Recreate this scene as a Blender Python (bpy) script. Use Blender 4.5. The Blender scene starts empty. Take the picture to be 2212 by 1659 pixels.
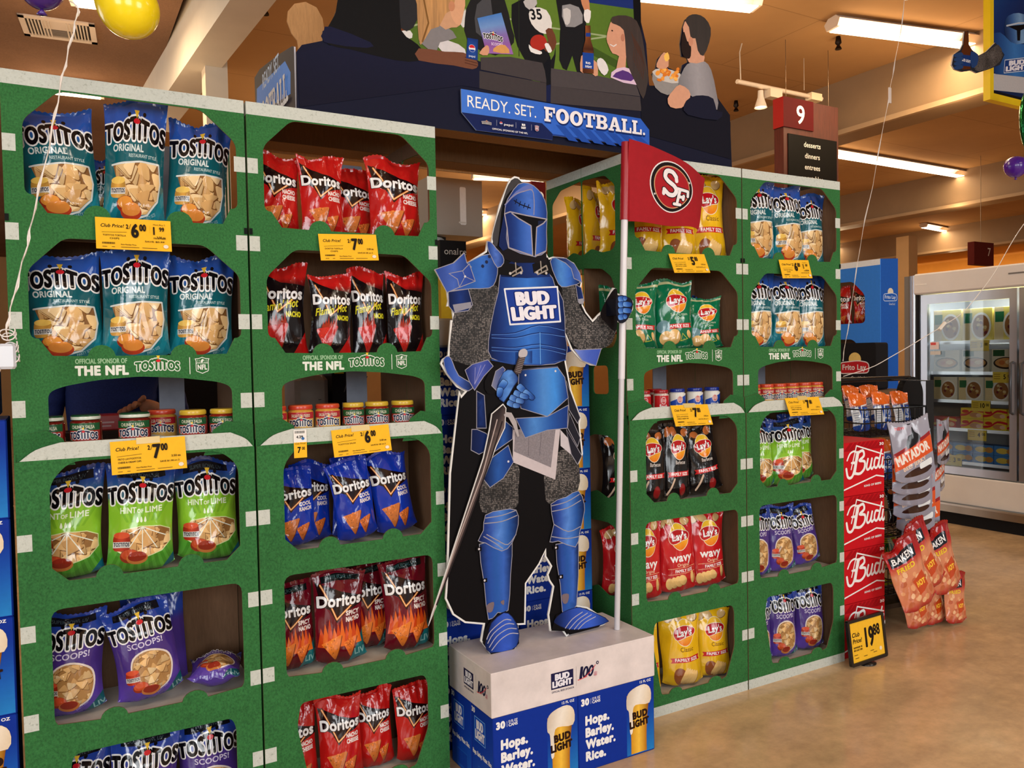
import bpy, math, random
import numpy as np
from mathutils import Vector, Matrix
from mathutils.geometry import tessellate_polygon, delaunay_2d_cdt
S = bpy.context.scene
COL = S.collection
# ------------------------------------------------------------------ camera
FPX, YAW, PITCH, ROLL = 1750.0, .516, -.0321, -.0185
CAM = np.array([.093, -2.459, 1.413])
_cy, _sy, _cp, _sp = math.cos(YAW), math.sin(YAW), math.cos(PITCH), math.sin(PITCH)
_f = np.array([_sy*_cp, _cy*_cp, _sp]); _r = np.array([_cy, -_sy, 0.]); _u = np.cross(_r, _f)
_cr, _sr = math.cos(ROLL), math.sin(ROLL)
CR, CU, CF = _cr*_r+_sr*_u, -_sr*_r+_cr*_u, _f
cd = bpy.data.cameras.new('camera'); cam = bpy.data.objects.new('camera', cd); COL.objects.link(cam)
cd.sensor_fit = 'HORIZONTAL'; cd.sensor_width = 36; cd.lens = FPX/2212*36; cd.clip_start = .05; cd.clip_end = 200
cam.matrix_world = Matrix([[CR[i], CU[i], -CF[i], CAM[i]] for i in range(3)]+[[0, 0, 0, 1]])
S.camera = cam
# ------------------------------------------------------------------ view, world, light
S.view_settings.view_transform = 'Standard'; S.view_settings.look = 'None'
S.view_settings.gamma = 1; S.view_settings.use_curve_mapping = False
S.view_settings.exposure = -.62
S.cycles.use_denoising = True
S.cycles.max_bounces = 7; S.cycles.diffuse_bounces = 3; S.cycles.glossy_bounces = 4; S.cycles.transmission_bounces = 6
S.cycles.caustics_reflective = False; S.cycles.caustics_refractive = False
wd = bpy.data.worlds.new('daylight'); S.world = wd; wd.use_nodes = True
wb = wd.node_tree.nodes['Background']; wb.inputs[0].default_value = (1.0, .93, .86, 1); wb.inputs[1].default_value = .42
def area(name, loc, target, sx, sy, power, col):
    l = bpy.data.lights.new(name, 'AREA'); l.shape = 'RECTANGLE'; l.size = sx; l.size_y = sy; l.energy = power; l.color = col
    o = bpy.data.objects.new(name, l); COL.objects.link(o); o.location = loc
    o.rotation_euler = (Vector(target)-Vector(loc)).to_track_quat('-Z', 'Y').to_euler(); return o
# shop-front windows behind the photographer, daylight
area('storefront_daylight', (-4.2, -5.6, 2.3), (.9, 0, 1.0), 2.2, 2.4, 230, (.93, .97, 1.0))
area('storefront_daylight', (-.2, -7.0, 2.4), (1.4, 0, 1.0), 2.4, 2.4, 215, (.95, .98, 1.0))
area('storefront_daylight', (4.6, -7.0, 2.4), (3.4, 0, 1.0), 2.4, 2.4, 200, (.95, .98, 1.0))
# warm shop lamps over the front aisle, above and behind the photographer
for x, y in ((-1.2, -2.6), (2.2, -2.9), (5.4, -2.4)):
    area('ceiling_lamp_light', (x, y, 4.05), (x, y+.2, 0), 1.6, .25, 40, (1.0, .86, .68))
# ------------------------------------------------------------------ helpers
def Q(px, py, ax, v):
    d = (px-1106)/FPX*CR - (py-829.5)/FPX*CU + CF
    return CAM + (v-CAM[ax])/d[ax]*d
def PL(pts, y, ox=0, oy=0, s=1., lx=0., lz=0.):
    "pixels of the photograph (optionally of a zoomed crop) as (x, z) on the upright plane y"
    o = []
    for a, b in pts:
        p = Q(ox+a/s, oy+b/s, 1, y); o.append((p[0]-lx, p[2]-lz))
    return o
def lin(c):
    c = np.asarray(c, float)/255.
    return np.where(c <= .04045, c/12.92, ((c+.055)/1.055)**2.4)
def grad(p0, p1, cols, ts=None):
    p0 = np.array(p0, float); d = np.array(p1, float)-p0; L = d@d
    cs = np.array(cols, float); ts = np.linspace(0, 1, len(cs)) if ts is None else np.array(ts)
    def f(V):
        t = np.clip(((V-p0)@d)/L, 0, 1)
        return np.stack([np.interp(t, ts, cs[:, i]) for i in range(3)], 1)
    return f
def rad(c, r, cols, ts=None):
    c = np.array(c, float); cs = np.array(cols, float); ts = np.linspace(0, 1, len(cs)) if ts is None else np.array(ts)
    def f(V):
        t = np.clip(np.hypot(*(V-c).T)/r, 0, 1)
        return np.stack([np.interp(t, ts, cs[:, i]) for i in range(3)], 1)
    return f
def ellp(cx, cy, rx, ry, rot=0, n=24, a0=0, a1=2*math.pi):
    o = []; m = n if a1-a0 > 6.28 else n+1
    for i in range(m):
        a = a0+(a1-a0)*i/n; x, y = rx*math.cos(a), ry*math.sin(a); c, s = math.cos(rot), math.sin(rot)
        o.append((cx+x*c-y*s, cy+x*s+y*c))
    return o
def rnd(P, r, n=4):
    "round the corners of a polygon"
    o = []; N = len(P)
    for i in range(N):
        a, b, c = (np.array(P[(i+k) % N], float) for k in (-1, 0, 1))
        u, v = a-b, c-b; lu, lv = np.hypot(*u), np.hypot(*v); q = min(r, lu*.45, lv*.45)
        p0, p2 = b+u/lu*q, b+v/lv*q
        for k in range(n+1):
            t = k/n; o.append(tuple((1-t)**2*p0+2*t*(1-t)*b+t*t*p2))
    return o
def sm(P, closed=True, n=3):
    "Catmull-Rom smoothing"
    P = [np.array(p, float) for p in P]; N = len(P); o = []
    for i in range(N if closed else N-1):
        g = (lambda k: P[k % N]) if closed else (lambda k: P[max(0, min(N-1, k))])
        a, b, c, d = g(i-1), g(i), g(i+1), g(i+2)
        for k in range(n):
            t = k/n; o.append(tuple(.5*((2*b)+(c-a)*t+(2*a-5*b+4*c-d)*t*t+(3*b-a-3*c+d)*t**3)))
    if not closed: o.append(tuple(P[-1]))
    return o
def inset(P, d):
    P = [np.array(p, float) for p in P]; N = len(P)
    A = sum(P[i][0]*P[(i+1) % N][1]-P[(i+1) % N][0]*P[i][1] for i in range(N)); sg = 1 if A > 0 else -1; o = []
    for i in range(N):
        e1 = P[i]-P[i-1]; e2 = P[(i+1) % N]-P[i]
        n1 = np.array([-e1[1], e1[0]])/(np.hypot(*e1)+1e-9); n2 = np.array([-e2[1], e2[0]])/(np.hypot(*e2)+1e-9)
        m = n1+n2; L = np.hypot(*m); m = m/L if L > 1e-6 else n1
        o.append(tuple(P[i]+sg*m*d/max(.5, m@n1)))
    return o
def clipc(P, W):
    "clip polygon P by the convex, counter-clockwise polygon W"
    out = [tuple(p) for p in P]
    for i in range(len(W)):
        a, b = W[i], W[(i+1) % len(W)]; ins = lambda p: (b[0]-a[0])*(p[1]-a[1])-(b[1]-a[1])*(p[0]-a[0])
        src, out = out, []
        for j in range(len(src)):
            p, q = src[j-1], src[j]; dp, dq = ins(p), ins(q)
            if (dp >= 0) != (dq >= 0):
                t = dp/(dp-dq); out.append((p[0]+(q[0]-p[0])*t, p[1]+(q[1]-p[1])*t))
            if dq >= 0: out.append(q)
        if not out: return []
    return out
def tess(outer, holes=()):
    loops = [[Vector((p[0], p[1], 0)) for p in outer]]+[[Vector((p[0], p[1], 0)) for p in h] for h in holes]
    V = np.array([(v.x, v.y) for L in loops for v in L]); T = np.array(tessellate_polygon(loops), int).reshape(-1, 3)
    a, b, c = V[T[:, 0]], V[T[:, 1]], V[T[:, 2]]
    cr = (b[:, 0]-a[:, 0])*(c[:, 1]-a[:, 1])-(b[:, 1]-a[:, 1])*(c[:, 0]-a[:, 0])
    T[cr < 0] = T[cr < 0][:, ::-1]
    return V, T[np.abs(cr) > 1e-12]
def split(V, T, L):
    V = np.asarray(V, float); T = np.asarray(T, int)
    for _ in range(12):
        e = np.stack([np.linalg.norm(V[T[:, i]]-V[T[:, (i+1) % 3]], axis=1) for i in range(3)], 1)
        k = e.argmax(1); bad = e.max(1) > L
        if not bad.any() or len(T) > 60000: break
        t = T[bad]; kk = k[bad]; r = np.arange(len(t))
        a, b, c = t[r, kk], t[r, (kk+1) % 3], t[r, (kk+2) % 3]
        m = len(V)+r; V = np.vstack([V, (V[a]+V[b])/2])
        T = np.vstack([T[~bad], np.stack([a, m, c], 1), np.stack([m, b, c], 1)])
    return V, T
_tc = {}
def text_mesh(st, shear=0., sp=1.):
    key = (st, shear, sp)
    if key in _tc: return _tc[key]
    c = bpy.data.curves.new('t', 'FONT'); c.body = st; c.shear = shear; c.resolution_u = 4; c.size = 1; c.space_character = sp
    o = bpy.data.objects.new('t', c); COL.objects.link(o)
    me = o.to_mesh(); me.calc_loop_triangles()
    V = np.array([v.co[:2] for v in me.vertices]).reshape(-1, 2)
    T = np.array([t.vertices[:] for t in me.loop_triangles], int).reshape(-1, 3)
    o.to_mesh_clear(); bpy.data.objects.remove(o); bpy.data.curves.remove(c)
    if len(T):
        a, b, d = V[T[:, 0]], V[T[:, 1]], V[T[:, 2]]
        cr = (b[:, 0]-a[:, 0])*(d[:, 1]-a[:, 1])-(b[:, 1]-a[:, 1])*(d[:, 0]-a[:, 0]); T[cr < 0] = T[cr < 0][:, ::-1]
    cnt = {}; kk = [tuple(np.round(v, 5)) for v in V]
    for t in T:
        for i in range(3):
            p, q = kk[t[i]], kk[t[(i+1) % 3]]; cnt[(min(p, q), max(p, q))] = cnt.get((min(p, q), max(p, q)), 0)+1
    E = np.array([e for e, n in cnt.items() if n == 1]).reshape(-1, 2, 2)
    _tc[key] = (V, T, E); return _tc[key]
CAP = text_mesh('H')[0][:, 1].max()
def simplify(P, tol):
    "thin out a closed loop of points"
    def dp(i, j):
        a, b = P[i], P[j]; d = b-a; L = np.hypot(*d)
        if j-i < 2: return []
        q = P[i+1:j]-a; e = np.abs(d[0]*q[:, 1]-d[1]*q[:, 0])/L if L > 1e-12 else np.hypot(q[:, 0], q[:, 1])
        k = int(e.argmax())
        return [] if e[k] < tol else dp(i, i+1+k)+[i+1+k]+dp(i+1+k, j)
    far = int(np.hypot(*(P-P[0]).T).argmax()); P = np.vstack([P, P[:1]])
    return P[[0]+dp(0, far)+[far]+dp(far, len(P)-1)]
def union(V, T, tol=.006):
    "one clean triangulation of many overlapping polygons"
    if len(T) == 0: return np.zeros((0, 2)), np.zeros((0, 3), int)
    k = max(1e-9, float(np.ptp(V, axis=0).max())); c = V.mean(0)
    r = delaunay_2d_cdt([Vector(v) for v in ((V-c)/k).tolist()], [], [list(map(int, t)) for t in T], 0, 1e-6)
    P = np.array([v[:] for v in r[0]]); F = [f for f in r[2] if len(f) == 3]; G = P[np.array(F)].mean(1); keep = np.zeros(len(F), bool); N = (V-c)/k
    for t in T:
        q = N[list(t)]; lo, hi = q.min(0), q.max(0)
        w = np.flatnonzero(~keep & (G[:, 0] > lo[0]) & (G[:, 0] < hi[0]) & (G[:, 1] > lo[1]) & (G[:, 1] < hi[1]))
        e = np.roll(q, -1, 0)-q; d = G[w][:, None, :]-q[None]
        keep[w] = ((e[None, :, 0]*d[:, :, 1]-e[None, :, 1]*d[:, :, 0]) > 0).all(1)
    F = [f for f, o in zip(F, keep) if o]; cnt = {}
    for f in F:
        for i in range(len(f)): cnt[(f[i], f[(i+1) % len(f)])] = 1
    nx = {}
    for a, b in cnt:
        if (b, a) not in cnt: nx.setdefault(a, []).append(b)
    L = []
    while nx:
        a = next(iter(nx)); lp = []
        while a in nx:
            lp.append(a); b = nx[a].pop()
            if not nx[a]: del nx[a]
            a = b
        if len(lp) > 2:
            q = simplify(P[lp], tol/k)
            if len(q) > 2: L.append(q)
    vs = []; es = []
    for q in L: n = len(vs); vs += q.tolist(); es += [(n+i, n+(i+1) % len(q)) for i in range(len(q))]
    r = delaunay_2d_cdt([Vector(v) for v in vs], es, [], 0, 1e-6)
    O = np.array([v[:] for v in r[0]]).reshape(-1, 2); F = np.array([f for f in r[2] if len(f) == 3], int).reshape(-1, 3); G = O[F].mean(1); ins = np.zeros(len(F), bool)
    for q in L:
        for a, b in zip(q, np.roll(q, -1, 0)):
            if a[1] != b[1]: m = (a[1] > G[:, 1]) != (b[1] > G[:, 1]); ins ^= m & (G[:, 0] < (b[0]-a[0])*(G[:, 1]-a[1])/(b[1]-a[1])+a[0])
    return O*k+c, F[ins]
def fatten(E, r, V=(), T=()):
    "a round pen of radius r drawn along the edges, joined to the filled shape"
    V = [np.asarray(v) for v in V]; T = [tuple(t) for t in T]; seen = set()
    for p, q in E:
        d = q-p; L = np.hypot(*d)
        if L < 1e-7: continue
        n = np.array([-d[1], d[0]])/L*r; k = len(V)
        V += [p-n, q-n, q+n, p+n]; T += [(k, k+1, k+2, k+3)]
        for e in (p, q):
            key = (round(e[0], 6), round(e[1], 6))
            if key in seen: continue
            seen.add(key); k = len(V); V += [e+r*np.array([math.cos(a), math.sin(a)]) for a in np.arange(8)*.7854+.3927]; T.append(tuple(range(k, k+8)))
    return union(np.array(V).reshape(-1, 2), T, r*.05)
_fc = {}
def fat_text(st, shear, ax, r, sp):
    "letters one unit tall, widened by ax and thickened by r, around their own left edge"
    key = (st, shear, round(ax, 2), round(r, 3), sp)
    if key not in _fc:
        V, T, E = text_mesh(st, shear, sp); lo = V[:, 0].min(); m = np.array([key[2]/CAP, 1/CAP])
        V = (V-[lo, 0])*m
        _fc[key] = (V, T) if r <= 0 else fatten((E-[lo, 0])*m, key[3], V, T)
    return _fc[key]
class Art:
    "a flat print: coloured shapes one on top of the other"
    def __init__(s, sub=.02, mat='print', step=4e-5): s.L = []; s.sub = sub; s.mat = mat; s.step = step; s.n = 1; s.tf = None; s.clip = None
    def add(s, V, T, col, mat=None):
        if len(T) == 0: return
        V = np.asarray(V, float)
        if s.clip is not None:
            nv = []; nt = []
            for t in T:
                P = clipc([V[i] for i in t], s.clip)
                if len(P) > 2:
                    k = len(nv); nv += P; nt += [(k, k+i, k+i+1) for i in range(1, len(P)-1)]
            if not nt: return
            V = np.array(nv); T = np.array(nt)
        if s.tf: V = s.tf(V)
        s.L.append((V, np.asarray(T, int), col, s.n*s.step, mat or s.mat)); s.n += 1
    def poly(s, P, col, holes=(), mat=None): s.add(*tess(P, holes), col, mat)
    def rect(s, x0, y0, x1, y1, col, mat=None): s.poly([(x0, y0), (x1, y0), (x1, y1), (x0, y1)], col, mat=mat)
    def ell(s, cx, cy, rx, ry, col, rot=0, n=24, mat=None): s.poly(ellp(cx, cy, rx, ry, rot, n), col, mat=mat)
    def stroke(s, P, w, col, closed=False, mat=None):
        P = [np.array(p, float) for p in P]
        E = [(P[i], P[i+1]) for i in range(len(P)-1)]+([(P[-1], P[0])] if closed else [])
        s.add(*fatten(E, w/2), col, mat)
    def text(s, st, x, y, h, col, bold=0., outline=(), al='l', xs=1., rot=0., shear=0., fit=None, warp=None):
        bold *= .8; sp = round(1+bold*1.3, 2); V, T, E = text_mesh(st, shear, sp)
        if len(V) == 0: return
        k = h/CAP; lo, hi = V[:, 0].min(), V[:, 0].max()
        w = (hi-lo)*k*xs
        if fit: xs *= fit/w; w = fit
        ox = {'l': 0, 'c': -w/2, 'r': -w}[al]; c, sn = math.cos(rot), math.sin(rot)
        def g(A):
            X = A[:, 0]*h*xs/q+ox; Y = A[:, 1]*h
            if warp: X, Y = warp(X, Y, w)
            return np.stack([x+X*c-Y*sn, y+X*sn+Y*c], -1)
        q = round(xs, 2) or .01
        for r, oc in outline:
            v, t = fat_text(st, shear, q, r+bold, sp); s.add(g(v), t, oc)
        v, t = fat_text(st, shear, q, bold, sp); s.add(g(v), t, col)
    def chips(s, W, n, seed, size, pal, edge=(120, 80, 40)):
        R = random.Random(seed); xs = [p[0] for p in W]; ys = [p[1] for p in W]
        for i in range(n):
            cx, cy = R.uniform(min(xs), max(xs)), R.uniform(min(ys), max(ys)); a = R.uniform(0, 6.28); z = size*R.uniform(.75, 1.25); q = R.uniform(.55, 1)
            P = []
            for k in range(3):
                b = a+k*2.094+R.uniform(-.3, .3); P.append((cx+z*math.cos(b), cy+z*q*math.sin(b)))
            P = rnd(P, z*.35, 3); c = np.array(R.choice(pal))*R.uniform(.86, 1.08)
            D = clipc([(p[0]+size*.06, p[1]-size*.09) for p in P], W)
            if len(D) > 2: s.poly(D, edge)
            P2 = clipc(P, W)
            if len(P2) > 2: s.poly(P2, grad((cx-z, cy+z), (cx+z, cy-z), [np.clip(c*1.06, 0, 255), c, c*.82]))
    def flatten(s):
        """every shape cut by the ones printed over it: one single layer of triangles, no stack"""
        vs = []; es = []; bb = []
        for V, T, col, h, mt in s.L:
            cnt = {}
            kk = [tuple(np.round(v, 6)) for v in V]
            for t in T:
                for i in range(3):
                    a, b = kk[t[i]], kk[t[(i+1) % 3]]; cnt[(min(a, b), max(a, b))] = cnt.get((min(a, b), max(a, b)), 0)+1
            for (a, b), n in cnt.items():
                if n == 1 and a != b: k = len(vs); vs += [a, b]; es.append((k, k+1))
        r = delaunay_2d_cdt([Vector(v) for v in vs], es, [], 0, 2e-5)
        P = np.array([v[:] for v in r[0]]); F = np.array([f for f in r[2] if len(f) == 3], int); G = P[F].mean(1)
        a, b, c = P[F[:, 0]], P[F[:, 1]], P[F[:, 2]]; ar = (b[:, 0]-a[:, 0])*(c[:, 1]-a[:, 1])-(b[:, 1]-a[:, 1])*(c[:, 0]-a[:, 0])
        F[ar < 0] = F[ar < 0][:, ::-1]; F = F[np.abs(ar) > 1e-10]; G = P[F].mean(1); own = np.full(len(F), -1)
        o = np.argsort(G[:, 0]); gx = G[o, 0]
        for k, (V, T, col, h, mt) in enumerate(s.L):
            for t in T:
                q = V[t]; i0, i1 = np.searchsorted(gx, q[:, 0].min()), np.searchsorted(gx, q[:, 0].max())
                w = o[i0:i1]; w = w[(G[w, 1] > q[:, 1].min()) & (G[w, 1] < q[:, 1].max())]
                if len(w) == 0: continue
                e = np.roll(q, -1, 0)-q; d = G[w][:, None, :]-q[None]
                own[w[((e[None, :, 0]*d[:, :, 1]-e[None, :, 1]*d[:, :, 0]) >= 0).all(1)]] = k
        B = Art(s.sub, s.mat, s.step); B.H = getattr(s, 'H', 1)
        for k, (V, T, col, h, mt) in enumerate(s.L):
            f = F[own == k]
            if len(f): u, iv = np.unique(f, return_inverse=True); B.L.append((P[u], iv.reshape(-1, 3), col, 0., mt))
        return B
class MB:
    "collects solids and prints, builds ONE mesh object"
    def __init__(s): s.V = []; s.F = []; s.C = []; s.M = []; s.S = []; s.n = 0
    def add(s, V, F, col=(200, 200, 200), mat='print', smooth=False):
        V = np.asarray(V, float)
        if callable(col): c = col(V)
        else: c = np.broadcast_to(np.asarray(col, float), (len(V), 3))
        s.V.append(V); s.C.append(lin(c)); s.F += [tuple(int(i)+s.n for i in f) for f in F]
        s.M += [mat]*len(F); s.S += [smooth]*len(F); s.n += len(V); return s
    def art(s, A, mp=None, maxe=None):
        for V, T, col, h, mat in A.L:
            if callable(col) or maxe: V, T = split(V, T, maxe or A.sub)
            c = col(V) if callable(col) else col
            W = mp(V[:, 0], V[:, 1], np.full(len(V), h)) if mp else np.stack([V[:, 0], np.full(len(V), -h), V[:, 1]], 1)
            V2 = np.asarray(W); cc = c
            s.V.append(V2); s.C.append(lin(np.broadcast_to(np.asarray(cc, float), (len(V2), 3))))
            s.F += [tuple(t) for t in (T+s.n).tolist()]; s.M += [mat]*len(T); s.S += [bool(mp)]*len(T); s.n += len(V2)
        return s
    def box(s, x0, y0, z0, x1, y1, z1, col, mat='print'):
        V = [(x, y, z) for z in (z0, z1) for y in (y0, y1) for x in (x0, x1)]
        return s.add(V, [(0, 1, 5, 4), (1, 3, 7, 5), (3, 2, 6, 7), (2, 0, 4, 6), (4, 5, 7, 6), (0, 2, 3, 1)], col, mat)
    def cbox(s, x0, y0, z0, x1, y1, z1, col, mat='print', r=.01):
        "box with chamfered upright and level edges"
        xs, ys, zs = (x0, x1), (y0, y1), (z0, z1)
        P = lambda a, b, z: [(xs[0]+a, ys[0], z), (xs[1]-a, ys[0], z), (xs[1], ys[0]+b, z), (xs[1], ys[1]-b, z), (xs[1]-a, ys[1], z), (xs[0]+a, ys[1], z), (xs[0], ys[1]-b, z), (xs[0], ys[0]+b, z)]
        Pi = lambda z: [(x+(r*.7 if x < (x0+x1)/2 else -r*.7), y+(r*.7 if y < (y0+y1)/2 else -r*.7), z) for x, y, _ in P(r, r, z)]
        rings = [Pi(z0), P(r, r, z0+r), P(r, r, z1-r), Pi(z1)]
        V = [v for R_ in rings for v in R_]; F = [tuple(range(7, -1, -1)), tuple(range(24, 32))]
        for k in range(3):
            for i in range(8): j = (i+1) % 8; F.append((k*8+i, k*8+j, k*8+8+j, k*8+8+i))
        return s.add(V, F, col, mat)
    def slab(s, P, y0, y1, col, mat='print', holes=(), edge=None, emat=None, back=None):
        "board cut to an outline in the upright x,z plane, between y0 (front) and y1"
        V, T = tess(P, holes); n = len(V)
        s.add(np.stack([V[:, 0], np.full(n, y0), V[:, 1]], 1), T, col, mat)
        s.add(np.stack([V[:, 0], np.full(n, y1), V[:, 1]], 1), T[:, ::-1], back or edge or col, emat or mat)
        k = 0; F = []
        for lp in [P, *holes]:
            m = len(lp); F += [(k+i, k+(i+1) % m, k+(i+1) % m+n, k+i+n) for i in range(m)]; k += m
        return s.add(np.vstack([np.stack([V[:, 0], np.full(n, y0), V[:, 1]], 1), np.stack([V[:, 0], np.full(n, y1), V[:, 1]], 1)]), F, edge or col, emat or mat)
    def lathe(s, prof, col, mat='gloss', n=24, c=(0, 0, 0), cap=True):
        "prof: list of (radius, z); col may be one colour or one per ring"
        V = []; m = len(prof)
        for r, z in prof: V += [(c[0]+r*math.cos(2*math.pi*i/n), c[1]+r*math.sin(2*math.pi*i/n), c[2]+z) for i in range(n)]
        F = [(k*n+i, k*n+(i+1) % n, (k+1)*n+(i+1) % n, (k+1)*n+i) for k in range(m-1) for i in range(n)]
        s.add(V, F, col, mat, True)
        if cap: s.add(V[-n:], [tuple(range(n))], col, mat); s.add(V[:n], [tuple(range(n-1, -1, -1))], col, mat)
        return s
    def tube(s, P, r, col, mat='gloss', n=8, cap=True):
        P = [Vector(p) for p in P]; V = []; rr = r if isinstance(r, (list, tuple)) else [r]*len(P)
        up = Vector((0, 0, 1)); t0 = (P[1]-P[0]).normalized()
        a = t0.cross(up) if abs(t0.z) < .95 else t0.cross(Vector((1, 0, 0))); a.normalize()
        for i, p in enumerate(P):
            t = (P[min(i+1, len(P)-1)]-P[max(i-1, 0)]).normalized(); a = (a-t*a.dot(t)).normalized(); b = t.cross(a)
            V += [tuple(p+(a*math.cos(2*math.pi*k/n)+b*math.sin(2*math.pi*k/n))*rr[i]) for k in range(n)]
        F = [(i*n+k, i*n+(k+1) % n, (i+1)*n+(k+1) % n, (i+1)*n+k) for i in range(len(P)-1) for k in range(n)]
        s.add(V, F, col, mat, True)
        if cap: s.add(V[:n], [tuple(range(n-1, -1, -1))], col, mat); s.add(V[-n:], [tuple(range(n))], col, mat)
        return s
    def grid(s, f, nu, nv, col, mat='print', smooth=True, flip=False):
        U, W = np.meshgrid(np.linspace(0, 1, nu+1), np.linspace(0, 1, nv+1))
        V = f(U.ravel(), W.ravel()); m = nu+1
        F = [(j*m+i, j*m+i+1, (j+1)*m+i+1, (j+1)*m+i) for j in range(nv) for i in range(nu)]
        if flip: F = [q[::-1] for q in F]
        return s.add(V, F, col, mat, smooth)
    def build(s, name, parent=None, loc=None, rot=None, tr=None):
        me = bpy.data.meshes.new(name); V = np.vstack(s.V); C = np.vstack(s.C)
        if tr is not None: V = V @ np.array(tr.to_3x3()).T + np.array(tr.translation)
        me.from_pydata(V.tolist(), [], s.F)
        at = me.color_attributes.new('Col', 'FLOAT_COLOR', 'POINT')
        at.data.foreach_set('color', np.hstack([C, np.ones((len(C), 1))]).astype(np.float32).ravel())
        keys = list(dict.fromkeys(s.M)); ix = {k: i for i, k in enumerate(keys)}
        for k in keys: me.materials.append(mat(k))
        me.polygons.foreach_set('material_index', [ix[k] for k in s.M])
        me.polygons.foreach_set('use_smooth', s.S); me.update()
        o = bpy.data.objects.new(name, me); COL.objects.link(o)
        if parent: o.parent = parent
        if loc is not None: o.location = loc
        if rot is not None: o.rotation_euler = rot
        return o
def thing(name, label, cat, loc=(0, 0, 0), rot=(0, 0, 0), group=None):
    o = bpy.data.objects.new(name, None); COL.objects.link(o); o.location = loc; o.rotation_euler = rot; o.empty_display_size = .05
    return tag(o, label, cat, group)
def tag(o, label, cat, group=None):
    o['label'] = label; o['category'] = cat
    if group: o['group'] = group
    return o
def struct(o): o['kind'] = 'structure'; return o
def dup(o, loc=None, rot=None, label=None, scale=None):
    r = o.copy(); COL.objects.link(r)
    for ch in o.children:
        c = ch.copy(); COL.objects.link(c); c.parent = r
        for g in ch.children: d = g.copy(); COL.objects.link(d); d.parent = c
    if loc is not None: r.location = loc
    if rot is not None: r.rotation_euler = rot
    if scale is not None: r.scale = scale
    if label: r['label'] = label
    return r
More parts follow.
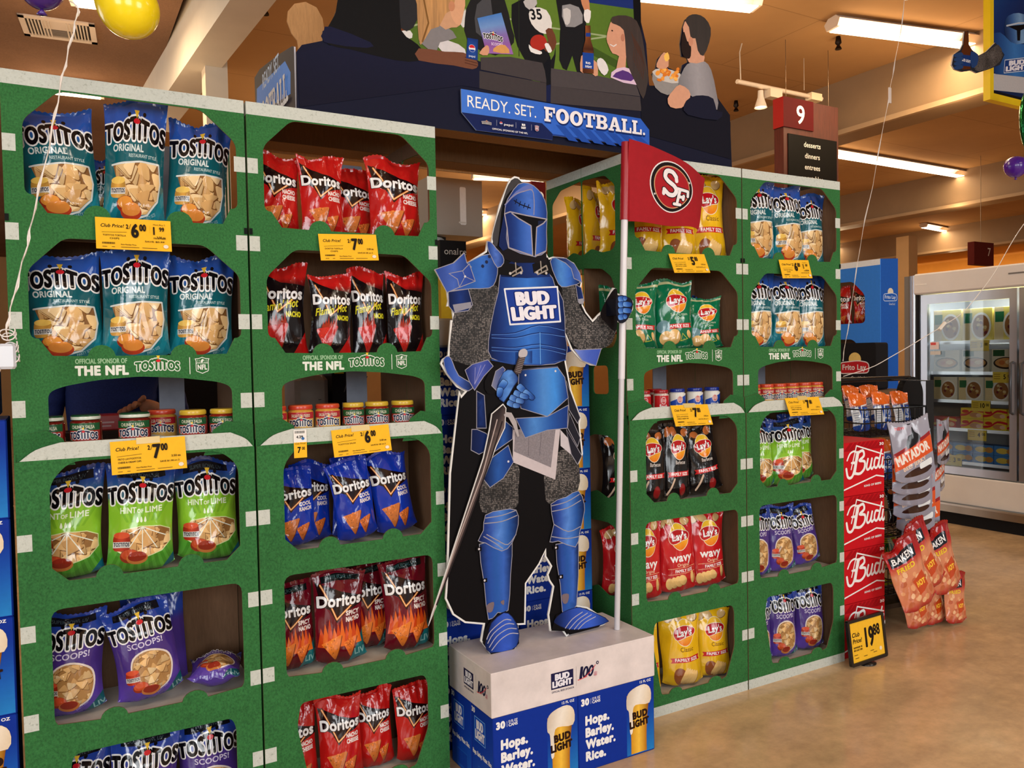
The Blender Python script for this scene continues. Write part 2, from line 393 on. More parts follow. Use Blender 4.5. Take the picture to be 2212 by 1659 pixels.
# ------------------------------------------------------------------ materials (node based)
_mats = {}
def mat(key):
    if key in _mats: return _mats[key]
    m = bpy.data.materials.new(key); _mats[key] = m; m.use_nodes = True; nt = m.node_tree; N = nt.nodes; K = nt.links
    b = N['Principled BSDF']; at = N.new('ShaderNodeAttribute'); at.attribute_name = 'Col'
    tc = N.new('ShaderNodeTexCoord'); src = [at.outputs['Color']]
    def noise(scale, detail=3., rough=.6, sc3=None, co='Object'):
        n = N.new('ShaderNodeTexNoise'); n.inputs['Scale'].default_value = scale; n.inputs['Detail'].default_value = detail; n.inputs['Roughness'].default_value = rough
        if sc3:
            mp = N.new('ShaderNodeMapping'); mp.inputs['Scale'].default_value = sc3; K.new(tc.outputs[co], mp.inputs[0]); K.new(mp.outputs[0], n.inputs['Vector'])
        else: K.new(tc.outputs[co], n.inputs['Vector'])
        return n.outputs[0]
    def remap(o, a, c, lo, hi):
        r = N.new('ShaderNodeMapRange'); K.new(o, r.inputs[0])
        for i, v in zip((1, 2, 3, 4), (a, c, lo, hi)): r.inputs[i].default_value = v
        return r.outputs[0]
    def mul(c, f):
        x = N.new('ShaderNodeMix'); x.data_type = 'RGBA'; x.blend_type = 'MULTIPLY'; x.inputs[0].default_value = 1
        K.new(c, x.inputs[6]); K.new(f, x.inputs[7]); return x.outputs[2]
    def blend(f, c, rgb):
        x = N.new('ShaderNodeMix'); x.data_type = 'RGBA'; K.new(f, x.inputs[0]); K.new(c, x.inputs[6]); x.inputs[7].default_value = (*lin(rgb), 1); return x.outputs[2]
    def bump(o, st, d=.01):
        u = N.new('ShaderNodeBump'); u.inputs['Strength'].default_value = st; u.inputs['Distance'].default_value = d; K.new(o, u.inputs['Height']); K.new(u.outputs[0], b.inputs['Normal'])
    def setc(c): K.new(c, b.inputs['Base Color'])
    def P(rough=.5, met=0., spec=.5, coat=0.):
        b.inputs['Roughness'].default_value = rough; b.inputs['Metallic'].default_value = met; b.inputs['Specular IOR Level'].default_value = spec; b.inputs['Coat Weight'].default_value = coat
        b.inputs['Coat Roughness'].default_value = .08
    c = at.outputs['Color']
    if key == 'print': P(.55, 0, .08); setc(mul(c, remap(noise(60), .3, .7, .95, 1.03)))
    elif key == 'card': P(.6, 0, .2); setc(mul(c, remap(noise(25, 4), .3, .7, .9, 1.06)))
    elif key == 'kraft':
        P(.85, 0, .15); setc(mul(c, remap(noise(140, 4, .7, (1, 1, .15)), .3, .7, .85, 1.08)))
    elif key == 'turf':
        n1 = noise(210, 4, .75, (1, 1, .8)); n2 = noise(8, 2); P(.75, 0, .2)
        k1 = mul(c, remap(n1, .32, .68, .62, 1.38)); setc(mul(k1, remap(n2, .3, .7, .92, 1.08))); bump(n1, .12, .003)
    elif key == 'chalk':
        n1 = noise(190, 5, .8); P(.75, 0, .2); n2 = remap(noise(90, 3, .7), .52, .66, 0, 1)
        setc(mul(blend(mul_f(N, K, n2, remap(n1, .45, .6, 0, .75)), c, (118, 128, 112)), remap(n1, .3, .7, .88, 1.05)))
    elif key == 'film':
        P(.13, 0, .5, .25); n1 = noise(10, 1.5, .45); v = N.new('ShaderNodeTexVoronoi'); v.feature = 'DISTANCE_TO_EDGE'; v.inputs['Scale'].default_value = 11; v.inputs['Randomness'].default_value = 1
        mp = N.new('ShaderNodeMapping'); mp.inputs['Scale'].default_value = (1, 1, .55); mp.inputs['Rotation'].default_value = (0, .5, 0); K.new(tc.outputs['Object'], mp.inputs[0]); K.new(mp.outputs[0], v.inputs['Vector'])
        ad = N.new('ShaderNodeMath'); ad.operation = 'ADD'; K.new(n1, ad.inputs[0]); K.new(remap(v.outputs['Distance'], 0, .14, .26, 0), ad.inputs[1])
        setc(c); bump(ad.outputs[0], .36, .012)
    elif key == 'mail':
        P(.4, .5, .5); v = N.new('ShaderNodeTexVoronoi'); v.feature = 'F1'; v.inputs['Scale'].default_value = 150; v.inputs['Randomness'].default_value = .45; K.new(tc.outputs['Object'], v.inputs['Vector'])
        r = N.new('ShaderNodeValToRGB'); e = r.color_ramp.elements; e[0].position = .18; e[0].color = (.012, .01, .01, 1); e[1].position = .62; e[1].color = (.02, .018, .018, 1)
        x = e.new(.36); x.color = (.19, .165, .155, 1); x = e.new(.5); x.color = (.1, .09, .085, 1)
        K.new(v.outputs['Distance'], r.inputs[0]); setc(mul(r.outputs[0], remap(noise(7, 2), .35, .65, .45, 1.25))); P(.55, 0, .3)
    elif key == 'felt':
        P(.8, 0, .2); setc(mul(c, remap(noise(160, 5, .8), .3, .7, .7, 1.25)))
    elif key == 'stone':
        P(.38, 0, .4); setc(mul(c, remap(noise(9, 6, .62), .3, .7, .84, 1.1)))
    elif key == 'matte': P(.8, 0, .2); setc(mul(c, remap(noise(40), .3, .7, .93, 1.05)))
    elif key == 'gloss': P(.25, 0, .5); setc(mul(c, remap(noise(6, 2), .3, .7, .97, 1.02)))
    elif key == 'balloon': P(.22, 0, .5, .3); b.inputs['Subsurface Weight'].default_value = .15; b.inputs['Subsurface Radius'].default_value = (.05, .05, .05); setc(mul(c, remap(noise(5, 2), .3, .7, .97, 1.02)))
    elif key == 'foil': P(.14, .85, .5); n1 = noise(10, 3); setc(mul(c, remap(n1, .3, .7, .9, 1.1))); bump(n1, .35, .02)
    elif key == 'jar': P(.06, 0, .6, .5); n1 = noise(55, 4, .7); setc(mul(c, remap(n1, .3, .7, .72, 1.22)))
    elif key == 'metal': P(.32, .9, .5); setc(mul(c, remap(noise(30, 3, .6, (1, 1, 12)), .3, .7, .92, 1.05)))
    elif key == 'steel': P(.36, 1., .5); setc(mul(c, remap(noise(3, 3, .6, (1, 1, .1)), .3, .7, .85, 1.08)))
    elif key == 'paint': P(.55, 0, .3); setc(mul(c, remap(noise(3, 4), .3, .7, .94, 1.04)))
    elif key == 'plaster':
        n1 = noise(70, 5, .7); n2 = noise(1.1, 4); P(.9, 0, .1); setc(mul(mul(c, remap(n1, .3, .7, .85, 1.1)), remap(n2, .3, .7, .82, 1.12))); bump(n1, .3, .01)
    elif key == 'panel':
        P(.85, 0, .1); bk = N.new('ShaderNodeTexBrick'); bk.inputs['Scale'].default_value = 1; bk.inputs['Mortar Size'].default_value = .006; bk.inputs['Brick Width'].default_value = 2.4; bk.inputs['Row Height'].default_value = 1.2
        bk.inputs['Color1'].default_value = (1, 1, 1, 1); bk.inputs['Color2'].default_value = (.95, .95, .95, 1); bk.inputs['Mortar'].default_value = (.72, .7, .68, 1); K.new(tc.outputs['Object'], bk.inputs['Vector'])
        setc(mul(mul(c, bk.outputs[0]), remap(noise(.7, 4), .3, .7, .88, 1.06)))
    elif key == 'floor':
        n1 = noise(2.6, 8, .66, (1, 1.7, 1)); n2 = noise(17, 6, .7); n3 = noise(.5, 2)
        c1 = mul(c, remap(n1, .3, .7, .74, 1.2)); c1 = mul(c1, remap(n2, .3, .7, .87, 1.1)); setc(mul(c1, remap(n3, .3, .7, .92, 1.07)))
        P(.24, 0, .38); K.new(remap(noise(3.5, 5), .3, .7, .1, .27), b.inputs['Roughness']); bump(noise(5, 3), .05, .02)
    elif key == 'wood': P(.5, 0, .3); setc(mul(c, remap(noise(9, 4, .6, (6, 6, .6)), .3, .7, .72, 1.2)))
    elif key in ('lamp', 'lampwarm', 'lit', 'sky'):
        P(.5); setc(c); b.inputs['Emission Color'].default_value = {'lamp': (1, .80, .55, 1), 'lampwarm': (1, .55, .16, 1), 'lit': (1, .93, .8, 1), 'sky': (.88, .94, 1, 1)}[key]
        b.inputs['Emission Strength'].default_value = {'lamp': 9., 'lampwarm': 2.2, 'lit': 1., 'sky': 5.}[key]
    elif key == 'glass':
        for n in list(N):
            if n.type not in ('OUTPUT_MATERIAL',): N.remove(n)
        g = N.new('ShaderNodeBsdfGlossy'); g.inputs['Roughness'].default_value = .02; t = N.new('ShaderNodeBsdfTransparent'); t.inputs[0].default_value = (.93, .96, .95, 1)
        f = N.new('ShaderNodeFresnel'); f.inputs[0].default_value = 1.45; x = N.new('ShaderNodeMixShader'); K.new(f.outputs[0], x.inputs[0]); K.new(t.outputs[0], x.inputs[1]); K.new(g.outputs[0], x.inputs[2])
        K.new(x.outputs[0], N['Material Output'].inputs[0])
    elif key == 'hair': P(.5, 0, .4); setc(mul(c, remap(noise(60, 3, .6, (1, 1, .1)), .3, .7, .6, 1.3)))
    else: P(.5); setc(mul(c, remap(noise(30), .3, .7, .95, 1.04)))
    return m
def mul_f(N, K, a, b):
    x = N.new('ShaderNodeMath'); x.operation = 'MULTIPLY'; K.new(a, x.inputs[0]); K.new(b, x.inputs[1]); return x.outputs[0]
# ------------------------------------------------------------------ the shop: floor, ceiling, walls
W, H, GAP, D1, D2 = .61, 2.178, .77, .284, .55
X0 = [0., W, 2*W+GAP, 3*W+GAP]
CEIL = 4.3
struct(MB().box(-7, -8, -.05, 26, 20, 0, (214, 178, 134), 'floor').build('floor'))
struct(MB().box(-7, -8, CEIL, 26, 20, CEIL+.1, (190, 148, 102), 'panel').build('ceiling'))
struct(MB().box(-7, 19.8, 0, 26, 20, CEIL, (186, 140, 84), 'paint').build('wall_back'))
struct(MB().box(25.8, -8, 0, 26, 19.8, CEIL, (190, 142, 80), 'paint').build('wall_right'))
struct(MB().box(-7, 5, 0, -6.8, 19.8, CEIL, (150, 112, 76), 'paint').build('wall_left'))
# side window letting the daylight onto the freezers
m = MB(); m.box(-6.8, 5.6, .8, -6.78, 13, 3.2, (200, 214, 226), 'sky'); o = m.build('window_1'); struct(o)
m = MB()
for y in (5.56, 7.4, 9.25, 11.1, 12.96): m.box(-6.8, y, .75, -6.72, y+.09, 3.25, (60, 60, 64), 'metal')
for z in (.72, 3.2): m.box(-6.8, 5.56, z, -6.72, 13.05, z+.08, (60, 60, 64), 'metal')
m.build('window_frame', o)
# beams across the ceiling
for n, x in (('trim_1', 7.5), ('trim_2', 12.9), ('trim_3', 18.4)):
    m = MB(); m.box(x, -8, 3.72, x+.34, 19.8, CEIL, (150, 122, 92), 'paint'); m.box(x-.05, -8, 3.72, x, 19.8, 3.77, (176, 146, 112), 'paint')
    struct(m.build(n))
# low plastered soffit on the left, with the beam at its edge and the post
struct(MB().box(-7, 1.6, 3.98, .98, 19.8, CEIL, (128, 96, 74), 'plaster').build('trim_4'))
m = MB(); V = [(.90, 5.9), (1.12, 2.5), (1.36, 2.5), (1.14, 5.9)]
m.slab([(0, 0), (1, 0), (1, 1), (0, 1)], 0, 1, (214, 204, 190), 'paint') if 0 else None
VV = [(x, y, z) for z in (3.62, 4.1) for x, y in V]
m.add(VV, [(3, 2, 1, 0), (4, 5, 6, 7), (0, 1, 5, 4), (1, 2, 6, 5), (2, 3, 7, 6), (3, 0, 4, 7)], (214, 204, 190), 'paint')
struct(m.build('trim_5'))
struct(MB().box(1.15, 3.92, 0, 1.31, 4.08, CEIL, (206, 192, 172), 'paint').build('trim_6'))
struct(MB().box(16.3, 8.6, 0, 16.6, 8.9, 3.9, (206, 168, 120), 'paint').build('trim_7'))
# warm cove light washing the far wall over the freezers
area('cove_light', (15.4, 19.0, 3.3), (15.4, 19.8, 3.3), 14, .3, 260, (1, .6, .2))
area('cove_light', (25.0, 10, 3.3), (25.8, 10, 3.2), 12, .3, 260, (1, .6, .2))
# ------------------------------------------------------------------ prints shared by the packaging
BLK, WHT = (14, 12, 16), (240, 240, 240)
TAN = [(222, 180, 120), (232, 196, 140), (210, 164, 104), (238, 208, 158)]
ORG = [(214, 128, 52), (226, 146, 66), (196, 104, 40)]
def tostitos(A, x, y, w, dark=BLK, light=WHT, simple=False):
    "wordmark: black capitals with a white edge, the red dot and the yellow chip over the i"
    h = w*.2
    wp = lambda X, Y, ww: (X, Y*(1+.28*np.exp(-((X/ww)/.17)**2))+.1*h*np.cos(X/ww*5))
    A.text('TOSTiTOS', x, y, h, dark, bold=.085, outline=[(.1, light)], al='c', fit=w, warp=wp)
    if simple: return
    ix = x+.02*w
    A.poly([(ix-.1*h*2, y+1.78*h), (ix+.2*h, y+1.78*h), (ix, y+1.3*h)], (240, 196, 60))
    for d in (-.62, .62): A.ell(ix+d*h, y+1.58*h, .14*h, .14*h, dark, n=12)
    A.ell(ix, y+1.14*h, .27*h, .17*h, (206, 34, 46), n=16)
def dip(A, x, y, r, red=False):
    "jar of dip and a dipping bowl"
    body = (196, 60, 36) if red else (226, 170, 76)
    A.poly(rnd([(x-r, y), (x+r, y), (x+r, y+1.7*r), (x-r, y+1.7*r)], r*.5), grad((x-r, 0), (x+r, 0), [np.array(body)*.8, body, np.array(body)*.75]))
    A.ell(x, y+1.62*r, r*.95, r*.34, (214, 84, 50) if red else (236, 196, 96))
    A.rect(x-r, y+.35*r, x+r, y+.95*r, (206, 204, 196)); A.text('TOSTiTOS', x, y+.5*r, r*.36, (20, 24, 60), bold=.06, al='c', fit=1.8*r)
    A.ell(x+1.0*r, y-.55*r, 1.15*r, .75*r, (150, 52, 30)); A.ell(x+1.0*r, y-.4*r, 1.0*r, .56*r, (196, 78, 42) if red else (228, 150, 60))
def art_tostitos(kind):
    A = Art(.05); A.H = 1.42
    top, mid, bot = {'orig': ((40, 84, 172), (14, 92, 104), (22, 116, 132)), 'lime': ((34, 66, 150), (138, 196, 50), (84, 158, 52)), 'scoops': ((38, 66, 156), (70, 48, 128), (86, 60, 158))}[kind]
    A.base = grad((0, 0), (0, 1.42), [bot, bot, mid, mid, top, top], [0, .18, .4, .66, .76, 1])
    if kind == 'orig':
        for i in range(5): A.poly([(-.5+.2*i, .06), (-.42+.2*i, .06), (-.3+.22*i, .42), (-.4+.22*i, .42)], (18, 98, 112) if i % 2 else (30, 132, 150))
    if kind == 'lime':
        for i in range(9): x = -.48+.12*i; A.poly([(x, .0), (x+.06, .0), (x*.7+.05, .34), (x*.7, .34)], (70, 140, 40))
        for i in range(7): x = -.46+.15*i; A.poly([(x, 1.02), (x+.07, 1.02), (x*.5+.04, .68), (x*.5, .68)], (120, 180, 42))
        A.poly([(-.5, 1.0), (.5, 1.0), (.5, 1.42), (-.5, 1.42)], grad((0, 1), (0, 1.3), [(60, 110, 120), top]))
    if kind != 'orig':
        A.poly([(-.36, 1.25), (.36, 1.27), (.34, 1.38), (-.34, 1.36)], (16, 18, 28)); A.text('SUPER BOWL LIV', 0, 1.29, .045, (70, 86, 92), al='c', fit=.5)
    tostitos(A, 0, .94, .98)
    if kind == 'orig':
        A.text('ORIGINAL', -.36, .82, .075, (214, 226, 226), bold=.06, fit=.5); A.text('RESTAURANT STYLE', -.1, .755, .036, (180, 206, 206), bold=.04, fit=.46)
        Wn = [(-.12, .1), (.2, .14), (.38, .3), (.43, .5), (.4, .7), (.1, .7), (-.36, .66), (-.3, .5), (-.26, .25)]
        A.stroke([(.0, .08), (.21, .13), (.39, .29), (.44, .5), (.41, .71), (.1, .71), (-.38, .67)], .022, (214, 222, 220))
        A.poly(Wn, (140, 98, 56)); A.chips(Wn, 34, 3, .17, TAN); dip(A, -.27, .3, .12); A.ell(-.05, .15, .17, .085, (186, 62, 34)); A.ell(-.05, .18, .15, .07, (226, 142, 62))
        A.text('PARTY SIZE', .16, .06, .035, (160, 200, 205), rot=.35, fit=.2)
    elif kind == 'lime':
        A.text('HINT', -.2, .8, .075, (226, 240, 214), bold=.05, al='c', fit=.24); A.text('OF', -.02, .8, .05, (226, 240, 214), bold=.05, al='c'); A.text('LIME', .19, .8, .075, (226, 240, 214), bold=.05, al='c', fit=.26)
        for x in (-.06, 0, .06): A.poly(sm([(x, .75), (x+.02, .69), (x, .67), (x-.02, .69)]), (226, 244, 214))
        Wn = [(-.42, .34), (-.25, .24), (.05, .2), (.32, .26), (.46, .38), (.46, .54), (.3, .6), (0, .62), (-.3, .58)]
        A.poly(Wn, (150, 106, 58)); A.chips(Wn, 30, 5, .15, TAN)
        for a in (-1.15, -.6, 0, .6, 1.15): A.stroke([(.02, .61), (.02+.4*math.sin(a), .61-.4*math.cos(a)*.9)], .014, (232, 236, 220))
        A.stroke(Wn, .012, (216, 232, 170), closed=True); dip(A, -.3, .3, .13, True); A.ell(-.06, .2, .16, .09, (200, 120, 60)); A.ell(-.06, .22, .14, .07, (150, 46, 30))
        A.poly([(.3, 0), (.5, 0), (.5, .2)], (20, 92, 110))
    else:
        A.text('SCOOPS!', .02, .81, .08, (206, 200, 226), bold=.04, al='c', fit=.56)
        Wn = [(-.02, .13), (.14, .12), (.3, .2), (.38, .34), (.4, .5), (.34, .64), (.16, .74), (-.04, .76), (-.22, .68), (-.28, .5), (-.22, .28)]
        A.poly(sm(Wn), (226, 216, 208)); Wi = inset(Wn, .025); A.poly(sm(Wi), (168, 124, 72)); A.chips(Wi, 40, 9, .1, TAN)
        dip(A, -.26, .3, .11, True); A.ell(-.0, .16, .15, .085, (196, 120, 60)); A.ell(0, .18, .125, .065, (150, 46, 30)); A.poly([(.18, 0), (.5, 0), (.5, .26)], (18, 84, 96)); A.text('LIV', .33, .03, .09, (120, 160, 160), bold=.05)
        A.text('PARTY SIZE!', .1, .06, .03, (170, 150, 210), rot=.5, fit=.2)
    return A
def fire(A, p, q, r, w):
    A.stroke([p, q, r], w*1.9, (40, 10, 8)); A.stroke([p, q, r], w, (206, 104, 44)); A.stroke([p, q, r], w*.45, (250, 214, 150))
def tri_chip(A, pts, seed, c=(208, 112, 44)):
    P = rnd(pts, .05); A.poly([(x+.012, y-.014) for x, y in P], (96, 36, 14)); A.poly(P, grad(pts[0], pts[2], [np.array(c)*1.08, c, np.array(c)*.8]))
    R = random.Random(seed)
    for _ in range(26):
        a, b = R.random(), R.random()
        if a+b > 1: a, b = 1-a, 1-b
        x, y = (pts[0][i]+(pts[1][i]-pts[0][i])*a*.9+(pts[2][i]-pts[0][i])*b*.9 for i in (0, 1))
        A.ell(x, y, R.uniform(.008, .02), R.uniform(.006, .014), tuple(np.clip(np.array(c)*R.choice([.72, .8, 1.2, 1.3]), 0, 255)), R.uniform(0, 3), 7)
def art_doritos(kind):
    A = Art(.05); A.H = 1.5
    b = {'nacho': (186, 26, 24), 'hot': (22, 16, 18), 'ranch': (18, 52, 168), 'spicy': (104, 14, 30)}[kind]
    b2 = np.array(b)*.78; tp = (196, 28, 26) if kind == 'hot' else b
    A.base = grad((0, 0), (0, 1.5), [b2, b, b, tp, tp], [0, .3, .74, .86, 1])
    if kind == 'hot':
        A.poly([(-.5, 1.42), (.0, 1.22), (.5, 1.16), (.5, 1.05), (-.5, 1.02)], (20, 14, 16)); A.poly([(.12, 0), (.5, 0), (.5, .42)], (176, 22, 20))
    else: A.poly([(-.47, 1.36), (-.3, 1.28), (0, 1.17), (.5, 1.06), (.5, .94), (.1, .84), (-.08, .68), (-.22, .9), (-.4, .98)], (26, 10, 14))
    if kind == 'spicy':
        A.poly([(-.36, 1.32), (.4, 1.34), (.38, 1.44), (-.36, 1.42)], (14, 20, 22)); A.text('SUPER BOWL LIV', 0, 1.36, .045, (60, 100, 100), al='c', fit=.5)
        A.poly([(.1, 0), (.5, 0), (.5, .5)], (20, 100, 106)); A.text('LIV', .26, .1, .11, (120, 168, 166), bold=.05)
    fire(A, (-.38, 1.3), (-.08, .74), (.42, 1.05), .035)
    A.text('Doritos', 0, .95, .17, WHT, bold=.075, outline=[(.06, (30, 10, 14))], al='c', fit=.9, shear=0)
    if kind in ('nacho', 'spicy', 'ranch'):
        t = {'nacho': ('NACHO', 'CHEESE'), 'spicy': ('SPICY', 'NACHO'), 'ranch': ('COOL', 'RANCH')}[kind]
        for i, q in enumerate(t): A.text(q, .42, .78-.1*i, .07, (236, 226, 222), bold=.09, al='r', fit=.3)
        if kind == 'spicy':
            for i in range(10): x = -.4+.085*i; A.poly([(x-.07, .3), (x+.08, .3), (x+.05, .5), (x+.0, .62+.07*(i % 3))], (226, 104, 30) if i % 2 else (206, 70, 24))
        tri_chip(A, [(-.36, .5), (.12, .56), (-.1, .1)] if kind != 'spicy' else [(-.4, .36), (.02, .5), (-.14, .06)], 4, (200, 112, 50) if kind != 'spicy' else (226, 122, 44))
        tri_chip(A, [(.02, .36), (.36, .44), (.16, .08)], 6, (190, 100, 44) if kind != 'spicy' else (216, 108, 40))
    else:
        A.text("Flamin' Hot", -.02, .78, .13, (222, 216, 40), bold=.03, al='c', fit=.8, shear=.35, rot=.12); A.text('NACHO', .42, .66, .08, (222, 216, 40), bold=.08, al='r', fit=.32)
        for i in range(6): x = -.24+.06*i; A.poly([(x-.04, .52), (x+.05, .52), (x+.01, .64+.05*(i % 3))], (160, 44, 24))
        tri_chip(A, [(-.4, .5), (.14, .56), (-.12, .04)], 8, (190, 40, 34))
        A.text('NET WT', .3, .3, .03, (110, 90, 90))
    return A
def lays(A, x, y, r):
    A.ell(x, y, r*1.0, r*1.04, (238, 226, 200)); A.ell(x, y, r*.95, r*.99, grad((x, y-r), (x, y+r), [(232, 120, 24), (246, 190, 40), (250, 206, 60)]))
    rb = sm([(x-1.12*r, y-.12*r), (x-.9*r, y+.34*r), (x-.1*r, y+.52*r), (x+.9*r, y+.38*r), (x+1.12*r, y+.1*r), (x+.85*r, y-.18*r), (x+.1*r, y-.3*r), (x-.8*r, y-.5*r)])
    A.poly(inset(rb, -.05*r), (240, 226, 200)); A.poly(rb, (190, 22, 34))
    A.text("Lay's", x-.02*r, y-.2*r, r*.52, WHT, bold=.06, outline=[(.05, (130, 10, 24))], al='c', fit=1.6*r, shear=.12, rot=.06)
def ribbon(A, y, col=(196, 30, 38)):
    A.poly([(-.34, y), (.46, y+.02), (.42, y+.07), (.46, y+.12), (-.34, y+.1), (-.3, y+.05)], col); A.text('FAMILY SIZE', .07, y+.03, .06, WHT, bold=.06, al='c', fit=.6)
def art_lays(kind):
    A = Art(.05); A.H = 1.5
    b = {'classic': (240, 190, 28), 'onion': (12, 112, 74), 'bbq': (24, 20, 20), 'wavy': (196, 28, 34)}[kind]
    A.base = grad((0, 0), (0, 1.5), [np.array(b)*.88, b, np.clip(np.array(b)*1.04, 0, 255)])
    chip = lambda x, y, rx, ry, rot, c=(222, 180, 112): (A.ell(x+.01, y-.012, rx, ry, (130, 86, 44), rot), A.ell(x, y, rx, ry, grad((x-rx, y+ry), (x+rx, y-ry), [np.array(c)*1.1, c, np.array(c)*.8]), rot))
    # bits of printed chips by the top seal
    if kind != 'onion':
        for x, rt in ((-.3, .5), (-.1, -.3), (.28, .2)): chip(x, 1.36, .12, .08, rt, (196, 110, 56) if kind == 'bbq' else (226, 190, 130))
    else: A.rect(-.5, 1.4, .5, 1.5, (198, 200, 150))
    lays(A, .06, 1.06, .25)
    if kind == 'classic':
        A.text('Classic', .1, .7, .085, (110, 70, 20), bold=.02, al='c', fit=.36); ribbon(A, .48)
        A.ell(-.12, .2, .16, .19, (140, 78, 42), .5); [chip(-.02+.06*i, .22-.02*i, .06, .18, -.5, (226, 186, 116)) for i in range(5)]
    elif kind == 'onion':
        A.text('Sour Cream', .08, .74, .06, (206, 224, 200), al='c', fit=.46); A.text('& Onion', .08, .66, .06, (206, 224, 200), al='c', fit=.28); ribbon(A, .46, (206, 40, 44))
        A.ell(-.32, .52, .14, .14, (110, 150, 160)); chip(-.26, .28, .14, .15, 0); chip(-.06, .3, .15, .16, .3); chip(.36, .34, .06, .09, .3)
        A.stroke([(.1, .2), (.3, .24), (.16, .36), (.1, .2)], .014, (190, 190, 70)); A.text('NET WT 7 3/4 OZ', .24, .06, .03, (180, 210, 190), al='c')
    elif kind == 'bbq':
        A.text('Barbecue', .1, .72, .075, (214, 206, 200), bold=.02, al='c', fit=.36); ribbon(A, .46, (206, 32, 38))
        A.stroke([(-.34, .1), (-.2, .3), (-.12, .42)], .05, (214, 184, 160)); A.ell(.16, .2, .12, .13, (110, 20, 22)); A.ell(.16, .2, .1, .11, (140, 30, 30))
    else:
        A.text('wavy', .06, .6, .15, WHT, bold=.06, al='c', fit=.6); A.text('Original', .1, .5, .06, (240, 214, 180), al='c', fit=.34); A.text('FAMILY SIZE', .12, .39, .055, WHT, bold=.06, al='c', fit=.5)
        A.stroke([(-.3, .47), (.46, .48)], .008, (240, 190, 150)); A.stroke([(-.3, .36), (.46, .37)], .008, (240, 190, 150))
        for i in range(4): chip(-.26+.11*i, .18+.02*i, .09, .12, .3+.2*i, (230, 190, 120))
        chip(.36, .26, .06, .12, 0)
    return A
def art_small(kind):
    A = Art(.05)
    if kind == 'rind':
        A.H = 1.5; A.base = grad((0, 0), (0, 1.5), [(20, 60, 140), (24, 70, 156), (24, 70, 156), (226, 100, 30), (232, 110, 36)], [0, .1, .62, .7, 1])
        A.poly([(-.5, .2), (-.5, .9), (-.2, 1.0), (-.1, .3)], (206, 210, 214)); A.stroke([(-.14, .1), (-.02, 1.0), (.5, 1.08)], .05, (222, 224, 226))
        A.ell(.2, .72, .17, .17, (200, 214, 232)); A.ell(.2, .72, .14, .14, (24, 70, 156)); A.text('P', .2, .63, .17, (220, 230, 240), bold=.06, al='c'); A.text('PEPCO', .18, .42, .09, (220, 230, 240), bold=.06, al='c', fit=.5)
        for i in range(5): A.rect(-.44, .36+.09*i, -.22, .39+.09*i, (120, 130, 150))
    elif kind == 'jerky':
        A.H = 1.35; A.base = grad((0, 0), (0, 1.35), [(136, 136, 152), (150, 150, 166), (160, 160, 174)])
        A.poly([(-.5, .28), (.5, .56), (.5, .92), (-.5, .58)], (216, 84, 30)); A.poly([(-.5, .58), (.5, .92), (.5, 1.0), (-.5, .66)], (150, 26, 28))
        A.poly(sm([(-.16, .72), (-.1, .98), (0, 1.02), (.05, 1.2), (.09, 1.06), (.2, .96), (.16, .84)]), (18, 16, 20)); A.text('MATADOR', 0, .51, .19, (236, 226, 216), bold=.07, al='c', fit=.86, rot=.28)
        A.text('BEEF JERKY', .0, .34, .08, (236, 206, 180), bold=.04, al='c', fit=.6, rot=.28); A.text('NEW', -.36, 1.16, .07, (200, 50, 50), bold=.06)
        A.poly(sm([(-.3, .14), (-.1, .26), (.2, .3), (.42, .26), (.3, .16), (0, .12)]), (52, 26, 20)); A.poly(rnd([(.1, .24), (.44, .3), (.44, .44), (.1, .36)], .04), (226, 232, 236)); A.ell(0, 1.28, .05, .025, (40, 40, 48))
    elif kind == 'cracklin':
        A.H = 1.5; A.base = grad((0, 0), (0, 1.5), [(160, 20, 24), (206, 120, 84), (216, 140, 100), (176, 24, 26), (150, 16, 20)], [0, .14, .6, .76, 1])
        R = random.Random(5)
        for i in range(44): x, y, r = R.uniform(-.42, .42), R.uniform(.16, .86), R.uniform(.04, .085); A.ell(x, y, r, r*.8, tuple(np.array(R.choice([(226, 160, 112), (206, 124, 84), (236, 186, 140), (190, 100, 64)]))), R.uniform(0, 3), 9)
        A.poly([(-.44, 1.08), (.3, 1.08), (.3, 1.32), (-.44, 1.32)], (20, 20, 34)); A.text('BAKEN', -.07, 1.13, .13, WHT, bold=.05, al='c', fit=.6); A.text('FRIED', -.1, .92, .1, (236, 206, 40), bold=.06, al='c', fit=.5)
        A.poly([(.0, .3), (.36, .4), (.3, .76), (-.06, .64)], (196, 72, 26)); A.text('HOT', .15, .48, .11, (250, 200, 60), bold=.08, al='c', fit=.26)
    elif kind == 'funyuns':
        A.H = 1.4; A.base = grad((0, 0), (0, 1.4), [(196, 212, 20), (206, 220, 30), (150, 186, 40)]); A.text('FUNYUNS', 0, .94, .2, (24, 110, 40), bold=.08, outline=[(.06, (16, 40, 16))], al='c', fit=.94)
        A.ell(.05, .5, .38, .34, (30, 40, 20)); A.ell(.05, .5, .35, .31, (226, 206, 150))
        for x, y in ((-.1, .56), (.16, .6), (.05, .4), (.25, .42)): A.ell(x, y, .11, .09, (196, 150, 80)); A.ell(x, y, .06, .045, (236, 220, 176))
        for i in range(4): A.rect(-.4, 1.16+.05*i, .4, 1.18+.05*i, (70, 110, 30))
    return A
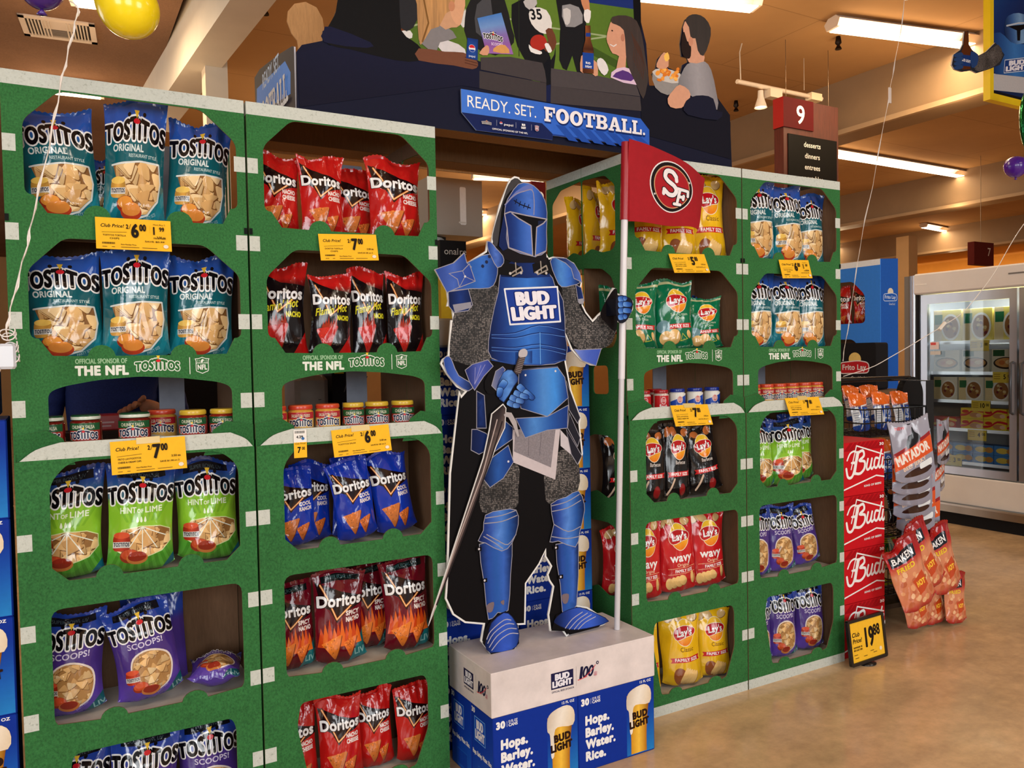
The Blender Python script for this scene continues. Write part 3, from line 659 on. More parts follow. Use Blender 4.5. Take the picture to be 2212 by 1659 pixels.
# ------------------------------------------------------------------ the bag itself
_flat = {}
def flat_art(A):
    if id(A) not in _flat:
        B = Art(A.sub); Wn = [(-.5, 0), (.5, 0), (.5, A.H*.965), (-.5, A.H*.965)]; B.poly(Wn, A.base); B.clip = Wn
        for V, T, col, h, mt in A.L: B.add(V, T, col, mt)
        B.clip = None; B.H = A.H; _flat[id(A)] = (B.flatten(), A)
    return _flat[id(A)][0]
def bag_proto(A, seed, back=None, label_back=False, name='chip_bag', w=.21, depth=.10, flare=.05, flat=False, cs=1.):
    R = random.Random(seed); h = A.H*w; ph = [R.uniform(0, 6.28) for _ in range(12)]; fr = [R.uniform(.6, 1.5) for _ in range(12)]
    def surf(x, z, hh, side=-1):
        u = np.clip(2*x/w, -1, 1); v = np.clip(z/h, 0, 1)
        pt = np.clip(v/.16, 0, 1)**.6*np.clip((1-v)/.3, 0, 1)**.75
        if flat: pt = pt*.9
        t = depth*np.power(np.clip(1-np.abs(u)**1.9, 0, 1), .82)*pt
        a1, a2 = np.exp(-(1-v)/.13), np.exp(-v/.1)
        cr = .011*a1*np.sin(5*fr[0]*u+ph[0])+.007*a1*np.sin(11*fr[1]*u+ph[1]+6*v)+.006*a2*np.sin(9*fr[2]*u+ph[2])
        cr += .003*np.sin(6*fr[3]*u+9*fr[4]*v+ph[3])*(np.abs(u)**.6)+.0016*np.sin(9*fr[5]*u-14*fr[6]*v+ph[4])
        cr = cr*cs; X = x*(1-.09*cs*np.sin(np.pi*np.clip(v, 0, 1)**.8))*(1+flare*np.exp(-(1-v)/.07))+.006*np.sin(3.2*v*fr[7]+ph[5])
        Z = z-.012*a1*np.cos(2.4*u*fr[8]+ph[6])-.02*np.abs(u)**3*np.exp(-v/.08)*-1
        Y = side*(t/2+hh)+cr-.5*cr*(side > 0)+.01*a1*(1-v)*0
        return np.stack([X, Y, Z], 1)
    m = MB(); nu, nv = 22, 30
    f = lambda U, V_: surf((U-.5)*w, V_*h*.965, 0)
    f0 = lambda U, V_: surf((U-.5)*w, V_*h*.965, -.0022)
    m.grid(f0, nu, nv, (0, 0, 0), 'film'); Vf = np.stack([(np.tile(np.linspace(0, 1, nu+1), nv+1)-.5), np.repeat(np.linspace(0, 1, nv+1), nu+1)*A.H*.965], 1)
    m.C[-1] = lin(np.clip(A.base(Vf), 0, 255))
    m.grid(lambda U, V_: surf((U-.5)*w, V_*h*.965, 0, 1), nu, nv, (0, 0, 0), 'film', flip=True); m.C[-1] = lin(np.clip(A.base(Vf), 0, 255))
    k = w
    m.art(A if A.n == 0 else flat_art(A), lambda x, y, hh: surf(x*k, y*k, hh), maxe=.055)
    if label_back:
        B = Art(.05); B.rect(-.26, .3, .26, 1.16, (196, 200, 208))
        for i in range(16): B.rect(-.22, .52+.037*i, .22-.06*(i % 3), .532+.037*i, (60, 64, 80))
        B.rect(-.22, .34, 0, .46, (40, 90, 170)); B.ell(.12, .4, .05, .05, (206, 60, 40))
        m.art(B, lambda x, y, hh: surf(np.clip(-x, -.499, .499)*k, np.clip(y*k, 0, h*.962), hh+.0006, 1), maxe=.06)
    for M_ in range(len(m.M)): m.M[M_] = 'film'
    o = m.build(name)
    # crimped seal across the top
    s = MB(); n = 30; Vs = []; F = []
    for j, z in enumerate((h*.955, h*.985, h*1.0)):
        for i in range(n+1):
            x = (i/n-.5)*w; p = surf(np.array([x]), np.array([min(z, h)]), .0012)[0]; q = surf(np.array([x]), np.array([min(z, h)]), .0012, 1)[0]
            yy = (p[1]+q[1])/2-.0015; Vs.append((p[0], yy-.002*(j == 2), p[2]+(.0035*(i % 2) if j == 2 else 0)))
    for j in range(2):
        for i in range(n): F.append((j*(n+1)+i, j*(n+1)+i+1, (j+1)*(n+1)+i+1, (j+1)*(n+1)+i))
    c = np.clip(A.base(np.array([(0, A.H)])), 0, 255)[0]; s.add(Vs, F, c, 'film', True); s.add(np.array(Vs)+np.array([0, .003, 0]), [f_[::-1] for f_ in F], c, 'film', True)
    s.build('top_seal', o)
    o['w0'], o['h0'] = w, h
    return o
KINDS = {'orig': (lambda: art_tostitos('orig'), 'teal tortilla chip bag'), 'lime': (lambda: art_tostitos('lime'), 'lime tortilla chip bag'), 'scoops': (lambda: art_tostitos('scoops'), 'purple tortilla scoop bag'),
         'nacho': (lambda: art_doritos('nacho'), 'red nacho chip bag'), 'hot': (lambda: art_doritos('hot'), 'black hot nacho bag'), 'ranch': (lambda: art_doritos('ranch'), 'blue ranch chip bag'), 'spicy': (lambda: art_doritos('spicy'), 'maroon spicy nacho bag'),
         'classic': (lambda: art_lays('classic'), 'yellow potato chip bag'), 'onion': (lambda: art_lays('onion'), 'green potato chip bag'), 'bbq': (lambda: art_lays('bbq'), 'black barbecue chip bag'), 'wavy': (lambda: art_lays('wavy'), 'red wavy chip bag')}
_proto = {}; _arts = {}
def get_bag(kind, var):
    "the first bag of a kind and shape is the original, the others are copies of it"
    key = (kind, var)
    if key not in _proto:
        A = _arts.setdefault(kind, None) or KINDS[kind][0](); _arts[kind] = A; fl = .02 if kind in ('orig', 'lime', 'scoops') else .07
        _proto[key] = bag_proto(A, hash_(kind)+var*17, label_back=kind == 'classic', flare=fl, depth=.105 if fl < .05 else .09)
        return _proto[key], True
    return _proto[key], False
def hash_(s): return sum(ord(c)*(i+3) for i, c in enumerate(s))
nbag = [0]
def put_bag(kind, x, y, z, w, h, label, group, roll=0., lean=5., yaw=0., var=None):
    nbag[0] += 1
    p, first = get_bag(kind, (nbag[0] % 3) if var is None else var)
    o = p if first else dup(p)
    o.location = (x, y, z); o.scale = (w/p['w0'], min(1.15, w/p['w0']*1.0), h/p['h0'])
    o.rotation_euler = (math.radians(-lean), math.radians(roll), math.radians(yaw))
    tag(o, label, 'chip bag', group); return o
# ------------------------------------------------------------------ green cardboard displays
GREEN, CHALK, KRAFT = (46, 106, 55), (200, 206, 198), (116, 88, 66)
PW = W-.006
def tabs(z, rise, P, x1=.455, x2=.385, x3=.246, x4=.178):
    "two half-round tabs standing up from the lower edge, right one first"
    o = []
    for a, b in ((x1, x2), (x3, x4)):
        c, r = (a+b)/2, (a-b)/2
        o += [(c+r*math.cos(t)*(1 if abs(math.cos(t)) > .99 else .96), z+rise*math.sin(t)) for t in np.linspace(0, math.pi, 9)]
    return P(o)
def hole_top(zb, zt, xl=.046, xr=.579):
    a = rnd([(xl, zb+.045), (xl, zt-.085), (xl+.085, zt), (xr-.095, zt), (xr, zt-.085), (xr, zb+.045)], .02)
    b = rnd([(xr, zb+.045), (xr-.042, zb), (xl+.05, zb), (xl, zb+.045)], .02)
    L = [p for p in a if p[1] > zb+.04]+[(xr-.042, zb)]+tabs(zb-.002, .03, list)+[(xl+.05, zb)]
    return L
HA = hole_top(1.816, 2.137); HB = hole_top(1.441, 1.752)
HC = rnd([(.082, 1.185), (.082, 1.345), (.12, 1.36), (.2, 1.374), (.305, 1.381), (.41, 1.374), (.51, 1.36), (.548, 1.345), (.548, 1.185)], .02)
HD = [(.115, .843), (.077, .88)]+rnd([(.077, .88), (.077, 1.105), (.125, 1.16), (.507, 1.161), (.557, 1.117), (.556, .878)], .03)[5:-5]+[(.556, .878), (.517, .842)]+tabs(.842, .03, list)
HE = [q for q in rnd([(.07, .454), (.07, .77), (.557, .77), (.557, .454)], .03)[2:-2]]+tabs(.453, .026, list)
HF = rnd([(.14, .078), (.098, .3), (.11, .374), (.518, .375), (.53, .345), (.53, .2), (.482, .078)], .02)[2:-2]+tabs(.078, .02, list)
def nfl_shield(A, x, z, s, light=(222, 228, 218), dark=GREEN):
    P = sm([(0, -1.15), (.45, -.95), (.82, -.75), (.86, .0), (.84, .62)], False)+[(.98, .98), (.55, 1.0), (.0, 1.18), (-.55, 1.0), (-.98, .98)]
    P = P+[(-a, b) for a, b in reversed(sm([(0, -1.15), (.45, -.95), (.82, -.75), (.86, .0), (.84, .62)], False))][:-1]
    A.poly([(x+a*s, z+b*s) for a, b in P], light); Pi = inset([(x+a*s, z+b*s) for a, b in P], .1*s); A.poly(Pi, dark)
    A.rect(x-.76*s, z+.3*s, x+.76*s, z+.38*s, light); A.ell(x, z+.66*s, .17*s, .28*s, light, -.6, 14)
    for k in (-.58, -.36, .36, .58):
        for j in (.5, .72): A.ell(x+k*s, z+j*s, .06*s, .06*s, light, n=6)
    A.text('NFL', x, z-.55*s, .66*s, light, bold=.07, al='c', fit=1.2*s)
def sponsor(A):
    L = (224, 230, 220)
    A.text('OFFICIAL SPONSOR OF', .148, 1.419, .0125, (150, 190, 150), bold=.05, fit=.125); A.text('THE NFL', .148, 1.388, .0235, L, bold=.1, fit=.127)
    tostitos(A, .35, 1.398, .112, GREEN, L); A.rect(.4335, 1.384, .4355, 1.432, L); nfl_shield(A, .468, 1.408, .0205)
def side_part(y0, y1, holes, z0, z1, name, root, x, mirror=False):
    m = MB(); P = [(y0, z0), (y1, z0), (y1, z1), (y0, z1)]
    m.slab(P, 0, .004, GREEN, 'turf', holes, back=KRAFT, emat='kraft')
    A = Art(mat='chalk')
    if z1 > 2: A.rect(y0, 2.14, y1, z1, CHALK)
    m.art(A)
    # slab faces -Y; turn so that it faces -X (left) or +X (right): (x, y, z) -> (y, x, z)
    for k, V in enumerate(m.V): m.V[k] = np.stack([x+(V[:, 1] if not mirror else -V[:, 1]), V[:, 0], V[:, 2]], 1)
    if not mirror: m.F = [f[::-1] for f in m.F]
    return m.build(name, root)
def display(i, label):
    t = thing('cardboard_display', label, 'store display', (X0[i], 0, 0), group='green cardboard chip displays')
    m = MB(); m.slab([(0, 1.172), (PW, 1.172), (PW, H), (0, H)], 0, .004, GREEN, 'turf', [HA, HB, HC], edge=(120, 100, 74), emat='kraft')
    A = Art(mat='chalk'); A.rect(0, 2.141, PW, H, CHALK)
    for z in (1.992, 1.764, 1.534, 1.303):
        for x0, x1 in ((.0, .03), (PW-.032, PW)): A.rect(x0, z-.022, x1, z+.022, CHALK)
    m.art(A); A = Art(step=1e-4); A.n = 2
    sponsor(A)
    for x in (0, PW-.009): A.rect(x, 1.79, x+.009, 1.808, (16, 20, 18))
    m.art(A); m.build('front_panel', t)
    # lower box with the rounded white lip
    lipz = 1.212
    P = [(0, 0), (PW, 0), (PW, 1.166)]+sm([(PW, 1.166), (PW-.025, 1.192), (PW-.066, lipz)], False, 4)+sm([(.106, lipz), (.05, 1.196), (.012, 1.166)], False, 4)+[(0, 1.166)]
    m = MB(); m.slab(P, -.012, -.008, GREEN, 'turf', [HD, HE, HF], edge=(120, 100, 74), emat='kraft')
    A = Art(mat='chalk'); A.poly(sm([(PW-.004, 1.168), (PW-.025, 1.192), (PW-.066, lipz)], False, 4)+sm([(.106, lipz), (.05, 1.196), (.012, 1.168)], False, 4), CHALK)
    A.rect(0, 0, PW, .04, CHALK)
    for z in (.954, .714, .48, .236):
        for x0, x1 in ((.0, .034), (PW-.03, PW)): A.rect(x0, z-.022, x1, z+.022, CHALK)
    m.art(A, lambda x, y, h: np.stack([x, -.012-h, y], 1)); m.build('lower_front_panel', t)
    for sx in (0, 1):
        q = [(.0, 1.15), (.0, 1.232), (.075, 1.246), (.112, 1.222), (.14, 1.15)]
        if sx: q = [(PW-a, b) for a, b in q][::-1]
        m = MB(); m.slab(q, -.005, -.002, (38, 96, 48), 'turf', emat='kraft', edge=(120, 100, 74)); m.build('corner_flap', t)
    m = MB(); m.slab([(.0, 1.165), (PW, 1.165), (PW, 1.212), (0, 1.212)], .17, .175, KRAFT, 'kraft') if 0 else None
    # sides, in two halves, with their cut-outs
    ha = rnd([(.06, 1.84), (.06, 2.07), (.125, 2.118), (D1-.001, 2.128), (D1-.001, 1.822), (.22, 1.845), (.15, 1.822), (.085, 1.822)], .015)
    hb = rnd([(.06, 1.48), (.06, 1.66), (.09, 1.722), (.15, 1.758), (D1-.001, 1.773), (D1-.001, 1.45), (.22, 1.47), (.15, 1.446), (.085, 1.446)], .015)
    hc = rnd([(.116, 1.264), (.221, 1.262), (.221, 1.375), (.121, 1.377)], .02)
    hd = rnd([(.086, .87), (.086, 1.08), (.128, 1.1), (.22, 1.1), (D1-.001, 1.08), (D1-.001, .85), (.21, .875), (.13, .85)], .015)
    he = rnd([(.09, .47), (.086, .74), (.13, .755), (D1-.001, .75), (D1-.001, .46), (.21, .49), (.14, .462)], .015)
    hf = rnd([(.1, .09), (.09, .34), (.13, .36), (D1-.001, .36), (D1-.001, .09)], .015)
    mir = lambda hs: [[(2*D1+.001-a, b) for a, b in h][::-1] for h in hs]
    for sx in (0, 1):
        x = 0 if sx == 0 else PW
        HU = [ha, hb, hc] if (i, sx) == (2, 0) else [ha] if (i, sx) in ((1, 1), (0, 1), (1, 0)) else []; HL = [hd, he, hf] if (i, sx) == (2, 0) else []
        side_part(.004, D1-.0005, HU, 1.186, H, 'side_panel', t, x, sx == 1); side_part(-.008, D1-.0005, HL, 0, 1.186, 'side_panel', t, x, sx == 1)
        side_part(D1+.001, D2, mir(HU), 1.186, H, 'side_panel', t, x, sx == 1); side_part(D1+.001, D2, mir(HL), 0, 1.186, 'side_panel', t, x, sx == 1)
    # shelves, dividers and back
    for z in (1.79, 1.415, 1.168, .815, .43, .045):
        m = MB(); m.box(.006, .006, z-.006, PW-.006, D2-.004, z, (214, 210, 200), 'card'); m.build('shelf', t)
    for z0, z1 in ((1.415, 1.782), (.815, 1.142), (.43, .807), (.045, .422)):
        m = MB(); m.box(.006, D1-.004, z0, PW-.006, D1, z1, KRAFT, 'kraft'); m.build('back_panel', t)
    for z0, z1 in ((1.79, 2.1), (1.168, 1.405)):
        m = MB(); m.box(.385, D1+.03, z0, .46, D1+.034, z1, (126, 130, 142), 'card'); m.build('support_strip', t)
    m = MB(); m.box(.004, D2-.004, 0, PW-.004, D2, H, GREEN, 'turf') if 0 else m.box(.004, D2-.004, 0, PW-.004, D2, 1.1, GREEN, 'turf'); m.build('rear_panel', t)
    return t
display(0, 'far left green display of lime, teal and purple tortilla bags')
display(1, 'green display of red, black, blue and maroon nacho bags left of the knight')
display(2, 'green display of yellow, green, black and red potato chips behind the flagpole')
display(3, 'far right green display beside the stacked red beer cases')
CN = ['the far left display', 'the nacho display', 'the flagpole display', 'the far right display']
TN = {'A': 'top shelf', 'B': 'second shelf', 'D': 'fourth shelf', 'E': 'second lowest shelf', 'F': 'bottom shelf'}
SH = {'A': 1.79, 'B': 1.415, 'D': .815, 'E': .43, 'F': .045}
# kind, column, tier, [(pixel x of the middle, pixel y there, pixel y of the top, width, roll, depth, where)]
BAGS = [
 ('orig', 0, 'A', [(112, 350, 228, .225, -2, .075, 'leftmost'), (292, 345, 214, .215, 1, .07, 'middle'), (452, 360, 262, .2, 3, .08, 'rightmost')]),
 ('orig', 0, 'B', [(128, 650, 545, .225, 0, .075, 'leftmost'), (283, 650, 530, .215, -1, .07, 'middle'), (432, 650, 555, .2, 0, .075, 'rightmost')]),
 ('lime', 0, 'D', [(140, 1130, 1008, .192, 0, .075, 'leftmost'), (308, 1110, 985, .182, 0, .07, 'middle'), (453, 1085, 985, .18, 1, .075, 'rightmost')]),
 ('scoops', 0, 'E', [(150, 1440, 1325, .195, 0, .08, 'upright leftmost'), (298, 1410, 1295, .19, -9, .068, 'leaning middle')]),
 ('scoops', 0, 'F', [(160, 1640, 1610, .2, 0, .09, 'leftmost'), (298, 1640, 1585, .205, 0, .075, 'middle'), (448, 1620, 1555, .19, 0, .075, 'rightmost')]),
 ('nacho', 1, 'A', [(580, 415, 328, .155, 2, .075, 'leftmost'), (688, 415, 336, .155, 1, .062, 'second from left'), (772, 440, 368, .15, 1, .15, 'set back third'), (862, 430, 344, .185, 1, .07, 'rightmost')]),
 ('hot', 1, 'B', [(622, 680, 572, .165, 0, .07, 'leftmost'), (718, 690, 590, .142, 1, .09, 'second from left'), (808, 680, 582, .124, 0, .066, 'third from left'), (910, 680, 592, .13, 0, .094, 'rightmost')]),
 ('ranch', 1, 'D', [(640, 1090, 1012, .15, -5, .07, 'leftmost'), (697, 1070, 995, .145, 3, .155, 'set back second'), (752, 1050, 985, .15, 0, .14, 'set back third'), (808, 1075, 985, .16, -9, .07, 'slanting fourth'), (890, 1060, 968, .165, -7, .07, 'rightmost slanting')]),
 ('spicy', 1, 'E', [(645, 1370, 1262, .15, 0, .07, 'leftmost'), (738, 1340, 1233, .17, -1, .065, 'second from left'), (808, 1310, 1218, .15, 0, .15, 'set back third'), (888, 1300, 1206, .165, 0, .08, 'rightmost')]),
 ('nacho', 1, 'F', [(655, 1610, 1524, .155, 0, .085, 'leftmost'), (748, 1590, 1504, .165, 0, .068, 'second from left'), (834, 1570, 1488, .16, 0, .075, 'third from left'), (908, 1550, 1480, .155, 1, .085, 'rightmost')]),
 ('classic', 2, 'A', [(1403, 470, 395, .18, 0, .075, 'leftmost'), (1480, 470, 398, .18, 0, .078, 'middle'), (1556, 465, 385, .185, 0, .07, 'rightmost')]),
 ('onion', 2, 'B', [(1392, 680, 608, .175, 3, .08, 'leftmost'), (1466, 680, 604, .185, -3, .066, 'middle'), (1538, 690, 640, .17, -4, .09, 'rightmost')]),
 ('bbq', 2, 'D', [(1419, 990, 908, .145, 0, .07, 'leftmost'), (1486, 985, 915, .145, 0, .078, 'middle'), (1546, 980, 905, .165, -8, .075, 'rightmost slanting')]),
 ('wavy', 2, 'E', [(1408, 1210, 1122, .155, 0, .08, 'leftmost'), (1479, 1195, 1106, .175, -4, .07, 'middle'), (1554, 1180, 1098, .18, -3, .085, 'rightmost')]),
 ('classic', 2, 'F', [(1410, 1430, 1335, .13, -2, .085, 'leftmost'), (1488, 1405, 1316, .185, 0, .07, 'middle'), (1560, 1385, 1312, .17, 0, .08, 'rightmost')]),
 ('orig', 3, 'A', [(1655, 480, 392, .195, 0, .075, 'leftmost'), (1722, 480, 400, .195, 0, .068, 'middle'), (1786, 490, 425, .18, 0, .08, 'rightmost')]),
 ('orig', 3, 'B', [(1650, 670, 590, .19, 1, .075, 'leftmost'), (1720, 670, 585, .195, 0, .068, 'middle'), (1783, 670, 592, .18, 0, .08, 'rightmost')]),
 ('lime', 3, 'D', [(1654, 965, 890, .165, 0, .075, 'leftmost'), (1716, 960, 886, .185, 0, .07, 'middle'), (1766, 965, 892, .175, -2, .13, 'rightmost')]),
 ('scoops', 3, 'E', [(1657, 1175, 1090, .15, 0, .075, 'leftmost'), (1706, 1160, 1088, .165, -2, .07, 'middle'), (1762, 1145, 1085, .16, -9, .08, 'rightmost slanting')]),
 ('scoops', 3, 'F', [(1662, 1360, 1285, .14, -1, .08, 'leftmost'), (1704, 1345, 1266, .165, -1, .07, 'middle'), (1765, 1325, 1258, .16, 0, .075, 'rightmost')]),
]
TOPZ = {'A': 9, 'B': 1.766, 'D': 1.124, 'E': .788, 'F': .404}
for kind, c, tier, L in BAGS:
    dep = .105 if kind in ('orig', 'lime', 'scoops') else .09
    # neighbours in one row share the room between them; the ones set back stand behind that row
    ys = [(q[5] if q[5] > .12 else .062+.03*('left' == q[6][:4] or (q[6] == 'rightmost' and len(L) != 4) or q[6] in ('third from left', 'rightmost slanting', 'upright leftmost'))*(1 if c < 2 else .2)) for q in L]; rx = [Q(q[0], q[1], 1, y_-.03) for q, y_ in zip(L, ys)]
    xs = [p[0]-(p[2]-SH[tier])*math.tan(math.radians(q[4]))*.5 for p, q in zip(rx, L)]; ws = [q[3] for q in L]
    ff = 1.08 if dep > .1 else 1.12
    for _ in range(30):
        for back in (False, True):
            I = [i for i in range(len(L)) if (ys[i] > .12) == back]
            for i in I: m_ = ws[i]*ff/2+.012+.26*math.sin(math.radians(abs(L[i][4]))); xs[i] = min(max(xs[i], X0[c]+m_), X0[c]+PW-m_)
            for i, j in zip(I, I[1:]):
                o = (ws[i]+ws[j])/2*(.95 if c < 2 else .93)+.004*abs(L[i][4]-L[j][4])-(xs[j]-xs[i])
                if o > 0: xs[i] -= o*.25; xs[j] += o*.25; ws[i] *= 1-.12*o/ws[i]; ws[j] *= 1-.12*o/ws[j]
    for (px, py, pt, _w, roll, _y, where), dy, x, w in zip(L, ys, xs, ws):
        p = Q(px, py, 1, dy-.03); tp = Q(px, pt, 1, dy+.01); z = SH[tier]+.004
        h = min(max(.22, tp[2]-z), TOPZ[tier]-z)
        z += .005+w*.5*abs(math.sin(math.radians(roll))); h -= .005
        h -= w*abs(math.sin(math.radians(roll)))
        put_bag(kind, x, dy+.014, z, w, h, f'{KINDS[kind][1]}, {where} on the {TN[tier]} of {CN[c]}', f'bags on the {TN[tier]} of {CN[c]}', roll, 4., random.Random(nbag[0]).uniform(-2, 2)-(3 if c < 2 else 15))
# bags seen through the side openings, and behind the front ones
def extra(kind, c, tier, x, y, w, h, label, yaw=0., lean=0., roll=0.):
    put_bag(kind, X0[c]+x, y, SH[tier]+.004, w, h, label, f'bags on the {TN[tier]} of {CN[c]}', roll, lean, yaw)
extra('classic', 2, 'A', .105, .205, .17, .32, 'yellow potato chip bag seen edge-on through the side opening, behind the flagpole', 4)
extra('classic', 2, 'A', .10, .345, .17, .31, 'yellow chip bag showing its grey nutrition panel in the side opening, nearer one', 28)
extra('classic', 2, 'A', .105, .465, .17, .29, 'yellow chip bag showing its grey nutrition panel in the side opening, deeper one', 24)
extra('bbq', 2, 'D', .1, .2, .15, .27, 'black barbecue bag glimpsed through the lower side opening behind the flagpole', -12)
extra('wavy', 2, 'E', .1, .2, .16, .28, 'red wavy bag glimpsed through the side opening low behind the flagpole', -12)
extra('onion', 2, 'B', .105, .2, .16, .27, 'green bag with a pale top glimpsed through the side opening behind the flagpole', -12)
extra('orig', 0, 'A', .245, .255, .12, .235, 'small teal bag set back between the leftmost and middle top bags at far left')
extra('scoops', 0, 'E', .34, .222, .18, .3, 'dark purple scoop bag turned away behind the leaning one on the far left display', 172)
o = put_bag('scoops', X0[0]+.445, .1, SH['E']+.095, .15, .165, 'purple scoop bag lying flat, end forward, on the second lowest far left shelf', 'bags on the second lowest shelf of the far left display')
o.rotation_euler = (math.radians(-86), 0, math.radians(-12)); o.location = (.478, .03, SH['E']+.058)
extra('orig', 2, 'B', .55, .232, .09, .24, 'teal bag turned edge-on in the dark corner behind the green potato chip bags', 60, 0, -6)
# ------------------------------------------------------------------ jars of dip and salsa
def jar_proto(kind):
    body, lid, band = {'salsa': ((104, 22, 18), (24, 74, 44), (26, 84, 46)), 'salsay': ((128, 30, 22), (214, 182, 60), (26, 84, 46)), 'queso': ((206, 152, 62), (206, 84, 48), (176, 34, 46)), 'red': ((190, 26, 30), (176, 20, 26), None), 'white': ((226, 224, 216), (24, 50, 150), None)}[kind]
    r, h = (.042, .122) if kind in ('salsa', 'salsay', 'queso') else (.036, .105)
    m = MB(); m.lathe([(r*.9, 0), (r, .006), (r, h*.79), (r*.96, h*.83), (r*.84, h*.86), (r*.84, h*.88)], body if kind != 'red' else (206, 190, 180), 'jar', 28)
    o = m.build('dip_jar')
    l = MB(); l.lathe([(r*.88, h*.87), (r*.92, h*.88), (r*.92, h*.975), (r*.86, h)], lid, 'gloss', 28); l.lathe([(r*.93, h*.885), (r*.935, h*.9), (r*.935, h*.95), (r*.93, h*.96)], {'queso': (196, 60, 40), 'salsay': (206, 170, 50), 'salsa': (206, 214, 200), 'red': (150, 16, 22), 'white': (18, 40, 130)}[kind], 'gloss', 28, cap=False); l.build('lid', o)
    A = Art(.05)
    if band:
        A.rect(-1.2, .06, 1.2, .44*h/r*.0+1.85, (150, 40, 34) if kind != 'queso' else (214, 170, 84)); A.rect(-1.2, 1.42, 1.2, 1.86, band)
        A.text('CHUNKY SALSA' if kind != 'queso' else 'SALSA CON QUESO', 0, 1.53, .2, (206, 206, 180), bold=.04, al='c', fit=1.5); A.ell(-.7, 1.1, .4, .3, (196, 66, 50)); A.poly([(-1.2, .1), (1.2, .1), (1.2, .5), (-1.2, .9)], (196, 190, 170) if kind == 'queso' else (90, 96, 60))
        tostitos(A, 0, .92, 1.9, (22, 26, 60), (226, 226, 226))
    else:
        A.rect(-1.2, .1, 1.2, 1.9, (190, 24, 30) if kind == 'red' else (26, 70, 170))
        if kind == 'white': A.poly([(-1.2, 1.2), (1.2, 1.9), (1.2, 2.0), (-1.2, 2.0)], (226, 224, 216))
        A.ell(.1, 1.42, .36, .36, (222, 196, 190)); A.ell(.1, 1.42, .29, .29, (190, 24, 30) if kind == 'red' else (206, 120, 110)); A.text('Fresh' if kind == 'red' else 'ranch', .1, .68, .36, WHT, bold=.05, al='c', fit=1.0)
    lb = MB(); lb.art(A, lambda x, y, hh: np.stack([(r+.0005+hh)*np.sin(x), -(r+.0005+hh)*np.cos(x), .004+y*r*(1.2 if band else 1.15)], 1), maxe=.15)
    for k in range(len(lb.M)): lb.M[k] = 'gloss'
    lb.build('paper_label', o); return o
_j = {}
def put_jar(kind, x, y, z, label, group, yaw=0., s=1.):
    if kind in _j: o = dup(_j[kind])
    else: o = _j[kind] = jar_proto(kind)
    o.location = (x, y, z); o.rotation_euler = (0, 0, yaw); o.scale = (s, s, {'r': 1.0, 'w': 1.02}.get(kind[0], .9)); tag(o, label, 'jar', group)
JZ = 1.169
ORD = ['leftmost', 'second from left', 'third from left', 'fourth from the left', 'fifth from the left', 'rightmost']
def jars(c, L, y, g):
    for k, (kind, px, s, txt) in enumerate(L):
        yy = y if len(txt) < 3 or txt[-1] != '*' else y+.1
        p = Q(px, 900, 1, yy-.03); put_jar(kind, p[0], yy, JZ, txt.rstrip('*'), g, -.25 if c < 2 else -.45, s*(.95 if kind[0] in 'sq' else .9))
jars(0, [('salsa', 104, 1, 'green-lidded salsa jar half hidden at the left end, far left display'), ('salsa', 186, 1, 'whole green-lidded salsa jar second from left, far left display'), ('salsa', 293, 1.08, 'green-lidded salsa jar behind the price card, far left display'), ('salsay', 420, 1, 'yellow-lidded salsa jar right of the grey strip, far left display'), ('salsay', 486, 1, 'yellow-lidded salsa jar at the right end, far left display'), ('queso', 352, 1.05, 'cheese dip jar set back beside the grey strip, far left display*')], .07, 'salsa jars on the far left display')
jars(1, [('queso', 597, 1, 'queso jar cut off at the left end of the nacho display'), ('queso', 655, 1, 'queso jar above the small white tag, nacho display'), ('queso', 714, 1, 'queso jar beside the salsa jars, nacho display'), ('salsay', 770, .9, 'salsa jar next to the queso jars, nacho display'), ('salsay', 821, 1.03, 'middle salsa jar of three, nacho display'), ('salsay', 877, 1, 'salsa jar at the right end, nacho display')], .07, 'dip jars on the nacho display')
jars(2, [('red', 1400, .95, 'red-capped dip jar at the left end, behind the flagpole display lip'), ('red', 1439, .95, 'red-capped dip jar next to the blue-capped ones'), ('white', 1474, 1.02, 'blue-capped white dip jar beside the red-capped jars'), ('white', 1512, 1.03, 'blue-capped white dip jar in the middle of the three'), ('white', 1549, 1.02, 'blue-capped white dip jar at the right end'), ('red', 1424, 1.05, 'red-capped dip jar set back behind the front two red ones*')], .075, 'dip jars on the display behind the flagpole')
jars(3, [('queso', 1638, .85, 'queso jar half hidden at the left end, far right display'), ('queso', 1667, .84, 'queso jar second from left, far right display'), ('queso', 1694, .87, 'queso jar third from left, far right display'), ('queso', 1721, .87, 'queso jar fourth from left, far right display'), ('queso', 1748, .87, 'queso jar second from right, far right display'), ('queso', 1774, .87, 'queso jar at the right end, far right display')], .07, 'queso jars on the far right display')
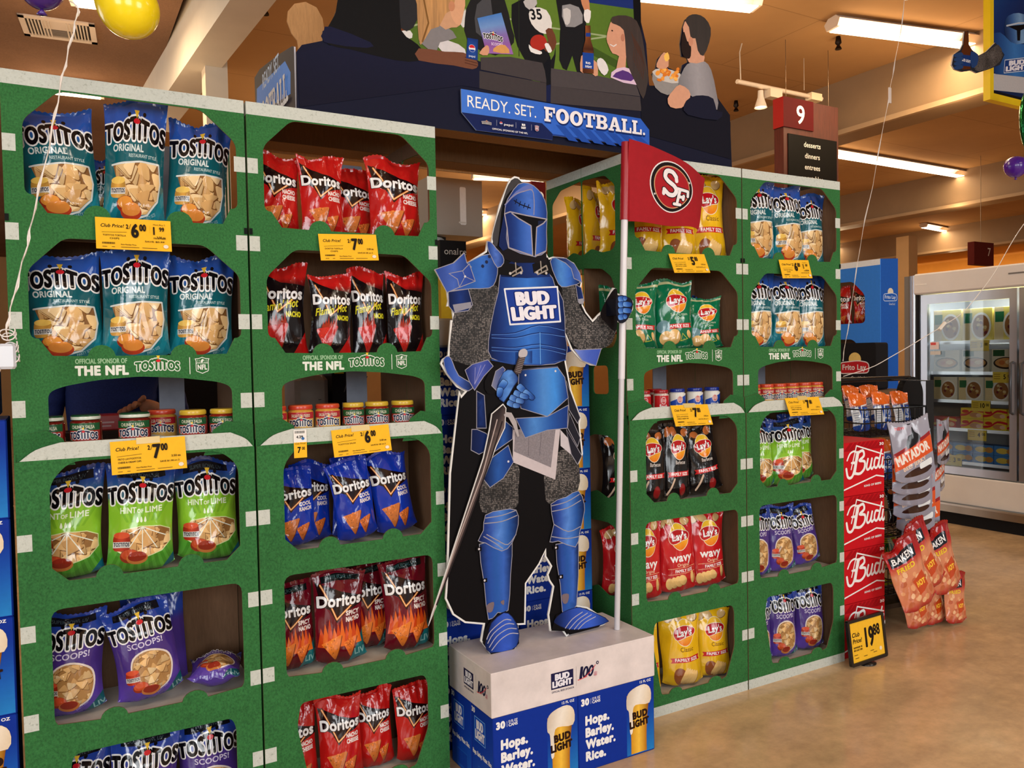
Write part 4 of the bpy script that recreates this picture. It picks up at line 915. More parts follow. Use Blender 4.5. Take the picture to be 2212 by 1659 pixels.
# ------------------------------------------------------------------ price cards
YEL = (246, 188, 44)
def price_art(w, h, main, sub, prod, extra=None):
    A = Art(step=1e-4); D = (34, 26, 20)
    wide = w/h > 2.0
    if wide: A.text('Club Price!', -.43*w, .2*h, .1*h, D, bold=.05, fit=.3*w, shear=.25)
    else: A.text('Club', -.42*w, .28*h, .115*h, D, bold=.07, fit=.16*w, shear=.2); A.text('Price!', -.42*w, .11*h, .115*h, D, bold=.07, fit=.2*w, shear=.2)
    A.stroke([(-.42*w, .03*h), (-.1*w, .06*h)], .012*h, D)
    for i, q in enumerate(prod): A.text(q, -.26*w, -.08*h-.1*h*i, .05*h, D, bold=.05, al='c', fit=min(.3*w, .035*w*len(q)*.7))
    R = random.Random(len(main))
    x = -.42*w
    while x < -.26*w: b = R.uniform(.003, .009)*w; A.rect(x, -.34*h, x+b, -.28*h, D); x += b+R.uniform(.003, .007)*w
    for i, (a, b) in enumerate(((-.42, -.36), (-.3, -.26), (-.18, .06), (.1, .3))): A.rect(a*w, (-.435)*h, b*w, (-.42)*h, (90, 70, 30))
    A.text('Non-Member Price', -.18*w, -.36*h, .035*h, D, bold=.04, fit=.2*w)
    mx = .12*w if not extra else .03*w
    A.text('2', mx-.12*w, .17*h, .13*h, D, bold=.05, al='c', xs=.7); A.stroke([(mx-.095*w, .16*h), (mx-.07*w, .32*h)], .012*h, D)
    A.text(main[0], mx-.06*w, -.09*h, .4*h, D, bold=.07, xs=.72); A.text(main[1], mx+.045*w, .12*h, .2*h, D, bold=.06, xs=.62)
    if extra:
        A.text('Must Buy 2', .34*w, .32*h, .045*h, D, al='c', fit=.16*w); A.text(extra[0], .26*w, .02*h, .24*h, D, bold=.05, xs=.7); A.text(extra[1], .34*w, .13*h, .13*h, D, bold=.05, xs=.75)
        A.text('Mix & Match', .34*w, -.12*h, .045*h, D, bold=.05, al='c', fit=.16*w); A.rect(.21*w, .06*h, .212*w, .3*h, (190, 140, 30))
    A.text(sub, .4*w, -.24*h, .045*h, D, bold=.04, al='r', fit=.26*w); A.text("3.50 ea", .42*w, -.1*h, .06*h, D, bold=.04, al='r')
    A.ell(.42*w, -.36*h, .035*w, .06*h, (236, 226, 206), n=14)
    return A
def price_card(p1, p2, zh, main, sub, prod, label, tilt, ex=None, y=-.018, tape=True):
    a, b = Q(*p1, 1, y), Q(*p2, 1, y); w = float(np.hypot(b[0]-a[0], b[2]-a[2])); h = zh
    m = MB(); m.slab([(-w/2, -h/2), (w/2, -h/2), (w/2, h/2), (-w/2, h/2)], 0, .0012, YEL, 'print'); m.art(price_art(w, h, main, sub, prod, ex))
    for k, V in enumerate(m.V): m.V[k] = V-np.array([0, 0, h/2])
    t = m.build('price_card'); c = (a+b)/2; t.location = c; t.rotation_euler = (math.radians(-tilt), -math.atan2(b[2]-a[2], b[0]-a[0]), 0)
    if tape: q = MB(); q.box(-.03, -.0015, -.012, .03, -.001, .006, (216, 190, 120), 'gloss'); q.build('tape', t)
    return tag(t, label, 'price card', 'yellow club price cards')
price_card((205, 468), (368, 478), .087, ('6', '00'), 'SAVE $0.99', ['TOSTITOS TORTILLA', 'CHIPS'], 'wide yellow price card under the top shelf of the far left display', 8, ('1', '99'), -.008, False)
price_card((687, 505), (812, 507), .083, ('7', '00'), 'SAVE $1.58 on 2', ['DORITOS TORTILLA', 'CHIPS'], 'yellow price card under the red nacho bags', 8, None, -.008, False)
price_card((237, 955), (399, 942), .09, ('7', '00'), 'SAVE $1.58 on 2', ['FRITO LAY/TOSTITOS', 'CHEESE & CREAMY DIPS'], 'yellow price card hanging from the far left salsa shelf', 10)
price_card((715, 930), (839, 916), .084, ('6', '00'), 'SAVE $1.58 on 2', ['TOSTITOS SALSA'], 'yellow price card hanging below the queso and salsa jars', 10)
price_card((1444, 548), (1521, 549), .083, ('5', '00'), 'SAVE $2.98 on 2', ["LAYS FAMILY SIZE", 'POTATO CHIPS'], 'yellow price card below the yellow potato chips behind the flag', 22, None, -.008, False)
price_card((1682, 561), (1746, 562), .083, ('6', '00'), 'SAVE $0.99', ['TOSTITOS TORTILLA', 'CHIPS'], 'yellow price card between the teal shelves of the far right display', 14, ('1', '99'), -.008, False)
price_card((1448, 876), (1528, 873), .086, ('7', '00'), 'SAVE $1.58 on 2', ['FRITO LAY/TOSTITOS', 'CHEESE & CREAMY DIPS'], 'yellow price card hanging below the red and blue capped jars', 22)
price_card((1695, 860), (1768, 857), .082, ('7', '00'), 'SAVE $1.58 on 2', ['FRITO LAY/TOSTITOS', 'CHEESE & CREAMY DIPS'], 'yellow price card hanging below the far right queso jars', 22)
a = Q(634, 929, 1, -.016); b = Q(662, 929, 1, -.016); w = b[0]-a[0]; h = .085
m = MB(); m.slab([(0, -h), (w, -h), (w, 0), (0, 0)], 0, .001, (238, 236, 230)); A = Art(step=1e-4); A.rect(0, -h, w, -.45*h, YEL); A.text('Club Price!', w/2, -.52*h, .05*h, BLK, bold=.04, al='c', fit=.8*w); A.text('7', .4*w, -.82*h, .2*h, BLK, bold=.06, al='c', xs=.8); A.text('00', .62*w, -.72*h, .1*h, BLK, bold=.05, al='l', xs=.7)
for i in range(9): A.rect(.1*w+.085*w*i, -.13*h, .1*w+.085*w*i+.04*w, -.04*h, BLK)
A.text('4.29', .2*w, -.3*h, .09*h, BLK, bold=.05); A.ell(.7*w, -.32*h, .12*w, .05*h, (60, 110, 170)); m.art(A); o = m.build('price_tag'); o.location = (a[0], -.016, a[2]); tag(o, 'small white and yellow price tag on the lip of the nacho display', 'price tag')
# ------------------------------------------------------------------ cardboard knight on its plinth
KY = -.055; PTOP = .4138
k1 = lambda P: PL(P, KY, 920, 360, 3.319)
k2 = lambda P: PL(P, KY, 900, 720, 2.304)
k1f = lambda P: PL(P, KY-.072, 920, 360, 3.319); k2s = lambda P: PL(P, KY-.012, 900, 720, 2.304)
SIL = k1([(600, 90), (635, 68), (668, 76), (692, 126), (745, 128), (800, 168), (845, 228), (864, 300), (868, 372), (862, 480), (858, 612), (880, 655), (910, 645), (992, 652), (1062, 690), (1102, 760), (1120, 830), (1112, 870), (1132, 960), (1126, 992), (1150, 1042), (1196, 1100), (1242, 1052), (1272, 1030), (1312, 920), (1340, 868), (1366, 872), (1366, 905), (1440, 930), (1485, 962), (1485, 1022), (1450, 1092), (1412, 1126), (1366, 1110), (1358, 1190), (1330, 1262), (1252, 1312), (1215, 1428), (1180, 1424), (1112, 1392), (1042, 1312), (1006, 1216), (1003, 1390)])
SIL += k2([(745, 152), (770, 282), (818, 420), (812, 452), (828, 600), (802, 662), (799, 780), (834, 850), (830, 905), (806, 1012), (796, 1062), (792, 1352), (850, 1362), (940, 1420), (952, 1434), (930, 1452), (830, 1482), (756, 1502), (746, 1513), (726, 1482), (663, 1482), (653, 1402), (678, 1262), (658, 1232), (649, 1202), (667, 1160), (638, 1112), (640, 1085), (612, 1150), (546, 1246), (542, 1450), (506, 1452), (508, 1500), (492, 1570), (366, 1602), (318, 1532), (332, 1450), (240, 1442), (180, 1402), (142, 1322), (150, 1200), (163, 700), (212, 285)])
SIL += k1([(255, 1640), (280, 1612), (222, 1582), (150, 1492), (103, 1412), (118, 1380), (158, 1352), (178, 1100), (196, 1102), (184, 1000), (148, 1002), (158, 962), (148, 890), (62, 738), (198, 688), (272, 618), (292, 690), (428, 604), (440, 533), (468, 545), (480, 470), (528, 272)])
t = thing('knight_standee', 'life-size cardboard cutout of a knight in blue plate armour on the plinth', 'cardboard cutout', (0, 0, 0))
kb = MB(); kb.slab(SIL, KY, KY+.006, (226, 226, 224), 'print', back=(150, 112, 76))
A = Art(.035); BK = (14, 12, 14); A.poly(inset(SIL, .006), BK)
EDG = (150, 148, 160)
B1, B2, B3, B4 = (14, 26, 66), (26, 52, 120), (42, 88, 166), (78, 136, 208)
def plate(P, c, p0=None, p1=None, e=.0025, ec=EDG):
    A.poly(inset(P, -e), ec); A.poly(P, grad(p0, p1, c) if p0 is not None else c)
def hz(P): xs = [p[0] for p in P]; z = sum(p[1] for p in P)/len(P); return (min(xs), z), (max(xs), z)
def vt(P): zs = [p[1] for p in P]; x = sum(p[0] for p in P)/len(P); return (x, min(zs)), (x, max(zs))
# plume
A.poly(k1(sm([(640, 84), (672, 96), (690, 128), (600, 180), (548, 280), (530, 430), (510, 570), (476, 520), (500, 400), (545, 260), (590, 130)])), (38, 32, 34), mat='hair')
# mail sleeves, skirt and legs
for P in (k1([(315, 880), (500, 850), (520, 960), (470, 1180), (460, 1400), (390, 1440), (230, 1400), (170, 1350), (190, 1120), (215, 1040), (300, 990)]), k1([(980, 860), (1080, 850), (1100, 960), (1110, 1020), (1195, 1120), (1250, 1060), (1355, 1130), (1335, 1260), (1240, 1310), (1100, 1310), (1010, 1200), (990, 1000)]),
          k2([(340, 720), (500, 650), (505, 780), (490, 870), (325, 890)]), k2([(640, 690), (720, 580), (800, 620), (800, 790), (660, 850), (638, 760)])): A.poly(sm(P), (60, 56, 56), mat='mail')
A.poly(k1(sm([(1250, 1050), (1330, 900), (1372, 890), (1372, 1120), (1352, 1180), (1290, 1120)])), (26, 22, 24))
# grey felt tabard
P = k2([(480, 480), (715, 470), (690, 728), (478, 642)]); A.poly(P, (196, 186, 190)); A.poly(k2([(490, 480), (692, 474), (668, 668), (484, 588)]), (132, 126, 132), mat='felt')
P = k2([(715, 480), (796, 570), (782, 615), (716, 560)]); A.poly(P, (196, 190, 196))
for a, b in ((560, 565), (620, 622)): A.stroke(k2([(a, 490), (b-10, 610)]), .0016, (90, 84, 92))
# side plates on the thigh
P = k2([(300, 290), (335, 310), (345, 470), (300, 470)]); plate(P, [B1, B2, B1], *hz(P))
P = k2([(276, 480), (300, 480), (345, 500), (390, 560), (310, 600), (272, 580)]); plate(P, [B1, B2], *hz(P))
P = k2([(390, 585), (475, 525), (478, 470), (430, 430), (380, 510)]); plate(P, [B2, B3, B1], *hz(P))
P = k2([(455, 560), (480, 640), (430, 720), (365, 765), (330, 720), (350, 640)]); plate(P, [B1, B3, B2], *hz(P)); A.ell(*k2([(456, 638)])[0], .004, .004, (206, 206, 214), n=10)
for P in (k2([(745, 240), (812, 420), (800, 445), (760, 380)]), k2([(760, 400), (812, 520), (800, 560), (752, 470)]), k2([(745, 480), (820, 610), (800, 650), (770, 600)])): plate(P, (34, 34, 44))
# hip plates
P = k2([(495, 425), (650, 416), (752, 360), (748, 470), (650, 480), (540, 518)]); plate(P, [B2, B4, B3, B2], *hz(P))
P = k2([(510, 185), (700, 170), (735, 220), (752, 320), (650, 412), (520, 372), (505, 300)]); plate(P, [B1, B3, B4, (64, 140, 224), B2], *hz(P)); A.stroke(k2([(510, 185), (600, 172), (700, 165)]), .004, (70, 74, 96))
for q in ((541, 208), (690, 188)): A.ell(*k2([q])[0], .004, .004, (206, 206, 214), n=10)
# breast plate
P = k1(sm([(530, 790), (560, 760), (720, 790), (880, 770), (920, 850), (980, 960), (996, 1200), (1000, 1380), (820, 1420), (620, 1410), (470, 1370), (450, 1250), (490, 1020), (520, 900)], n=2))
plate(P, [B1, B2, B3, (56, 116, 206), B3, B2, B1], *hz(P))
A.poly(k1([(640, 660), (780, 650), (880, 740), (890, 790), (720, 800), (540, 790), (520, 740)]), grad(k1([(520, 0)])[0], k1([(890, 0)])[0], [B1, B2, B1]))
for L in ([(470, 1200), (640, 1190), (810, 1135), (990, 1170)], [(470, 1222), (640, 1225), (812, 1190), (994, 1215)], [(470, 1290), (640, 1295), (815, 1272), (998, 1310)], [(470, 1312), (640, 1320), (818, 1300), (998, 1340)]):
    A.stroke(k1(sm(L, False)), .0028, (22, 40, 96)); A.stroke([(x, z-.003) for x, z in k1(sm(L, False))], .0014, (92, 140, 220))
A.poly(k1([(640, 1330), (760, 1320), (760, 1410), (640, 1410)]), grad(k1([(640, 1330)])[0], k1([(760, 1330)])[0], [B2, (70, 130, 214), B2]))
A.stroke(k1([(816, 1190), (820, 1415)]), .0025, (110, 170, 236)); A.stroke(k1([(470, 1385), (620, 1415), (820, 1420), (1000, 1385)]), .004, (40, 70, 140))
# logo box
LB = k1([(562, 878), (940, 862), (962, 1110), (602, 1132)])
def box_logo(A, C, fill=(30, 60, 150), line=(226, 230, 238), txt=('BUD', 'LIGHT'), tc=(232, 230, 240), lw=.004, outl=(16, 36, 110)):
    "two-line boxed wordmark inside the four corners C (from top left, clockwise)"
    C = [np.array(c) for c in C]; A.poly([tuple(c) for c in C], fill)
    if lw: A.stroke([tuple(c) for c in C], lw, line, closed=True)
    def wv(V): u = V[:, :1]; v = V[:, 1:]; return (C[3]*(1-u)+C[2]*u)*(1-v)+(C[0]*(1-u)+C[1]*u)*v
    old = A.tf; A.tf = wv
    ol = [(.07, outl)] if outl else ()
    A.text(txt[0], .5, .54, .34, tc, bold=.1, outline=ol, al='c', fit=.6); A.text(txt[1], .5, .12, .34, tc, bold=.1, outline=ol, al='c', fit=.84); A.tf = old
box_logo(A, LB, lw=.006)
# gorget straps and buckles
A.poly(k1([(490, 730), (560, 690), (640, 700), (690, 730), (640, 790), (500, 770)]), BK); A.poly(k1([(760, 700), (870, 650), (915, 740), (860, 780), (770, 760)]), BK); A.poly(k1([(520, 600), (600, 580), (760, 640), (860, 610), (866, 700), (780, 690), (640, 690), (520, 650)]), (22, 18, 22))
for x, z in ((640, 740), (820, 730)): A.stroke(k1([(x-40, z+30), (x+40, z-20), (x+50, z+10), (x-20, z+44)]), .005, (150, 140, 130)); A.stroke(k1([(x, z-50), (x+5, z+20)]), .004, (160, 150, 140))
for q in ((602, 766), (680, 762), (795, 760), (860, 764)): A.ell(*k1([q])[0], .005, .005, (190, 184, 180), n=10)
# shoulder plates, the knight's right (left of picture) then left
P = k1([(160, 900), (300, 880), (330, 990), (300, 1030), (200, 1045), (165, 1000)]); plate(P, [B1, B2, B1], *hz(P)); P = k1([(190, 990), (320, 970), (325, 1010), (205, 1045)]); A.poly(P, (140, 140, 152))
P = k1(sm([(300, 690), (400, 640), (480, 640), (510, 720), (495, 820), (450, 868), (320, 872), (240, 880), (150, 880), (110, 800), (200, 700)], n=2)); plate(P, [B1, (58, 84, 170), B3, (56, 110, 200), B2], *hz(P))
P = k1([(66, 740), (200, 692), (272, 624), (288, 690), (320, 720), (240, 860), (150, 900)]); plate(P, [(44, 66, 140), (70, 100, 184), B2], *hz(P))
P = k1([(168, 768), (262, 750), (308, 702), (348, 820), (240, 862), (226, 806)]); plate(P, [(60, 90, 176), (40, 66, 150)], *hz(P)); A.stroke(k1([(262, 752), (278, 788), (240, 860)]), .002, EDG); A.stroke(k1([(278, 788), (346, 820)]), .002, EDG); A.ell(*k1([(278, 788)])[0], .004, .004, (206, 206, 214), n=10)
P = k1(sm([(440, 540), (470, 552), (500, 590), (545, 640), (552, 690), (510, 722), (470, 650), (446, 600)], n=2)); plate(P, [B2, (84, 120, 206), B2], *hz(P))
for q in ((452, 645), (404, 714), (432, 684)): A.ell(*k1([q])[0], .006, .006, (34, 40, 70), n=10)
P = k1(sm([(890, 680), (930, 655), (1010, 670), (1060, 720), (1060, 780), (1100, 830), (1040, 850), (970, 860), (930, 800)], n=2)); plate(P, [B2, B4, (54, 104, 196), B1], *hz(P))
P = k1([(930, 655), (1000, 660), (1060, 700), (1098, 765), (1112, 826), (1060, 800), (1040, 730), (1000, 690)]); plate(P, [B1, (80, 110, 190)], *hz(P)); P = k1([(1072, 850), (1108, 870), (1128, 960), (1118, 985), (1090, 970)]); plate(P, [B1, B2], *hz(P)); A.poly(k1([(1088, 950), (1124, 945), (1128, 980), (1095, 985)]), (150, 150, 160))
# elbow guards
P = k1(sm([(125, 1385), (160, 1362), (185, 1400), (230, 1500), (330, 1560), (300, 1605), (220, 1560), (150, 1480)], n=2)); plate(P, [(40, 70, 150), (72, 104, 190), B1], *hz(P))
P = k1([(1060, 1310), (1100, 1316), (1250, 1308), (1214, 1424), (1120, 1390)]); plate(P, [(120, 140, 210), (70, 96, 190), (60, 84, 176)], *hz(P))
# helmet: a plain medieval helm with a T slot
P = k1(sm([(560, 330), (540, 430), (520, 570), (580, 590), (590, 340)], n=2)); A.poly(P, (20, 34, 84))
P = k1(sm([(600, 210), (660, 130), (735, 124), (800, 170), (845, 240), (862, 330), (858, 470), (856, 605), (790, 638), (760, 640), (590, 582), (580, 440), (562, 345), (575, 260)], n=2)); plate(P, [(24, 40, 100), B2, (50, 92, 176), (74, 116, 204), (50, 92, 180), B2], *hz(P))
A.poly(k1(sm([(575, 262), (640, 180), (735, 128), (765, 165), (690, 180), (610, 230), (562, 290)], n=2)), (96, 112, 180))
A.stroke(k1(sm([(562, 275), (630, 205), (700, 178), (758, 170), (772, 250), (770, 345)], False)), .0035, (140, 136, 160))
A.poly(k1([(607, 334), (700, 350), (862, 378), (840, 408), (790, 436), (778, 640), (764, 640), (750, 430), (640, 362)]), (10, 8, 12)); A.poly(k1([(800, 390), (850, 386), (838, 410), (800, 424)]), (26, 34, 64))
for L in ([(560, 340), (600, 325), (720, 352), (864, 378), (838, 408), (790, 436), (780, 640), (856, 606)], [(612, 336), (660, 372), (750, 425), (762, 640), (590, 582), (578, 440), (560, 340)]): A.stroke(k1(L), .0042, (158, 152, 162))
A.stroke(k1([(628, 244), (672, 272), (745, 298)]), .004, (16, 18, 40))
for x, z in ((640, 252), (668, 268), (700, 280), (728, 290)): A.stroke(k1([(x-4, z+16), (x+6, z-16)]), .003, (16, 18, 40))
# hip belt, gauntlets
P = k1([(280, 1460), (330, 1420), (440, 1388), (475, 1430), (410, 1500), (345, 1598), (310, 1540)]); plate(P, [(30, 40, 100), (80, 96, 180), (40, 54, 130)], *hz(P))
for a in ((350, 1440), (390, 1425), (420, 1420)): A.stroke(k1([(345, 1560), a]), .0016, (150, 150, 200))
P = k2(sm([(335, 240), (390, 150), (440, 160), (480, 190), (470, 250), (400, 290), (350, 300)], n=2)); A.poly(P, BK); P = k2([(372, 260), (392, 190), (425, 168), (436, 180), (410, 220), (392, 280)]); plate(P, [(120, 124, 150), (50, 70, 140)], *hz(P))
P = k2(sm([(400, 260), (430, 195), (470, 185), (500, 225), (480, 260), (430, 340), (400, 300)], n=2)); plate(P, [B1, (70, 120, 200), (96, 150, 220), B2], *hz(P), ec=(30, 50, 100))
def finger(pts, w, f):
    for i in range(len(pts)-1):
        a, b = np.array(pts[i], float), np.array(pts[i+1], float); d = (b-a)/np.hypot(*(b-a)); n = np.array([-d[1], d[0]])*w*(1-.12*i)
        P = f(sm([tuple(a+n), tuple(b+n*.9), tuple(b+d*w*.5), tuple(b-n*.9), tuple(a-n), tuple(a-d*w*.35)], n=2)); A.poly(inset(P, -.0016), (18, 28, 60)); A.poly(P, grad(P[0], P[6], [(110, 160, 226), (54, 104, 186), (28, 58, 128)]))
finger([(505, 262), (535, 290), (575, 322)], 15, k2); finger([(485, 295), (515, 308), (548, 318)], 14, k2); finger([(465, 318), (495, 332), (525, 340)], 14, k2); finger([(452, 344), (480, 358), (505, 360)], 13, k2); finger([(436, 240), (412, 275), (408, 310)], 16, k2)
# knee and shin plates, shoes
def leg(f, knee, shin, shoe, bands, lines, sole):
    P = f(sm(shin, n=2)); plate(P, [B1, (42, 76, 160), B3, (58, 100, 190), B1], *hz(P))
    P = f(sm(knee, n=2)); plate(P, [B1, (40, 66, 150), (90, 140, 220), B3, B1], *hz(P))
    for b in bands: A.stroke(f(sm(b, False)), .0032, EDG)
    if sole: A.poly(f(sole), BK)
    P = f(sm(shoe, n=2)); plate(P, [B1, (46, 76, 170), (60, 96, 200), B2], *hz(P), ec=(24, 34, 80))
    for b in lines: A.stroke(f(sm(b, False)), .0032, (170, 168, 184))
leg(k2, [(340, 905), (420, 880), (490, 880), (500, 950), (470, 1040), (420, 1080), (340, 1040), (305, 1030), (330, 980)], [(310, 1050), (380, 1060), (425, 1080), (470, 1040), (462, 1200), (450, 1375), (400, 1385), (355, 1420), (335, 1250)],
    [(355, 1500), (370, 1440), (430, 1390), (470, 1410), (500, 1470), (500, 1530), (470, 1570), (365, 1585), (340, 1545)], [[(340, 918), (420, 905), (490, 880)], [(335, 945), (420, 935), (495, 905)], [(345, 1000), (400, 1030), (450, 1050), (490, 1000)], [(330, 1010), (390, 1045), (425, 1070)]],
    [[(350, 1540), (380, 1490), (440, 1445), (480, 1445)], [(358, 1560), (395, 1505), (450, 1468), (492, 1468)], [(370, 1575), (410, 1525), (460, 1492), (500, 1492)], [(345, 1520), (365, 1480), (430, 1425), (465, 1425)]], [(330, 1480), (370, 1420), (400, 1395), (440, 1380), (500, 1450), (506, 1540), (480, 1575), (366, 1598), (325, 1540)])
leg(k2, [(665, 850), (740, 815), (800, 785), (828, 850), (825, 905), (805, 990), (785, 1060), (700, 1030), (660, 1035), (680, 950)], [(690, 1050), (785, 1060), (800, 1060), (790, 1350), (740, 1385), (722, 1380), (712, 1250)],
    [(685, 1425), (720, 1390), (785, 1365), (830, 1370), (900, 1400), (948, 1430), (880, 1455), (800, 1470), (740, 1465), (690, 1440)], [[(665, 858), (740, 838), (805, 800)], [(670, 885), (745, 868), (812, 830)], [(680, 950), (750, 985), (810, 960)], [(668, 1010), (740, 1020), (800, 1010)]],
    [[(735, 1465), (770, 1420), (820, 1385)], [(755, 1470), (795, 1425), (845, 1390)], [(780, 1470), (815, 1430), (865, 1398)], [(800, 1470), (835, 1435), (885, 1408)]], [(665, 1478), (690, 1400), (720, 1390), (800, 1460), (920, 1440), (900, 1460), (755, 1498), (735, 1480)])
for q in ((306, 1072), (334, 1228), (688, 1065), (712, 1210)): A.rect(*[v for p in k2([(q[0]-12, q[1]+12), (q[0]+12, q[1]-12)]) for v in p], BK); A.ell(*k2([q])[0], .004, .004, (206, 200, 206), n=10)
for P in ([(345, 1350), (380, 1335), (372, 1380), (350, 1385)], [(412, 1335), (430, 1325), (428, 1350)], [(718, 1300), (752, 1296), (745, 1338), (724, 1340)]): A.poly(k2(sm(P)), (120, 104, 110))
kb.art(A, lambda x, z, h: np.stack([x, KY-h, z], 1)); [V.__setitem__((slice(None), 2), np.maximum(V[:, 2], PTOP)) for V in kb.V]; kb.build('figure_board', t)
# sword, a second layer of board in front
P = k2s([(58, 1458), (75, 1395), (330, 620), (360, 480), (372, 400), (430, 350), (446, 372), (440, 470), (398, 560), (110, 1330)])
m = MB(); m.slab(P, KY-.013, KY-.009, (226, 226, 224)); A2 = Art(.05); Pi = inset(P, .003); A2.poly(Pi, grad(k2s([(330, 600)])[0], k2s([(420, 640)])[0], [(40, 34, 36), (112, 96, 92), (60, 50, 50)]))
A2.stroke(k2s([(80, 1400), (200, 1040), (330, 690), (400, 430)]), .004, (176, 160, 156)); A2.stroke(k2s([(100, 1350), (240, 980), (370, 620), (425, 440)]), .006, (44, 36, 38))
m.art(A2, lambda x, z, h: np.stack([x, KY-.013-h, z], 1)); m.build('sword_blade', t)
P = k2s([(432, 405), (446, 392), (470, 395), (495, 440), (508, 512), (500, 515), (478, 460), (455, 418), (436, 414)]); m = MB(); m.slab(P, KY-.015, KY-.0135, (170, 164, 166)); m.build('cross_guard', t)
m = MB(); P = k2s([(486, 190), (500, 205), (520, 198), (545, 110), (552, 90), (535, 76), (512, 88), (510, 118)]); m.slab(P, KY-.011, KY-.0065, (70, 60, 60)); A2 = Art(.05)
for i in range(9): a = np.array((494, 190))+np.array((2.6, -8.6))*i; A2.stroke(k2s([tuple(a), tuple(a+np.array((24, 6)))]), .0022, (136, 124, 122))
A2.poly(k2s(sm([(510, 116), (512, 88), (535, 76), (552, 90), (545, 116)])), (186, 180, 184)); m.art(A2, lambda x, z, h: np.stack([x, KY-.011-h, z], 1)); m.build('sword_grip', t)
# the hand that holds the pole: gloved fingers of board wrapped in front of it
hp = MB(); A = Art(.03)
P = k1f(sm([(1375, 925), (1440, 930), (1482, 962), (1480, 1020), (1450, 1090), (1412, 1122), (1378, 1105), (1362, 1010)], n=2))
hp.slab(P, KY-.072, KY-.068, (24, 26, 40), 'print')
for y, l in ((945, 1450), (985, 1482), (1030, 1480), (1075, 1450)): finger([(1385, y+6), (1420, y), (l-16, y-2+(l > 1460)*6)], 19, k1f)
hp.art(A, lambda x, z, h: np.stack([x, KY-.072-h, z], 1))
x0, z0 = k1([(1372, 1015)])[0]; hp.box(x0-.05, KY-.069, z0-.03, x0-.044, KY, z0+.03, (20, 22, 34)); hp.build('hand', t)
# ------------------------------------------------------------------ flag and pole
pt, pb = Q(1352, 302, 1, -.105), Q(1333, 1372, 1, -.088)
pb = np.array([pb[0], pb[1], .414]); pt = np.array([pt[0], pt[1], pt[2]])
f = thing('flag', 'small red football flag on a white pole held by the cardboard knight', 'flag', tuple(pb))
m = MB(); d = pt-pb; at = lambda k: tuple(d*k); m.tube([at(0), at(.52)], .0105, (206, 204, 208), 'gloss', 14); m.tube([at(.515), at(.98)], .0125, (222, 220, 224), 'gloss', 14); m.build('pole', f)
FA = Art(.03); RED = (158, 26, 36)
gx = lambda u, v, h: None
fc = [np.array(Q(*q, 1, yy))-pb for q, yy in (((1351, 303), -.105), ((1537, 382), -.06), ((1508, 512), -.075), ((1349, 478), -.103))]
def fm(x, z, h):
    u, v = np.clip(x, 0, 1)[:, None], np.clip(z, 0, 1)[:, None]
    p = (fc[3]*(1-u)+fc[2]*u)*(1-v)+(fc[0]*(1-u)+fc[1]*u)*v
    u1, v1 = u[:, 0], v[:, 0]; off = np.stack([0*u1, -.03*np.sin(u1*3.4+v1*.8)-.012*np.sin(u1*8+v1*2.5)*u1, .018*np.sin(u1*3.1)*(1-.5*v1)-.028*u1*(1-v1)*np.sin(u1*5)], 1)
    n = np.zeros((len(u1), 3)); n[:, 1] = -(h+.0)
    return p+off+n
m = MB(); m.grid(lambda U, V: fm(U, V, 0*U), 30, 16, RED, 'matte'); m.grid(lambda U, V: fm(U, V, 0*U-.002), 30, 16, (140, 22, 30), 'matte', flip=True)
FA.n = 6; FA.step = 1.2e-4; A = FA
E_ = lambda r, c: A.poly([(.52+a*.80*.36*r, .55+b*.36*r*1.0) for a, b in ellp(0, 0, 1, 1, 0, 40)], c)
E_(1.0, (232, 226, 226)); E_(.955, (24, 14, 16)); E_(.83, (200, 150, 110)); E_(.79, (166, 28, 38))
A.tf = lambda V: np.stack([.52+V[:, 0]*.288, .55+V[:, 1]*.36], 1)
Sg = sm([(.12, .46), (-.06, .6), (-.3, .56), (-.36, .34), (-.2, .2), (.06, .1), (.2, -.06), (.12, -.26), (-.12, -.3), (-.36, -.16)], False); Fg = [[(.14, .02), (.74, .02), (.76, -.2)], [(.36, .0), (.3, -.6)], [(.16, -.62), (.46, -.62)], [(.34, -.29), (.56, -.29)], [(.56, -.22), (.56, -.38)]]
A.stroke([(a, b) for a, b in Sg], .24, (24, 12, 14))
for s_ in Fg: A.stroke(s_, .2, (24, 12, 14))
A.stroke(Sg, .17, (236, 232, 234)); A.stroke([(.12, .46), (.16, .3)], .15, (236, 232, 234)); A.stroke([(-.36, -.16), (-.38, -.32)], .15, (236, 232, 234))
for s_ in Fg: A.stroke(s_, .125, (236, 232, 234))
m.art(FA, fm, maxe=.06)
for i in range(len(m.M)): m.M[i] = 'matte'
m.build('banner', f)
m = MB(); k0, kk = .838, .995
m.tube([at(k0), at(kk)], .0165, RED, 'gloss', 14); m.build('sleeve', f)
